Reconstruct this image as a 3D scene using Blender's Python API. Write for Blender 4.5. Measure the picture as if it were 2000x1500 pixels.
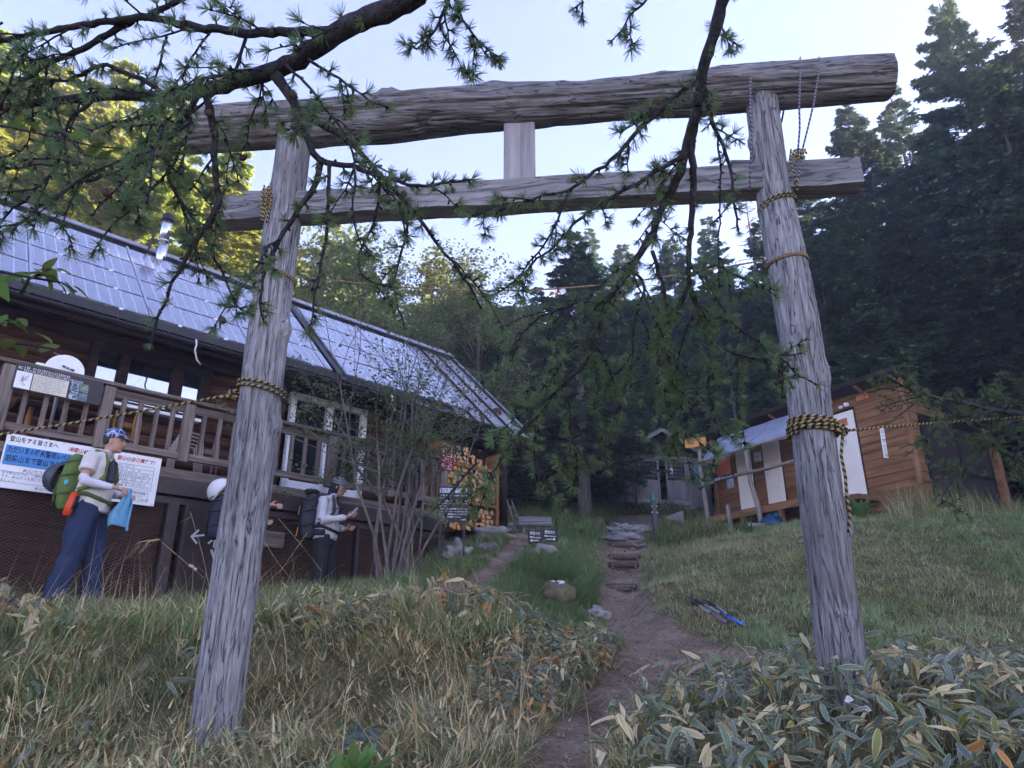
import bpy, bmesh, math, random
import numpy as np
from mathutils import Vector, Matrix, noise as mnoise
for _o in list(bpy.data.objects):
    bpy.data.objects.remove(_o, do_unlink=True)
SC = bpy.context.scene
COL = SC.collection
R = math.radians
random.seed(11)
RNG = np.random.default_rng(11)

# ------------------------------------------------------------------ camera
PITCH = R(20.4)
FPX = 1390.0                     # focal length in pixels of the 2000 px wide photograph
cam_data = bpy.data.cameras.new('camera')
cam_data.sensor_width = 36.0
cam_data.lens = FPX / 2000 * 36.0
cam_data.clip_start = 0.05
cam_data.clip_end = 3000
cam = bpy.data.objects.new('camera', cam_data)
cam.location = (0, 0, 0)         # eye level is z = 0, the ground falls away below
cam.rotation_euler = (R(90) + PITCH, 0, 0)
COL.objects.link(cam)
SC.camera = cam

# ------------------------------------------------------------------ sky, sun, exposure
SUN_AZ, SUN_EL = R(80), R(21)
world = bpy.data.worlds.new('World')
SC.world = world
world.use_nodes = True
wn, wl = world.node_tree.nodes, world.node_tree.links
wn.clear()
w_sky = wn.new('ShaderNodeTexSky')
w_sky.sky_type = 'NISHITA'
w_sky.sun_disc = False
w_sky.sun_elevation = SUN_EL
w_sky.sun_rotation = SUN_AZ
w_sky.altitude = 1800
w_sky.air_density = 1.0
w_sky.dust_density = 1.0
w_sky.ozone_density = 2.2
w_bg = wn.new('ShaderNodeBackground')
w_bg.inputs['Strength'].default_value = 0.13
w_out = wn.new('ShaderNodeOutputWorld')
w_tint = wn.new('ShaderNodeMix')
w_tint.data_type = 'RGBA'
w_tint.blend_type = 'MULTIPLY'
w_tint.inputs[0].default_value = 1.0
w_tint.inputs[7].default_value = (0.96, 0.72, 0.80, 1)      # the camera's lavender white balance, alike over the whole sky
wl.new(w_sky.outputs[0], w_tint.inputs[6])
wl.new(w_tint.outputs[2], w_bg.inputs[0])
wl.new(w_bg.outputs[0], w_out.inputs[0])
sun_data = bpy.data.lights.new('sun', 'SUN')
sun_data.energy = 5.0
sun_data.angle = R(0.6)
sun_data.color = (1.0, 0.90, 0.70)
sun = bpy.data.objects.new('sun', sun_data)
SUN_DIR = Vector((math.sin(SUN_AZ) * math.cos(SUN_EL), math.cos(SUN_AZ) * math.cos(SUN_EL), math.sin(SUN_EL)))
sun.rotation_euler = SUN_DIR.to_track_quat('Z', 'Y').to_euler()
sun.location = SUN_DIR * 60
COL.objects.link(sun)
vs = SC.view_settings
SC.display_settings.display_device = 'sRGB'
vs.view_transform = 'Standard'
vs.look = 'None'
vs.exposure = 2.78
vs.gamma = 1.0
vs.use_curve_mapping = False
SC.render.engine = 'CYCLES'
SC.cycles.max_bounces = 7
SC.cycles.diffuse_bounces = 4
SC.cycles.use_adaptive_sampling = True
SC.cycles.adaptive_threshold = 0.03
SC.cycles.glossy_bounces = 3
SC.cycles.transmission_bounces = 4
SC.cycles.transparent_max_bounces = 8
SC.cycles.use_denoising = True
SC.cycles.sample_clamp_indirect = 6.0

# ------------------------------------------------------------------ small helpers
_c, _s = math.cos(PITCH), math.sin(PITCH)
def ray(px, py):
    a, b = (px - 1000) / FPX, (750 - py) / FPX
    return Vector((a, _c - b * _s, _s + b * _c))
def at(px, py, d):               # a point at optical depth d
    return ray(px, py) * d
def atY(px, py, Y):              # a point at horizontal distance Y
    r = ray(px, py)
    return r * (Y / r.y)
def lin(h):
    h = h.lstrip('#')
    v = [int(h[i:i + 2], 16) / 255 for i in (0, 2, 4)]
    return tuple(x / 12.92 if x <= 0.04045 else ((x + 0.055) / 1.055) ** 2.4 for x in v)
def nz(x, y=0.0, z=0.0):
    return mnoise.noise(Vector((x, y, z)))
def rot_to(d, up=Vector((0, 0, 1))):
    d = Vector(d).normalized()
    x = up.cross(d)
    if x.length < 1e-4:
        x = Vector((1, 0, 0)).cross(d)
    x.normalize()
    return x, d.cross(x)

class MB:
    """Collects geometry for ONE mesh object."""
    def __init__(self):
        self.v, self.f, self.m, self.uv = [], [], [], []
    def add(self, vs_, fs_, mat=0, uvs=None):
        b = len(self.v)
        self.v += [tuple(p) for p in vs_]
        for i, f in enumerate(fs_):
            self.f.append([b + k for k in f])
            self.m.append(mat)
            self.uv.append(uvs[i] if uvs else None)
        return self
    def box(self, c, size, rot=None, mat=0, bev=0.0):
        sx, sy, sz = (q / 2 for q in size)
        c = Vector(c)
        if bev <= 0:
            p = [(x * sx, y * sy, z * sz) for x in (-1, 1) for y in (-1, 1) for z in (-1, 1)]
            fs = [(0, 1, 3, 2), (4, 6, 7, 5), (0, 4, 5, 1), (2, 3, 7, 6), (0, 2, 6, 4), (1, 5, 7, 3)]
        else:
            b = min(bev, sx * .9, sy * .9, sz * .9)
            p, idx = [], {}
            for x in (-1, 1):
                for y in (-1, 1):
                    for z in (-1, 1):
                        for ax in range(3):
                            q = [x * (sx - b), y * (sy - b), z * (sz - b)]
                            q[ax] = (x * sx, y * sy, z * sz)[ax]
                            idx[(x, y, z, ax)] = len(p)
                            p.append(tuple(q))
            fs = []
            I = idx
            for sg in (-1, 1):
                o = 1 if sg > 0 else -1
                fs.append([I[(sg, a, b2, 0)] for a, b2 in ((-1, -1), (1, -1), (1, 1), (-1, 1))][::o])
                fs.append([I[(a, sg, b2, 1)] for a, b2 in ((-1, -1), (-1, 1), (1, 1), (1, -1))][::o])
                fs.append([I[(a, b2, sg, 2)] for a, b2 in ((-1, -1), (1, -1), (1, 1), (-1, 1))][::o])
            for a in (-1, 1):
                for b2 in (-1, 1):
                    fs.append([I[(a, b2, -1, 0)], I[(a, b2, 1, 0)], I[(a, b2, 1, 1)], I[(a, b2, -1, 1)]])
                    fs.append([I[(a, -1, b2, 0)], I[(a, 1, b2, 0)], I[(a, 1, b2, 2)], I[(a, -1, b2, 2)]])
                    fs.append([I[(-1, a, b2, 1)], I[(1, a, b2, 1)], I[(1, a, b2, 2)], I[(-1, a, b2, 2)]])
            for x in (-1, 1):
                for y in (-1, 1):
                    for z in (-1, 1):
                        fs.append([I[(x, y, z, k)] for k in range(3)])
        if rot is not None:
            p = [rot @ Vector(q) for q in p]
        return self.add([Vector(q) + c for q in p], fs, mat)
    def beam(self, p0, p1, w, h, up=(0, 0, 1), mat=0, bev=0.0):
        p0, p1 = Vector(p0), Vector(p1)
        d = (p1 - p0)
        x, y = rot_to(d, Vector(up))
        M = Matrix((x, d.normalized(), y)).transposed()
        return self.box((p0 + p1) / 2, (w, d.length, h), M, mat, bev)
    def tube(self, pts, rad, n=8, cap=True, mat=0, uvscale=None, disp=None):
        pts = [Vector(p) for p in pts]
        k = len(pts)
        if not hasattr(rad, '__len__'):
            rad = [rad] * k
        tang = []
        for i in range(k):
            a, b = pts[max(i - 1, 0)], pts[min(i + 1, k - 1)]
            t = b - a
            tang.append(t.normalized() if t.length > 1e-9 else Vector((0, 0, 1)))
        x, y = rot_to(tang[0])
        vs_, L = [], 0.0
        lens = []
        for i in range(k):
            if i:
                L += (pts[i] - pts[i - 1]).length
                x = (x - tang[i] * x.dot(tang[i]))
                x = x.normalized() if x.length > 1e-6 else rot_to(tang[i])[0]
                y = tang[i].cross(x)
            lens.append(L)
            r = rad[i]
            rx, ry = r if hasattr(r, '__len__') else (r, r)
            for j in range(n):
                a = 2 * math.pi * j / n
                e = disp(a, i, L) if disp else 1.0
                vs_.append(pts[i] + x * (math.cos(a) * rx * e) + y * (math.sin(a) * ry * e))
        fs, uvs = [], []
        for i in range(k - 1):
            for j in range(n):
                j2 = (j + 1) % n
                fs.append((i * n + j, i * n + j2, (i + 1) * n + j2, (i + 1) * n + j))
                if uvscale:
                    u0, u1 = j / n, (j + 1) / n
                    v0, v1 = lens[i] * uvscale, lens[i + 1] * uvscale
                    uvs.append([(u0, v0), (u1, v0), (u1, v1), (u0, v1)])
        if cap:
            fs.append(tuple(range(n))[::-1])
            fs.append(tuple(range((k - 1) * n, k * n)))
            if uvscale:
                uvs += [[(0, 0)] * n, [(0, 0)] * n]
        return self.add(vs_, fs, mat, uvs if uvscale else None)
    def poly(self, pts, mat=0):
        return self.add(pts, [tuple(range(len(pts)))], mat)
    def prism(self, pts, vec, mat=0):
        pts = [Vector(p) for p in pts]
        k = len(pts)
        v = Vector(vec)
        fs = [tuple(range(k))[::-1], tuple(range(k, 2 * k))]
        fs += [(i, (i + 1) % k, k + (i + 1) % k, k + i) for i in range(k)]
        return self.add(pts + [p + v for p in pts], fs, mat)
    def blob(self, c, r, seg=10, rings=7, mat=0, rough=0.0, seed=0.0, rot=None, fr=2.0):
        c = Vector(c)
        rx, ry, rz = r if hasattr(r, '__len__') else (r, r, r)
        vs_ = []
        for i in range(rings + 1):
            th = math.pi * i / rings
            for j in range(seg):
                ph = 2 * math.pi * j / seg
                d = Vector((math.sin(th) * math.cos(ph), math.sin(th) * math.sin(ph), math.cos(th)))
                e = 1 + rough * nz(d.x * fr + seed, d.y * fr - seed, d.z * fr + 3.3 * seed)
                q = Vector((d.x * rx * e, d.y * ry * e, d.z * rz * e))
                vs_.append(c + (rot @ q if rot is not None else q))
        fs = []
        for i in range(rings):
            for j in range(seg):
                j2 = (j + 1) % seg
                fs.append((i * seg + j, (i + 1) * seg + j, (i + 1) * seg + j2, i * seg + j2))
        return self.add(vs_, fs, mat)
    def mesh(self, name, mats, smooth=False):
        me = bpy.data.meshes.new(name)
        me.from_pydata(self.v, [], self.f)
        if not isinstance(mats, (list, tuple)):
            mats = [mats]
        for m in mats:
            me.materials.append(m)
        if len(mats) > 1:
            me.polygons.foreach_set('material_index', self.m)
        if any(u is not None for u in self.uv):
            lay = me.uv_layers.new(name='UVMap')
            k = 0
            for f, u in zip(self.f, self.uv):
                for q in range(len(f)):
                    if u:
                        lay.data[k].uv = u[q]
                    k += 1
        if smooth:
            me.polygons.foreach_set('use_smooth', [True] * len(me.polygons))
        me.update()
        return me
    def build(self, name, mats, parent=None, smooth=False, loc=None, **tags):
        return link(name, self.mesh(name, mats, smooth), parent, loc, **tags)

def tag(o, label=None, category=None, group=None, kind=None):
    for k, v in (('label', label), ('category', category), ('group', group), ('kind', kind)):
        if v:
            o[k] = v
    return o
def link(name, mesh, parent=None, loc=None, **tags):
    o = bpy.data.objects.new(name, mesh)
    COL.objects.link(o)
    if parent is not None:
        o.parent = parent
    if loc is not None:
        o.location = loc
    return tag(o, **tags)
def empty(name, loc=(0, 0, 0), rz=0.0, **tags):
    o = bpy.data.objects.new(name, None)
    o.empty_display_size = 0.1
    COL.objects.link(o)
    o.location = loc
    o.rotation_euler = (0, 0, rz)
    return tag(o, **tags)
def copy_tree(o, parent=None):
    c = o.copy()
    COL.objects.link(c)
    c.parent = parent
    for ch in o.children:
        copy_tree(ch, c)
    return c
def np_mesh(name, verts, quads=None, tris=None, mats=None, col=None, uv=None, smooth=False):
    """A mesh straight from numpy arrays; col is one colour per vertex (the thing's own colour)."""
    me = bpy.data.meshes.new(name)
    nv = len(verts)
    me.vertices.add(nv)
    me.vertices.foreach_set('co', np.ascontiguousarray(verts, dtype=np.float32).ravel())
    lv, ls, lt = [], [], []
    pos = 0
    if quads is not None and len(quads):
        lv.append(np.asarray(quads, dtype=np.int32).ravel())
        ls.append(np.arange(len(quads), dtype=np.int32) * 4)
        lt.append(np.full(len(quads), 4, dtype=np.int32))
        pos = len(quads) * 4
    if tris is not None and len(tris):
        lv.append(np.asarray(tris, dtype=np.int32).ravel())
        ls.append(np.arange(len(tris), dtype=np.int32) * 3 + pos)
        lt.append(np.full(len(tris), 3, dtype=np.int32))
    lv, ls, lt = np.concatenate(lv), np.concatenate(ls), np.concatenate(lt)
    me.loops.add(len(lv))
    me.loops.foreach_set('vertex_index', lv)
    me.polygons.add(len(ls))
    me.polygons.foreach_set('loop_start', ls)
    me.polygons.foreach_set('loop_total', lt)
    if smooth:
        me.polygons.foreach_set('use_smooth', np.ones(len(ls), dtype=bool))
    if col is not None:
        a = me.color_attributes.new('Col', 'FLOAT_COLOR', 'POINT')
        c4 = np.ones((nv, 4), dtype=np.float32)
        c4[:, :3] = col
        a.data.foreach_set('color', c4.ravel())
    if uv is not None:
        lay = me.uv_layers.new(name='UVMap')
        lay.data.foreach_set('uv', np.asarray(uv, dtype=np.float32)[lv].ravel())
    for m in (mats if isinstance(mats, (list, tuple)) else [mats]):
        me.materials.append(m)
    me.update(calc_edges=True)
    return me

# ------------------------------------------------------------------ materials
def new_mat(name):
    m = bpy.data.materials.new(name)
    m.use_nodes = True
    nt = m.node_tree
    b = nt.nodes['Principled BSDF']
    return m, nt, b
def n_(nt, t, **kw):
    n = nt.nodes.new(t)
    for k, v in kw.items():
        setattr(n, k, v)
    return n
def coords(nt, scale=(1, 1, 1), src='Object', rot=(0, 0, 0)):
    tc = n_(nt, 'ShaderNodeTexCoord')
    mp = n_(nt, 'ShaderNodeMapping')
    mp.inputs['Scale'].default_value = scale
    mp.inputs['Rotation'].default_value = rot
    nt.links.new(tc.outputs[src], mp.inputs['Vector'])
    return mp.outputs[0]
def noise_tex(nt, vec, scale, detail=4, rough=0.6, dist=0.0):
    n = n_(nt, 'ShaderNodeTexNoise')
    n.inputs['Scale'].default_value = scale
    n.inputs['Detail'].default_value = detail
    n.inputs['Roughness'].default_value = rough
    n.inputs['Distortion'].default_value = dist
    nt.links.new(vec, n.inputs['Vector'])
    return n.outputs['Fac']
def ramp(nt, fac, stops):
    r = n_(nt, 'ShaderNodeValToRGB')
    el = r.color_ramp.elements
    while len(el) < len(stops):
        el.new(0.5)
    for e, (p, c) in zip(el, stops):
        e.position = p
        e.color = (*c, 1) if len(c) == 3 else c
    nt.links.new(fac, r.inputs[0])
    return r.outputs[0]
def mixc(nt, a, b, fac, mode='MIX'):
    m = n_(nt, 'ShaderNodeMix', data_type='RGBA', blend_type=mode)
    for sock, val in ((m.inputs[0], fac), (m.inputs[6], a), (m.inputs[7], b)):
        if hasattr(val, 'is_output'):
            nt.links.new(val, sock)
        elif isinstance(val, (int, float)):
            sock.default_value = val
        else:
            sock.default_value = (*val, 1)
    return m.outputs[2]
def math_(nt, op, a, b=None):
    m = n_(nt, 'ShaderNodeMath', operation=op)
    for sock, val in ((m.inputs[0], a), (m.inputs[1], b)):
        if val is None:
            continue
        if hasattr(val, 'is_output'):
            nt.links.new(val, sock)
        else:
            sock.default_value = val
    return m.outputs[0]
def bump(nt, b, h, strength=0.3, dist=0.02):
    bn = n_(nt, 'ShaderNodeBump')
    bn.inputs['Strength'].default_value = strength
    bn.inputs['Distance'].default_value = dist
    nt.links.new(h, bn.inputs['Height'])
    nt.links.new(bn.outputs[0], b.inputs['Normal'])
def objrand(nt):
    return n_(nt, 'ShaderNodeObjectInfo').outputs['Random']

def plain(name, c, rough=0.7, var=0.25, scale=9.0, bmp=0.15, metal=0.0, spec=0.4, src='Object'):
    m, nt, b = new_mat(name)
    v = coords(nt, src=src)
    f = noise_tex(nt, v, scale, 6)
    lo = tuple(x * (1 - var) for x in c)
    hi = tuple(min(1, x * (1 + var)) for x in c)
    nt.links.new(ramp(nt, f, [(0.3, lo), (0.7, hi)]), b.inputs['Base Color'])
    b.inputs['Roughness'].default_value = rough
    b.inputs['Metallic'].default_value = metal
    b.inputs['Specular IOR Level'].default_value = spec
    if bmp:
        bump(nt, b, noise_tex(nt, v, scale * 4, 3), bmp, 0.01)
    return m
def wood(name, dark, light, axis='Z', fine=26.0, crack=0.5, rough=0.85, rnd=0.25, stretch=0.05, stain=None):
    """Wood with its grain along one object axis, cracks and per-piece tone."""
    m, nt, b = new_mat(name)
    sc = {'X': (stretch, 1, 1), 'Y': (1, stretch, 1), 'Z': (1, 1, stretch)}[axis]
    v = coords(nt, sc)
    g = noise_tex(nt, v, fine, 8, 0.65, 0.4)
    c = ramp(nt, g, [(0.28, dark), (0.5, tuple((a + q) / 2 for a, q in zip(dark, light))), (0.72, light)])
    big = noise_tex(nt, coords(nt, tuple(q * 0.6 + 0.4 for q in sc)), 2.3, 4)
    c = mixc(nt, c, ramp(nt, big, [(0.3, (0.62, 0.62, 0.62)), (0.7, (1.15, 1.12, 1.1))]), 0.8, 'MULTIPLY')
    cr = noise_tex(nt, coords(nt, tuple(q * (1 if q > 0.5 else 0.5) for q in sc)), fine * 0.45, 3, 0.5, 1.2)
    crk = ramp(nt, math_(nt, 'ABSOLUTE', math_(nt, 'SUBTRACT', cr, 0.5)), [(0.0, (0, 0, 0)), (0.035, (1, 1, 1))])
    c = mixc(nt, c, mixc(nt, tuple(q * 0.35 for q in dark), (1, 1, 1), crk), crack, 'MULTIPLY')
    if stain:
        st = noise_tex(nt, coords(nt, (1, 1, 0.35)), 2.0, 5, 0.6, 0.6)
        c = mixc(nt, c, stain, ramp(nt, st, [(0.55, (0, 0, 0)), (0.72, (0.8, 0.8, 0.8))]))
    if rnd:
        k = math_(nt, 'ADD', math_(nt, 'MULTIPLY', objrand(nt), 2 * rnd), 1 - rnd)
        hs = n_(nt, 'ShaderNodeHueSaturation')
        nt.links.new(c, hs.inputs['Color'])
        nt.links.new(k, hs.inputs['Value'])
        c = hs.outputs[0]
    nt.links.new(c, b.inputs['Base Color'])
    b.inputs['Roughness'].default_value = rough
    b.inputs['Specular IOR Level'].default_value = 0.25
    h = math_(nt, 'ADD', math_(nt, 'MULTIPLY', g, 0.6), math_(nt, 'MULTIPLY', crk, 0.5))
    bump(nt, b, h, 0.55, 0.012)
    return m
def leaf_mat(name, base=None, trans=0.35, rough=0.6, var=0.35, vcol=False, hue=0.03):
    m, nt, b = new_mat(name)
    if vcol:
        c = n_(nt, 'ShaderNodeVertexColor', layer_name='Col').outputs[0]
    else:
        v = coords(nt)
        f = noise_tex(nt, v, 1.7, 5)
        lo, hi = tuple(q * (1 - var) for q in base), tuple(q * (1 + var) for q in base)
        c = ramp(nt, f, [(0.3, lo), (0.7, hi)])
        hs = n_(nt, 'ShaderNodeHueSaturation')
        nt.links.new(c, hs.inputs['Color'])
        rn = objrand(nt)
        nt.links.new(math_(nt, 'ADD', math_(nt, 'MULTIPLY', rn, 0.5), 0.75), hs.inputs['Value'])
        nt.links.new(math_(nt, 'ADD', math_(nt, 'MULTIPLY', rn, 2 * hue), 0.5 - hue), hs.inputs['Hue'])
        c = hs.outputs[0]
    nt.links.new(c, b.inputs['Base Color'])
    b.inputs['Roughness'].default_value = rough
    b.inputs['Specular IOR Level'].default_value = 0.3
    tr = n_(nt, 'ShaderNodeBsdfTranslucent')
    nt.links.new(c, tr.inputs['Color'])
    mx = n_(nt, 'ShaderNodeMixShader')
    mx.inputs[0].default_value = trans
    nt.links.new(b.outputs[0], mx.inputs[1])
    nt.links.new(tr.outputs[0], mx.inputs[2])
    nt.links.new(mx.outputs[0], nt.nodes['Material Output'].inputs['Surface'])
    return m
def rope_mat(name, c1, c2, n_str=2.0, split=0.5):
    m, nt, b = new_mat(name)
    uv = n_(nt, 'ShaderNodeUVMap')
    sp = n_(nt, 'ShaderNodeSeparateXYZ')
    nt.links.new(uv.outputs[0], sp.inputs[0])
    ph = math_(nt, 'FRACT', math_(nt, 'ADD', sp.outputs[0], sp.outputs[1]))
    tri = math_(nt, 'ABSOLUTE', math_(nt, 'SUBTRACT', ph, 0.5))
    c = ramp(nt, tri, [(split * 0.5 - 0.02, c1), (split * 0.5 + 0.02, c2)])
    nt.links.new(c, b.inputs['Base Color'])
    b.inputs['Roughness'].default_value = 0.8
    hh = math_(nt, 'ABSOLUTE', math_(nt, 'SINE', math_(nt, 'MULTIPLY', ph, math.pi * 3)))
    bump(nt, b, hh, 0.8, 0.006)
    return m
BENCH = bpy.data.scenes.new('bench')         # an empty side scene for evaluating single objects quickly; removed at the end
def bake(o):
    BENCH.collection.objects.link(o)
    BENCH.view_layers[0].update()
    me = bpy.data.meshes.new_from_object(o.evaluated_get(BENCH.view_layers[0].depsgraph))
    BENCH.collection.objects.unlink(o)
    return me
def text_mesh(body, size, mat, bold=0.0, spacing=1.0, align='LEFT', shear=0.0, valign='CENTER', line=1.0):
    cu = bpy.data.curves.new('lettering', 'FONT')
    cu.body = body
    cu.size = size
    cu.resolution_u = 1
    cu.offset = bold
    cu.space_character = spacing
    cu.space_line = line
    cu.shear = shear
    cu.align_x = align
    cu.align_y = valign
    o = bpy.data.objects.new('lettering', cu)
    me = bake(o)
    bpy.data.objects.remove(o, do_unlink=True)
    bpy.data.curves.remove(cu)
    me.materials.clear()
    me.materials.append(mat)
    return me
def put_text(body, size, mat, parent, loc, rot=(R(90), 0, 0), width=None, name='lettering', **kw):
    me = text_mesh(body, size, mat, **kw)
    o = link(name, me, parent, loc)
    o.rotation_euler = rot
    if width and len(me.vertices):
        xs = [v.co.x for v in me.vertices]
        w = max(xs) - min(xs)
        if w > 0:
            o.scale = (width / w, 1, 1)
    return o
# ================================================================== THE GROUND
_CP = np.array([
 (0,0,-1.5),(-3,0,-1.35),(3,0,-1.25),(0,2,-.86),(-2.5,2.5,-.85),(2.6,2.4,-.62),(0,-6,-2.9),(-8,-6,-2.6),(8,-6,-2.4),
 (.22,3.4,-.5),(.49,4.2,-.37),(.85,5.3,-.27),(1.47,7.1,-.03),(1.4,9.5,.39),(1.61,11,.70),(2.01,13,1.5),(2.85,17,2.66),(4.1,22,3.9),
 (-1.64,4.4,-.46),(-.6,4.4,-.46),(-3.5,4.0,-.45),(-5.5,4.5,-.2),(-.8,5.2,-.15),(-2.6,5.2,.0),
 (-3.74,6,.22),(-1.68,6,.28),(-.42,6,.12),(.55,6.6,-.02),(-5.2,5.6,.3),
 (-4.27,7.02,.42),(-6.1,6.2,.40),(-7.5,5.0,.35),(-3.0,8.1,.40),(-2.5,9.0,.44),(-1.9,9.9,.72),(-1.35,8.5,.76),(-.9,7.4,.42),
 (-.68,10.5,1.28),(-1.08,11.1,1.34),(-.15,12.7,1.9),(-.4,9,.82),(-.05,10.8,1.25),(.1,12,1.68),
 (.53,8.6,.36),(.56,9.5,.76),(.62,11,1.30),(.42,13,1.98),(.95,8.3,.2),(1.0,9.6,.72),(1.1,11,1.2),(1.4,13,1.7),
 (2.45,8,.17),(1.85,9.5,.68),(2.1,8.5,.42),(2.9,11,1.32),(3.2,14,2.0),(7.67,13.3,2.42),(10.3,15,2.55),(4.96,18,2.66),(6,15.5,2.45),(5,12.5,1.95),(4.2,10,1.05),(4.2,8.4,.3),
 (1.78,4.05,-.28),(3,5,-.24),(2.3,5.2,-.2),(1.4,5.2,-.25),(4.5,6.6,-.02),(7,9,.6),(7,11,1.65),(7,6,-.1),(1.2,3.2,-.55),(4,3,-.6),
 (2.5,7.0,-.02),(3.6,6.6,-.03),
 (-6,16,2.0),(-10,12,1.0),(-2,18,3.0),(1,20,3.4),(-10,20,2.8),(-5,28,5.6),(4,26,5.0),(0,34,7.5),(12,20,3.8),(12,28,6.0),(20,20,5.0),(20,8,2.6),(26,30,8.5),(-20,10,1),(-20,30,5.5),
 (0,60,14),(-30,60,12),(30,60,15),(45,20,10),(45,-5,3),(-40,0,-1),(-15,-20,-5),(15,-20,-5),(45,-40,-12),(-45,-40,-10),(0,-50,-14),
 (100,100,21),(-100,100,15),(0,120,21),(120,0,6),(-120,0,-2),(120,-120,-30),(-120,-120,-26),(0,-140,-32),
 (400,400,20),(-400,400,14),(0,420,20),(420,0,5),(-420,0,-10),(400,-400,-50),(-400,-400,-50),(0,-420,-55),
], dtype=float)
def _tps_fit(P, lam=0.004):
    X = P[:, :2]
    d2 = ((X[:, None] - X[None]) ** 2).sum(-1)
    K = np.sqrt(d2 + 0.05)
    n = len(P)
    A = np.zeros((n + 3, n + 3))
    A[:n, :n] = K + lam * np.eye(n)
    A[:n, n] = 1; A[:n, n + 1:] = X
    A[n, :n] = 1; A[n + 1:, :n] = X.T
    b = np.zeros(n + 3); b[:n] = P[:, 2]
    return np.linalg.solve(A, b)
_W = _tps_fit(_CP)
def _lat(ix, iy, seed):
    h = np.sin(ix * 127.1 + iy * 311.7 + seed * 74.7) * 43758.5453
    return h - np.floor(h)
def vnoise(x, y, seed=0):
    x, y = np.asarray(x, float), np.asarray(y, float)
    ix, iy = np.floor(x), np.floor(y)
    fx, fy = x - ix, y - iy
    fx, fy = fx * fx * (3 - 2 * fx), fy * fy * (3 - 2 * fy)
    a, b = _lat(ix, iy, seed), _lat(ix + 1, iy, seed)
    c, d = _lat(ix, iy + 1, seed), _lat(ix + 1, iy + 1, seed)
    return (a * (1 - fx) + b * fx) * (1 - fy) + (c * (1 - fx) + d * fx) * fy
PATHS = [
 [(.0,1.2,.25),(.06,2.5,.20),(.15,3.2,.19),(.33,4.0,.19),(.85,5.3,.25),(1.45,6.8,.44),(1.5,7.6,.42),(1.42,8.4,.36),(1.4,9.5,.32),(1.61,11,.29),(2.01,13,.34),(2.5,15.5,.55),(2.95,17.5,.7),(3.9,21,.8)],
 [(1.45,7.0,.45),(2.3,7.0,.42),(3.3,6.75,.36),(4.6,6.3,.36),(7,5.4,.4)],
 [(-.75,7.7,.2),(-.45,8.6,.2),(-.3,9.5,.17),(-.12,10.5,.18),(.08,11.6,.2),(.2,12.6,.2)],
 [(-6.5,5.6,.5),(-4.3,6.8,.45),(-2.9,8.2,.45),(-2.3,9.2,.4)],
]
def path_dist(x, y, which=None):
    """Distance to the nearest path centre line divided by its half width there."""
    x, y = np.asarray(x, float), np.asarray(y, float)
    best = np.full(x.shape, 99.0)
    for i, pl in enumerate(PATHS):
        if which is not None and i not in which:
            continue
        for (x0, y0, w0), (x1, y1, w1) in zip(pl, pl[1:]):
            dx, dy = x1 - x0, y1 - y0
            t = np.clip(((x - x0) * dx + (y - y0) * dy) / (dx * dx + dy * dy), 0, 1)
            d = np.hypot(x - x0 - t * dx, y - y0 - t * dy) / (w0 + t * (w1 - w0))
            best = np.minimum(best, d)
    return best
def ground_z(x, y):
    x, y = np.asarray(x, float), np.asarray(y, float)
    shp = x.shape
    xf, yf = x.ravel(), y.ravel()
    z = np.full(xf.shape, _W[-3]) + _W[-2] * xf + _W[-1] * yf
    n = len(_CP)
    for i0 in range(0, len(xf), 20000):
        sl = slice(i0, i0 + 20000)
        d = np.sqrt((xf[sl, None] - _CP[None, :, 0]) ** 2 + (yf[sl, None] - _CP[None, :, 1]) ** 2 + 0.05)
        z[sl] += d @ _W[:n]
    near = np.exp(-((xf / 25) ** 2 + ((yf - 10) / 25) ** 2))
    z += near * (0.10 * (vnoise(xf * 1.3, yf * 1.3, 1) - .5) + 0.04 * (vnoise(xf * 4, yf * 4, 2) - .5))
    pd = path_dist(xf, yf)
    z -= 0.05 * np.clip(1.3 - pd, 0, 1) * near
    return z.reshape(shp)
def gz(x, y):
    return float(ground_z(np.array([x]), np.array([y]))[0])

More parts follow.
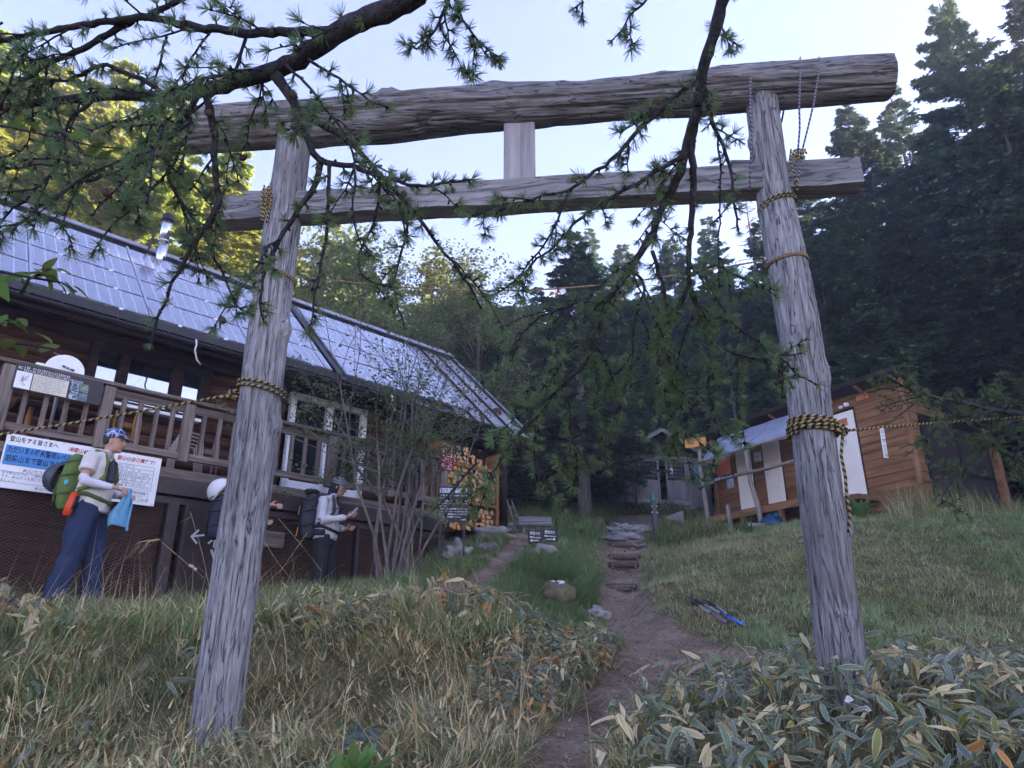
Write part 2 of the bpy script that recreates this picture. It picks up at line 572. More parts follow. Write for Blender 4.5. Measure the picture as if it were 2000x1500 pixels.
def make_ground():
    def axis(lo, hi, c, n):
        t = np.linspace(-1, 1, n)
        k = 6.2
        s = np.sinh(k * t) / math.sinh(k)
        return c + np.where(s < 0, -s * (lo - c), s * (hi - c))
    xs, ys = axis(-600, 600, 0.5, 340), axis(-500, 900, 8.5, 340)
    X, Y = np.meshgrid(xs, ys, indexing='ij')
    Z = ground_z(X, Y)
    V = np.stack([X, Y, Z], -1).reshape(-1, 3)
    n, m = len(xs), len(ys)
    i, j = np.meshgrid(np.arange(n - 1), np.arange(m - 1), indexing='ij')
    a = (i * m + j).ravel()
    Q = np.stack([a, a + m, a + m + 1, a + 1], -1)
    pd = path_dist(X, Y).ravel()
    edge = 1.0 + 0.35 * (vnoise(V[:, 0] * 3, V[:, 1] * 3, 5) - .5)
    k = np.clip((edge - pd) / 0.35 + .5, 0, 1)
    col = np.zeros((len(V), 3))
    col[:, 0] = k                                   # where the bare trodden earth lies
    mat, nt, b = new_mat('ground')
    att = n_(nt, 'ShaderNodeVertexColor', layer_name='Col').outputs[0]
    sp = n_(nt, 'ShaderNodeSeparateColor')
    nt.links.new(att, sp.inputs[0])
    v = coords(nt)
    n1, n2 = noise_tex(nt, v, 3.0, 8, .65), noise_tex(nt, v, 34.0, 5, .7)
    soil = ramp(nt, n1, [(.3, lin('75614f')), (.52, lin('a08c78')), (.72, lin('bfab95'))])
    soil = mixc(nt, soil, ramp(nt, n2, [(.35, (.45, .45, .45)), (.6, (1, 1, 1)), (.72, (1.7, 1.6, 1.5))]), .75, 'MULTIPLY')
    turf = ramp(nt, n1, [(.3, lin('484531')), (.5, lin('6f6947')), (.7, lin('988c64'))])
    turf = mixc(nt, turf, ramp(nt, n2, [(.35, (.5, .5, .5)), (.65, (1.2, 1.2, 1.2))]), .6, 'MULTIPLY')
    nt.links.new(mixc(nt, turf, soil, sp.outputs[0]), b.inputs['Base Color'])
    b.inputs['Roughness'].default_value = .95
    b.inputs['Specular IOR Level'].default_value = .15
    bump(nt, b, math_(nt, 'ADD', n2, math_(nt, 'MULTIPLY', n1, 3.0)), 1.0, .05)
    me = np_mesh('ground', V, Q, mats=mat, col=col, smooth=True)
    return link('ground', me, kind='structure')
make_ground()

# ------------------------------------------------------------------ blades
def ribbons(roots, length, width, az, lean, curl, col, seg=3, wprof=None, tipcol=None):
    """Curved tapering blades: one ribbon each, all arrays per blade."""
    N = len(roots)
    t = np.linspace(0, 1, seg + 1)
    if wprof is None:
        wprof = 1 - t ** 1.6
    wprof = np.maximum(np.asarray(wprof), 0.02)
    ang = lean[:, None] + curl[:, None] * t[None]           # angle from vertical along the blade
    ds = length[:, None] / seg
    h = np.concatenate([np.zeros((N, 1)), np.cumsum(np.sin(ang[:, :-1]) * ds, 1)], 1)
    z = np.concatenate([np.zeros((N, 1)), np.cumsum(np.cos(ang[:, :-1]) * ds, 1)], 1)
    ca, sa = np.cos(az)[:, None], np.sin(az)[:, None]
    cx = roots[:, 0, None] + h * ca
    cy = roots[:, 1, None] + h * sa
    cz = roots[:, 2, None] + z
    w = width[:, None] * wprof[None] * .5
    V = np.empty((N, seg + 1, 2, 3))
    for s_, sg in ((0, -1), (1, 1)):
        V[:, :, s_, 0] = cx - sa * w * sg
        V[:, :, s_, 1] = cy + ca * w * sg
        V[:, :, s_, 2] = cz
    base = (np.arange(N) * (seg + 1) * 2)[:, None] + (np.arange(seg) * 2)[None]
    Q = np.stack([base, base + 1, base + 3, base + 2], -1).reshape(-1, 4)
    C = np.repeat(col[:, None], (seg + 1) * 2, 1).reshape(-1, 3)
    return V.reshape(-1, 3), Q, C
def scatter(n, x0, x1, y0, y1, keep):
    x, y = RNG.uniform(x0, x1, n), RNG.uniform(y0, y1, n)
    k = RNG.uniform(0, 1, n) < keep(x, y)
    return x[k], y[k]
def in_view(x, y, m=0.35):
    return (np.abs(x) < (0.80 * y + m)).astype(float)
HU, HN = np.array([.7146, .6996]), np.array([.6996, -.7146])       # along the lodge front, and out of it
def house_k(x, y):
    return x * HN[0] + y * HN[1]
def house_s(x, y):
    return x * HU[0] + y * HU[1]
def off_lodge(x, y):
    k, s = house_k(x, y), house_s(x, y)
    return 1 - ((k < -8.62) & (s < 9.6) & (k > -15)).astype(float) * (1 - ((s > 7.1) & (k > -9.3)))
def off_hut(x, y):
    lx, ly = (x - 7.75) * -.49 + (y - 13.3) * .872, (x - 7.75) * .872 + (y - 13.3) * .49
    return 1 - ((lx > -.1) & (lx < 5.4) & (ly > -.05) & (ly < 3.4)).astype(float)
def pal(names, n, w=None):
    P = np.array([lin(q) for q in names])
    c = P[RNG.choice(len(P), n, p=w)]
    return c * 1.45 * RNG.uniform(.72, 1.28, (n, 1)) * RNG.uniform(.94, 1.06, (n, 3))
M_GRASS = leaf_mat('grass_blades', trans=.45, vcol=True, rough=.5)

GREEN = ['62754a', '6f8053', '54683f', '7d8b5c', '5c6f45', '8b9669']
STRAW = ['a5946a', 'b8a67c', '8e7d58', 'c7b78f', '9a8c66', '7a6a4c']
BROWN = ['6f5c42', '806a49', '5d4d38', '94805c']
SMALL_ON_LAWN = []
def grass_part(name, label, cat, specs):
    VV, QQ, CC, off = [], [], [], 0
    for sp_ in specs:
        V, Q, C = ribbons(*sp_)
        VV.append(V); QQ.append(Q + off); CC.append(C)
        off += len(V)
    me = np_mesh(name, np.concatenate(VV), np.concatenate(QQ), mats=M_GRASS, col=np.concatenate(CC))
    return link(name, me, kind='stuff', label=label, category=cat)
def blades(x, y, L, W, cols, w=None, lean=(.1, .7), curl=(.2, 1.4), seg=3, zoff=-.02):
    n = len(x)
    z = ground_z(x, y) + zoff
    return (np.stack([x, y, z], -1), RNG.uniform(*L, n) * (.5 + 1.05 * vnoise(x * 2.6, y * 2.6, 31)) * (.8 + .4 * vnoise(x * 7, y * 7, 32)), RNG.uniform(*W, n),
            14.0 * vnoise(x * 1.5, y * 1.5, 33) + RNG.normal(0, .8, n),
            RNG.uniform(*lean, n), RNG.uniform(*curl, n), pal(cols, n, w), seg)
def make_grass():
    offp = lambda x, y: (path_dist(x, y) > 1.0 + .45 * (vnoise(x * 3, y * 3, 5) - .5)).astype(float)
    base = lambda x, y: offp(x, y) * in_view(x, y) * off_lodge(x, y) * off_hut(x, y)
    patch = lambda x, y, s, q=1.2: np.clip((vnoise(x * s, y * s, 9) * .65 + vnoise(x * s * 2.7, y * s * 2.7, 10) * .35 - .5) * 5 * q + .5, 0, 1)
    specs_dry, specs_green = [], []
    # the left foreground slope: matted straw with green coming through
    near = lambda x, y: base(x, y) * ((x < .9) & (y < 7.2)) * (1 - ((x > .55) & (y < 5)))
    x, y = scatter(120000, -6.5, 1.2, 1.9, 7.2, lambda x, y: near(x, y) * (.35 + .65 * (1 - patch(x, y, .8))))
    specs_dry.append(blades(x, y, (.08, .26), (.0028, .007), STRAW + STRAW + ['cdbf98', 'd6cba8'] + BROWN, lean=(.6, 1.65), curl=(-.2, 1.3)))
    x, y = scatter(185000, -6.5, 1.2, 1.9, 7.2, lambda x, y: near(x, y) * (.30 + .70 * patch(x, y, .8)))
    specs_green.append(blades(x, y, (.05, .17), (.003, .007), GREEN + ['7f8250', '8b8658', '5a6b45', '66754f'], lean=(.2, 1.3)))
    # broad dead leaves matted over the slope
    x, y = scatter(26000, -6.5, 1.0, 2.2, 7.0, lambda x, y: near(x, y) * np.clip((vnoise(x * 1.7, y * 1.7, 41) - .25) * 2.2, .08, 1))
    sp_ = blades(x, y, (.06, .16), (.008, .019), STRAW + ['b5aa80', 'c9bd96', '8f9468', '77805a', '6f7d55', '7d8a60', '667550'], lean=(.5, 1.7), curl=(-.6, 1.6), zoff=.02)
    sp_[0][:, 2] += RNG.uniform(0, .10, len(x))
    specs_dry.append(sp_)
    # long bent stalks
    x, y = scatter(1500, -6, 1, 2.4, 6.8, near)
    specs_dry.append(blades(x, y, (.4, .75), (.003, .005), STRAW, lean=(.05, .7), curl=(.2, 1.8), seg=5))
    # crest of the terrace: taller, lusher
    cr = lambda x, y: base(x, y) * np.exp(-((y - (6.05 + .12 * x * (x < -2))) / .42) ** 2) * (x < .4)
    x, y = scatter(15000, -6.5, .6, 4.8, 7.4, cr)
    specs_green.append(blades(x, y, (.12, .32), (.005, .012), GREEN + ['9aa86c', 'a59a6a'], lean=(.1, 1.0), curl=(.3, 1.8), seg=4))
    # lawn between terrace, mound and lodge
    mid = lambda x, y: base(x, y) * ((x < 1.4) & (y >= 6.6))
    x, y = scatter(110000, -3.5, 1.6, 6.4, 14.5, lambda x, y: mid(x, y))
    specs_green.append(blades(x, y, (.08, .22), (.004, .010), GREEN, lean=(.1, 1.0)))
    x, y = scatter(26000, -3.5, 1.6, 6.4, 18, lambda x, y: mid(x, y) * (1 - patch(x, y, .9)))
    specs_dry.append(blades(x, y, (.08, .25), (.004, .008), STRAW + BROWN, lean=(.3, 1.3)))
    # right bank below the hut
    bank = lambda x, y: base(x, y) * ((x > 1.4) & (y > 6.2))
    x, y = scatter(210000, 1.4, 12, 6.2, 18.5, lambda x, y: bank(x, y) * (.35 + .65 * patch(x, y, .6)))
    specs_green.append(blades(x, y, (.05, .15), (.005, .012), ['6f8550', '7d8f5a', '687e4a', '909a70', '838f66'], lean=(.1, .95)))
    x, y = scatter(120000, 1.5, 12, 6.2, 18.5, lambda x, y: bank(x, y) * (.2 + .8 * (1 - patch(x, y, .6))))
    specs_dry.append(blades(x, y, (.06, .20), (.004, .008), STRAW + ['aaa580', '9a9870', 'c2b894'], lean=(.3, 1.4), curl=(.3, 1.9)))
    # along the hut's foot
    foot = lambda x, y: base(x, y) * np.exp(-(((y - 13.0) - (x - 7.8) * .5) / .35) ** 2) * (x > 6.6)
    x, y = scatter(14000, 6.6, 12, 11.5, 15.5, foot)
    specs_dry.append(blades(x, y, (.3, .6), (.005, .01), STRAW + GREEN, lean=(.0, .4), curl=(.2, 1.2), seg=4))
    # the slope behind, between lodge and shrine
    back = lambda x, y: offp(x, y) * in_view(x, y) * off_lodge(x, y) * off_hut(x, y) * (1 - (x > 4.6) * (y < 19))
    x, y = scatter(42000, -1.5, 5.5, 13.5, 25, back)
    specs_green.append(blades(x, y, (.16, .42), (.010, .02), ['4f6038', '5f6f42', '6e7a4c', '44552f'], lean=(.1, 1.0)))
    x, y = scatter(20000, -1.5, 5.5, 13.5, 25, lambda x, y: back(x, y) * (1 - patch(x, y, .5)))
    specs_dry.append(blades(x, y, (.16, .45), (.008, .014), STRAW + BROWN, lean=(.2, 1.2), curl=(.3, 1.9)))
    # thick tussock on top of the round mound
    mo = lambda x, y: base(x, y) * np.exp(-(((x - .6) / .6) ** 2 + ((y - 9.4) / 1.2) ** 2) ** 2)
    x, y = scatter(60000, -.3, 1.4, 7.8, 11.2, mo)
    specs_green.append(blades(x, y, (.10, .26), (.004, .009), ['5a6e42', '66794c', '4f6239', '748459'], lean=(.2, 1.0), curl=(.4, 1.6)))
    grass_part('green_grass', 'green grass growing over the slope, the mound and the bank', 'grass', specs_green)
    grass_part('dry_grass', 'matted straw coloured dry grass lying among the green', 'grass', specs_dry)
make_grass()

# trodden litter on the path: chips and straw too small to count
def make_litter():
    x, y = scatter(60000, -1, 4.5, 2.2, 17, lambda x, y: (path_dist(x, y, (0, 1)) < 1.15).astype(float) * in_view(x, y) * np.clip(6 / y, 0, 1))
    n = len(x)
    z = ground_z(x, y) + .004
    sp = (np.stack([x, y, z], -1), RNG.uniform(.012, .06, n), RNG.uniform(.003, .010, n), RNG.uniform(0, 6.28, n),
          RNG.uniform(1.15, 1.6, n), RNG.uniform(-.2, .3, n), pal(['9a8872', '7a6854', 'b5a48c', '5c4b3e', 'c4b59a', '86735c'], n), 2)
    V, Q, C = ribbons(*sp)
    link('path_litter', np_mesh('path_litter', V, Q, mats=M_GRASS, col=C), kind='stuff',
         label='dry straw and chips trodden into the earth path', category='litter')
    mb = MB()
    rr = random.Random(3)
    k = 0
    while k < 800:
        px, py = rr.uniform(0, 4), rr.uniform(2.5, 18)
        if float(path_dist(np.array([px]), np.array([py]), (0, 1))[0]) > 1.15:
            continue
        r = rr.uniform(.004, .016) * (1 if py < 10 else 1.9)
        mb.blob((px, py, gz(px, py) + r * .2), (r, r * rr.uniform(.6, 1), r * .6), 6, 4, rough=.5, seed=k)
        k += 1
    mb.build('path_gravel', plain('gravel', lin('6a605a'), .9, .4, 30), smooth=False, kind='stuff',
             label='small grey stones scattered on the earth path', category='gravel')
make_litter()
# ================================================================== TORII GATE
M_GREY = wood('weathered_log', lin('55565a'), lin('a6a6aa'), 'Z', 55, .9, rnd=0.06, stain=lin('5f5856'), stretch=.11)
M_GREYX = wood('weathered_lintel', lin('4e4d50'), lin('9b989c'), 'X', 44, .95, rnd=0.06, stain=lin('5d524e'), stretch=.09)
M_PLANKX = wood('weathered_beam', lin('565659'), lin('98979a'), 'X', 26, .7, rnd=0.08)
M_STRUT = wood('pale_weathered_board', lin('77757a'), lin('a8a5a8'), 'Z', 22, .25, rnd=0.05)
M_KNOT = wood('log_knot', lin('3d322c'), lin('7b6c62'), 'Z', 40, .6, rnd=0.1, stretch=.6)
def log_mesh(name, axis_pts, rad, mat, n=96, rings=150, amp=.05, knots=(), seed=0., groove=.05, check=None):
    """A debarked trunk: long grooves, bulges and a few raised knots. knots: (t, angle, size, height)."""
    P = [Vector(p) for p in axis_pts]
    seg = len(P) - 1
    pts, rr = [], []
    for i in range(rings + 1):
        t = i / rings * seg
        k = min(int(t), seg - 1)
        f = t - k
        # Catmull-Rom so that the stem bends smoothly
        p0, p1, p2, p3 = P[max(k - 1, 0)], P[k], P[k + 1], P[min(k + 2, seg)]
        pts.append(.5 * ((2 * p1) + (p2 - p0) * f + (2 * p0 - 5 * p1 + 4 * p2 - p3) * f * f + (3 * p1 - p0 - 3 * p2 + p3) * f ** 3))
        rr.append(rad[k] * (1 - f) + rad[k + 1] * f)
    total = sum((pts[i + 1] - pts[i]).length for i in range(rings))
    def disp(a, i, L):
        t = L / total
        ca, sa = math.cos(a), math.sin(a)
        e = 1 + amp * nz(ca * 1.1 + seed, sa * 1.1, L * 1.3 + seed) + amp * .6 * nz(ca * 2.4, sa * 2.4 + seed, L * 3.2)
        g = nz(ca * 7 + seed * 2, sa * 7, L * .55)
        e -= groove * max(0, .12 - abs(g)) / .12 * (.5 + .5 * nz(ca * 2, sa * 2 + 5, L))
        e += .015 * nz(ca * 15, sa * 15 + seed, L * 1.6)
        e += .010 * nz(ca * 26 + seed, sa * 26, L * 2.6) + .006 * nz(ca * 45, sa * 45, L * 9 + seed)
        if check and L / total < check[1]:
            da = (a - check[0] - .35 * nz(L * .5, seed) - L * .05 + math.pi) % (2 * math.pi) - math.pi
            e -= .16 * math.exp(-(da / .055) ** 2) * min(1, (check[1] - L / total) * 6)
        for kt, ka, ks, kh in knots:
            da = (a - ka + math.pi) % (2 * math.pi) - math.pi
            dl = (t - kt) * total
            q = (da * rr[i]) ** 2 + dl ** 2
            e += kh * math.exp(-q / ks ** 2) - kh * .55 * math.exp(-q / (ks * .38) ** 2)
        return e
    return MB().tube(pts, rr, n, True, disp=disp).mesh(name, mat, True)
def local(p, o):
    return tuple(Vector(p) - Vector(o))
TB = Vector((0.06, 4.23, -.45))
torii = empty('torii_gate', TB, label='tall weathered grey log torii gate spanning the path', category='torii gate')
PL0, PL1 = Vector((-1.66, 4.40, -.75)), Vector((-1.64, 4.40, 3.72))
PR0, PR1 = Vector((1.76, 4.05, -.6)), Vector((1.78, 4.05, 3.72))
link('pillar', log_mesh('pillar', [local(p, TB) for p in (PL0, (-1.66, 4.4, .3), (-1.64, 4.40, 1.2), (-1.655, 4.40, 2.2), PL1)],
     [.134, .136, .138, .130, .122], M_GREY, knots=((.12, .35, .03, .1), (.33, -.3, .025, .1), (.34, .15, .02, .08), (.47, 1.5, .05, .25), (.62, 1.35, .06, .3), (.55, -.7, .03, .1)), seed=1.7, check=(-.1, .62)), torii)
link('pillar', log_mesh('pillar', [local(p, TB) for p in (PR0, (1.755, 4.05, .1), (1.775, 4.05, 1.0), (1.795, 4.05, 1.9), (1.765, 4.05, 2.9), PR1)],
     [.130, .124, .119, .126, .116, .106], M_GREY, knots=((.17, .0, .035, .13), (.285, -.45, .03, .12), (.285, 1.35, .055, .40), (.5, 1.2, .06, .2), (.56, -.5, .035, .14), (.70, .6, .045, .18), (.74, -.3, .03, .1), (.80, .1, .035, .14), (.9, -1.5, .05, .25)), seed=5.1, check=(.9, .3)), torii)
KL, KR = Vector((-2.52, 4.50, 3.76)), Vector((2.66, 3.95, 3.72))
def lerp3(a, b, t, dz=0):
    return a.lerp(b, t) + Vector((0, 0, dz))
tx = (KR - KL).normalized()
kas = log_mesh('log_lintel', [local(lerp3(KL, KR, t, dz), TB) for t, dz in ((0, 0), (.15, .01), (.3, .0), (.42, .03), (.58, .02), (.72, .035), (.88, .045), (1, .055))],
     [.170, .176, .180, .168, .160, .156, .157, .152], M_GREYX, n=110, rings=260, amp=.12, groove=.16, check=(3.35, 1.0),
     knots=((.36, 4.3, .05, -.2), (.31, 2.2, .07, .3), (.30, 1.6, .05, .25), (.46, 1.7, .08, .28), (.56, 2.9, .045, .2), (.49, 3.6, .035, .16), (.55, 4.9, .05, -.2), (.63, 1.6, .06, .2), (.70, 1.5, .08, .25), (.78, 1.8, .05, .2), (.95, 3.0, .05, .16), (.2, 4.7, .08, .2)), seed=9.3)
ko = link('log_lintel', kas, torii)
NL, NR = Vector((-2.16, 4.45, 2.985)), Vector((2.32, 3.98, 2.965))
nb = MB()
seg = 60
ring = []
for i in range(seg + 1):
    p = NL.lerp(NR, i / seg)
    h = .105 + .012 * nz(i * .13, 2.) - (.02 if .2 < i / seg < .42 else 0) * abs(nz(i * .4, 8.))
    hb = .105 + .016 * nz(i * .17, 5.) + .008 * nz(i * .9, 1.)
    w = .07
    side = Vector((-tx.y, tx.x, 0))
    ring.append([p + side * (w * a) + Vector((0, 0, b)) for a, b in ((-1, -hb * .9), (1, -hb), (1, h), (-1, h * .96))])
vs_, fs_ = [], []
for q in ring:
    vs_ += [local(a, TB) for a in q]
for i in range(seg):
    for j in range(4):
        fs_.append((i * 4 + j, i * 4 + (j + 1) % 4, (i + 1) * 4 + (j + 1) % 4, (i + 1) * 4 + j))
fs_ += [(3, 2, 1, 0), tuple(seg * 4 + j for j in range(4))]
nb.add(vs_, fs_)
nb.build('tie_beam', M_PLANKX, torii)
cx = KL.lerp(KR, .497)
MB().box(local((cx.x, cx.y, 3.33), TB), (.225, .06, .56), Matrix.Rotation(math.atan2(tx.y, tx.x), 3, 'Z'), bev=.006).build('centre_strut', M_STRUT, torii)
for s_, x_, y_ in ((-1, -1.66, 4.40), (1, 1.785, 4.05)):   # wedges that lock the tie beam in the pillars
    for q in (-1, 1):
        MB().box(local((x_ + q * .21, y_ + .0, 3.115), TB), (.16, .055, .035), bev=.004).build('wedge', M_PLANKX, torii)
# a tuft of moss on the lintel
mm = MB()
for i in range(34):
    a = random.uniform(0, 6.28)
    b0 = Vector((.09 + random.gauss(0, .03), 4.22 + random.gauss(0, .02), 3.945))
    mm.tube([b0, b0 + Vector((math.cos(a) * .012, math.sin(a) * .012, random.uniform(.012, .035)))], [.0022, .0008], 3)
M_MOSS = plain('moss', lin('4f5b32'), .95, .4, 30)
mm.build('moss_tuft', M_MOSS, None, label='small tuft of moss on top of the log lintel', category='moss')

# ================================================================== ROPES ON THE GATE
M_TIGER = rope_mat('tiger_rope', lin('a8925c'), lin('1d1b1d'), split=.5)
M_JUTE = rope_mat('straw_rope', lin('a58a66'), lin('7d6548'), split=.6)
M_OLDROPE = rope_mat('old_rope', lin('8e8794'), lin('3a3a48'), split=.5)
def sag(a, b, n=30, drop=.1):
    a, b = Vector(a), Vector(b)
    return [a.lerp(b, i / n) - Vector((0, 0, 4 * drop * (i / n) * (1 - i / n))) for i in range(n + 1)]
def coil(cx, cy, z0, z1, r, turns, n=26, tilt=0.0, start=0.0):
    pts = []
    tot = int(turns * n)
    for i in range(tot + 1):
        a = start + 2 * math.pi * i / n
        t = i / tot
        pts.append(Vector((cx + r * math.cos(a), cy + r * math.sin(a), z0 + (z1 - z0) * t + tilt * math.cos(a))))
    return pts
# left striped rope: two coils, a knot and a run to the left
zL = atY(515, 752, 4.27).z
r1 = empty('striped_rope', (-1.64, 4.4, zL), label='black and yellow striped rope knotted round the left pillar, running left', category='rope')
O1 = Vector((-1.64, 4.4, zL))
mb = MB()
mb.tube([p - O1 for p in coil(-1.645, 4.40, zL + .035, zL - .035, .152, 2.1, tilt=-.025, start=math.pi)], .0090, 8, uvscale=26)
mb.build('coil', M_TIGER, r1, True)
kn = atY(462, 768, 4.33)
mb = MB()
for i in range(3):
    c = kn - O1 + Vector((random.uniform(-.015, .015), 0, random.uniform(-.012, .012)))
    mb.tube([c + Vector((.026 * math.cos(a), .02 * math.sin(a * 1.3 + i), .024 * math.sin(a))) for a in np.linspace(0, 6.3, 14)], .0095, 7, uvscale=26)
mb.tube([kn - O1, kn - O1 + Vector((-.04, -.02, -.03)), kn - O1 + Vector((-.09, -.02, -.035))], .009, 7, uvscale=26)
mb.build('knot', M_TIGER, r1, True)
endL = atY(-420, 905, 4.0)
mb = MB()
mb.tube([p - O1 for p in sag(kn, endL, 30, .03)], .0082, 8, uvscale=26)
mb.build('run', M_TIGER, r1, True)
M_STAKE = wood('grey_stake', lin('55504c'), lin('8b837c'), 'Z', 30, .6)
MB().tube([(endL.x - .04, endL.y, gz(endL.x, endL.y) - .3), (endL.x - .04, endL.y, endL.z + .12)], [.055, .045], 12).build(
    'rope_stake', M_STAKE, None, True, label='grey wooden stake holding the far end of the left rope', category='stake')
# right striped rope: five coils, knot, tail and a run to the right
zR = atY(1583, 826, 3.92).z
r2 = empty('striped_rope', (1.78, 4.05, zR), label='black and yellow striped rope wound in thick coils on the right pillar', category='rope')
O2 = Vector((1.78, 4.05, zR))
mb = MB()
mb.tube([p - O2 for p in coil(1.785, 4.05, zR + .05, zR - .04, .134, 5.2, tilt=-.012, start=math.pi * .5)], .0082, 8, uvscale=24)
mb.tube([p - O2 for p in coil(1.785, 4.05, zR + .02, zR - .03, .146, 2.2, tilt=.008, start=2.5)], .0075, 8, uvscale=24)
mb.build('coil', M_TIGER, r2, True)
kn2 = atY(1643, 841, 3.95)
mb = MB()
for i in range(3):
    c = kn2 - O2 + Vector((random.uniform(-.01, .02), -.01, random.uniform(-.012, .012)))
    mb.tube([c + Vector((.022 * math.cos(a), .016 * math.sin(a * 1.3 + i), .02 * math.sin(a))) for a in np.linspace(0, 6.3, 14)], .009, 7, uvscale=26)
mb.build('knot', M_TIGER, r2, True)
mb = MB()
tail = [atY(px, py, 3.95) for px, py in ((1646, 845), (1643, 890), (1651, 930), (1654, 970), (1660, 1000), (1657, 1040))]
mb.tube([p - O2 for p in tail], .009, 7, uvscale=26)
mb.build('tail', M_TIGER, r2, True)
endR = Vector((5.45, 4.95, 1.95))
mid = [atY(1643, 842, 3.95), atY(1730, 834, 4.1), atY(1850, 824, 4.35), atY(2000, 815, 4.55), endR]
mb = MB()
mb.tube([p - O2 for p in mid], .0080, 8, uvscale=26)
mb.build('run', M_TIGER, r2, True)
# paper streamer hanging from the right rope
M_PAPER = plain('white_paper', (.62, .62, .66), .8, .08, 40, .0)
M_INK = plain('black_ink', (.015, .015, .018), .7, .1, 40, 0)
p0, p1 = atY(1722, 836, 4.08), atY(1731, 894, 4.08)
w_ = Vector((.016, .006, 0))
st = empty('hanging_tag', p0, label='narrow white tag with lettering hanging from the right rope', category='tag')
MB().prism([Vector((0, 0, 0)) - w_, w_, (p1 - p0) + w_, (p1 - p0) - w_], (0, .003, 0)).build('strip', M_PAPER, st)
for i, ch in enumerate('立入禁止区域'):
    t_ = put_text(ch, .026, M_INK, st, (p1 - p0) * (.08 + .16 * i) + Vector((0, -.003, -.008)), align='CENTER')
# thin straw rope spanning the gate, with a paper strip
zr1, zr2 = atY(550, 527, 4.27).z, atY(1538, 496, 3.93).z
r3 = empty('straw_rope', (-1.64, 4.4, zr1), label='thin straw rope stretched between the two pillars', category='rope')
O3 = Vector((-1.64, 4.4, zr1))
mb = MB()
mb.tube([p - O3 for p in coil(-1.648, 4.40, zr1 + .01, zr1 - .012, .140, 2.05, tilt=-.01)], .0052, 6, uvscale=40)
mb.build('coil', M_JUTE, r3, True)
mb = MB()
mb.tube([p - O3 for p in coil(1.782, 4.05, zr2 + .012, zr2 - .012, .130, 2.05, tilt=.014)], .0058, 6, uvscale=40)
mb.build('coil', M_JUTE, r3, True)
sp1, sp2 = atY(592, 541, 4.33), atY(1500, 507, 4.0)
pts = sag(sp1, sp2, 40, 0)
for i, q in enumerate(pts):
    t = i / 40
    q.z -= .16 * math.sin(math.pi * t) ** 1.0
mb = MB()
mb.tube([p - O3 for p in pts], .0055, 6, uvscale=40)
mb.build('span', M_JUTE, r3, True)
tp = pts[23]
MB().prism([Vector((-.014, -.002, 0)), Vector((.014, -.002, .004)), Vector((.018, 0, -.03)), Vector((-.011, 0, -.032))], (0, .002, 0)).build(
    'paper_strip', M_PAPER, None, loc=tp, label='small white paper strip on the thin straw rope', category='paper strip')
# ropes tying lintel and tie beam at the right
r4 = empty('lashing_rope', (1.78, 4.05, 3.0), label='old twisted rope looped over the lintel and lashed at the right pillar', category='rope')
O4 = Vector((1.78, 4.05, 3.0))
def strand(pix, r, Ys):
    return [atY(px, py, Y) - O4 for (px, py), Y in zip(pix, Ys)]
mb = MB()
mb.tube(strand(((1467, 128), (1466, 150), (1465, 215), (1469, 250), (1466, 310), (1464, 372)), 0, (4.06, 3.87, 3.85, 3.87, 3.90, 3.95)), .0066, 7, uvscale=30)
mb.tube(strand(((1563, 112), (1563, 140), (1561, 205), (1562, 250), (1558, 300), (1554, 345), (1550, 372)), 0, (4.03, 3.86, 3.82, 3.85, 3.88, 3.86, 3.90)), .0066, 7, uvscale=30)
mb.tube(strand(((1600, 112), (1599, 142), (1590, 200), (1578, 250), (1566, 298), (1560, 345), (1555, 372)), 0, (4.03, 3.85, 3.81, 3.84, 3.87, 3.85, 3.90)), .0066, 7, uvscale=30)
mb.tube(strand(((1534, 195), (1529, 225), (1524, 250)), 0, (4.20, 4.2, 4.2)), .007, 6, uvscale=30)
mb.tube(strand(((1527, 200), (1521, 230)), 0, (4.22, 4.22)), .007, 6, uvscale=30)
mb.build('strand', M_OLDROPE, r4, True)
mb = MB()
zc = atY(1520, 378, 3.92).z
mb.tube([p - O4 for p in coil(1.775, 4.05, zc + .015, zc - .03, .124, 2.3, tilt=.03, start=2.2)], .0066, 7, uvscale=30)
kc = atY(1562, 300, 3.86) - O4
for i in range(3):
    mb.tube([kc + Vector((.045 * math.cos(a) * (1 - .2 * i), -.01 * i, .035 * math.sin(a + i) - .01 * i)) for a in np.linspace(0, 5.2, 14)], .0065, 6, uvscale=30)
mb.tube(strand(((1545, 292), (1543, 310), (1548, 330), (1556, 350), (1558, 372)), 0, (3.86, 3.85, 3.85, 3.85, 3.88)), .007, 6, uvscale=30)
mb.build('knot', M_TIGER, r4, True)
# lashing at the left end of the tie beam
p5 = atY(522, 400, 4.28)
r5 = empty('lashing_rope', p5, label='brown and yellow rope bundle lashed on the left end of the tie beam', category='rope')
mb = MB()
for i in range(5):
    o_ = Vector((random.uniform(-.02, .02), -.02 - .006 * i, 0))
    mb.tube([o_ + Vector((.01 * math.sin(t * 3 + i), 0, .13 - .29 * t)) for t in np.linspace(0, 1, 9)], .007, 6, uvscale=30)
for i in range(3):
    mb.tube([Vector((.035 * math.cos(a), -.02 + .02 * math.sin(a), -.02 + .035 * i)) for a in np.linspace(0, 6.3, 14)], .007, 6, uvscale=30)
mb.build('strand', M_TIGER, r5, True)
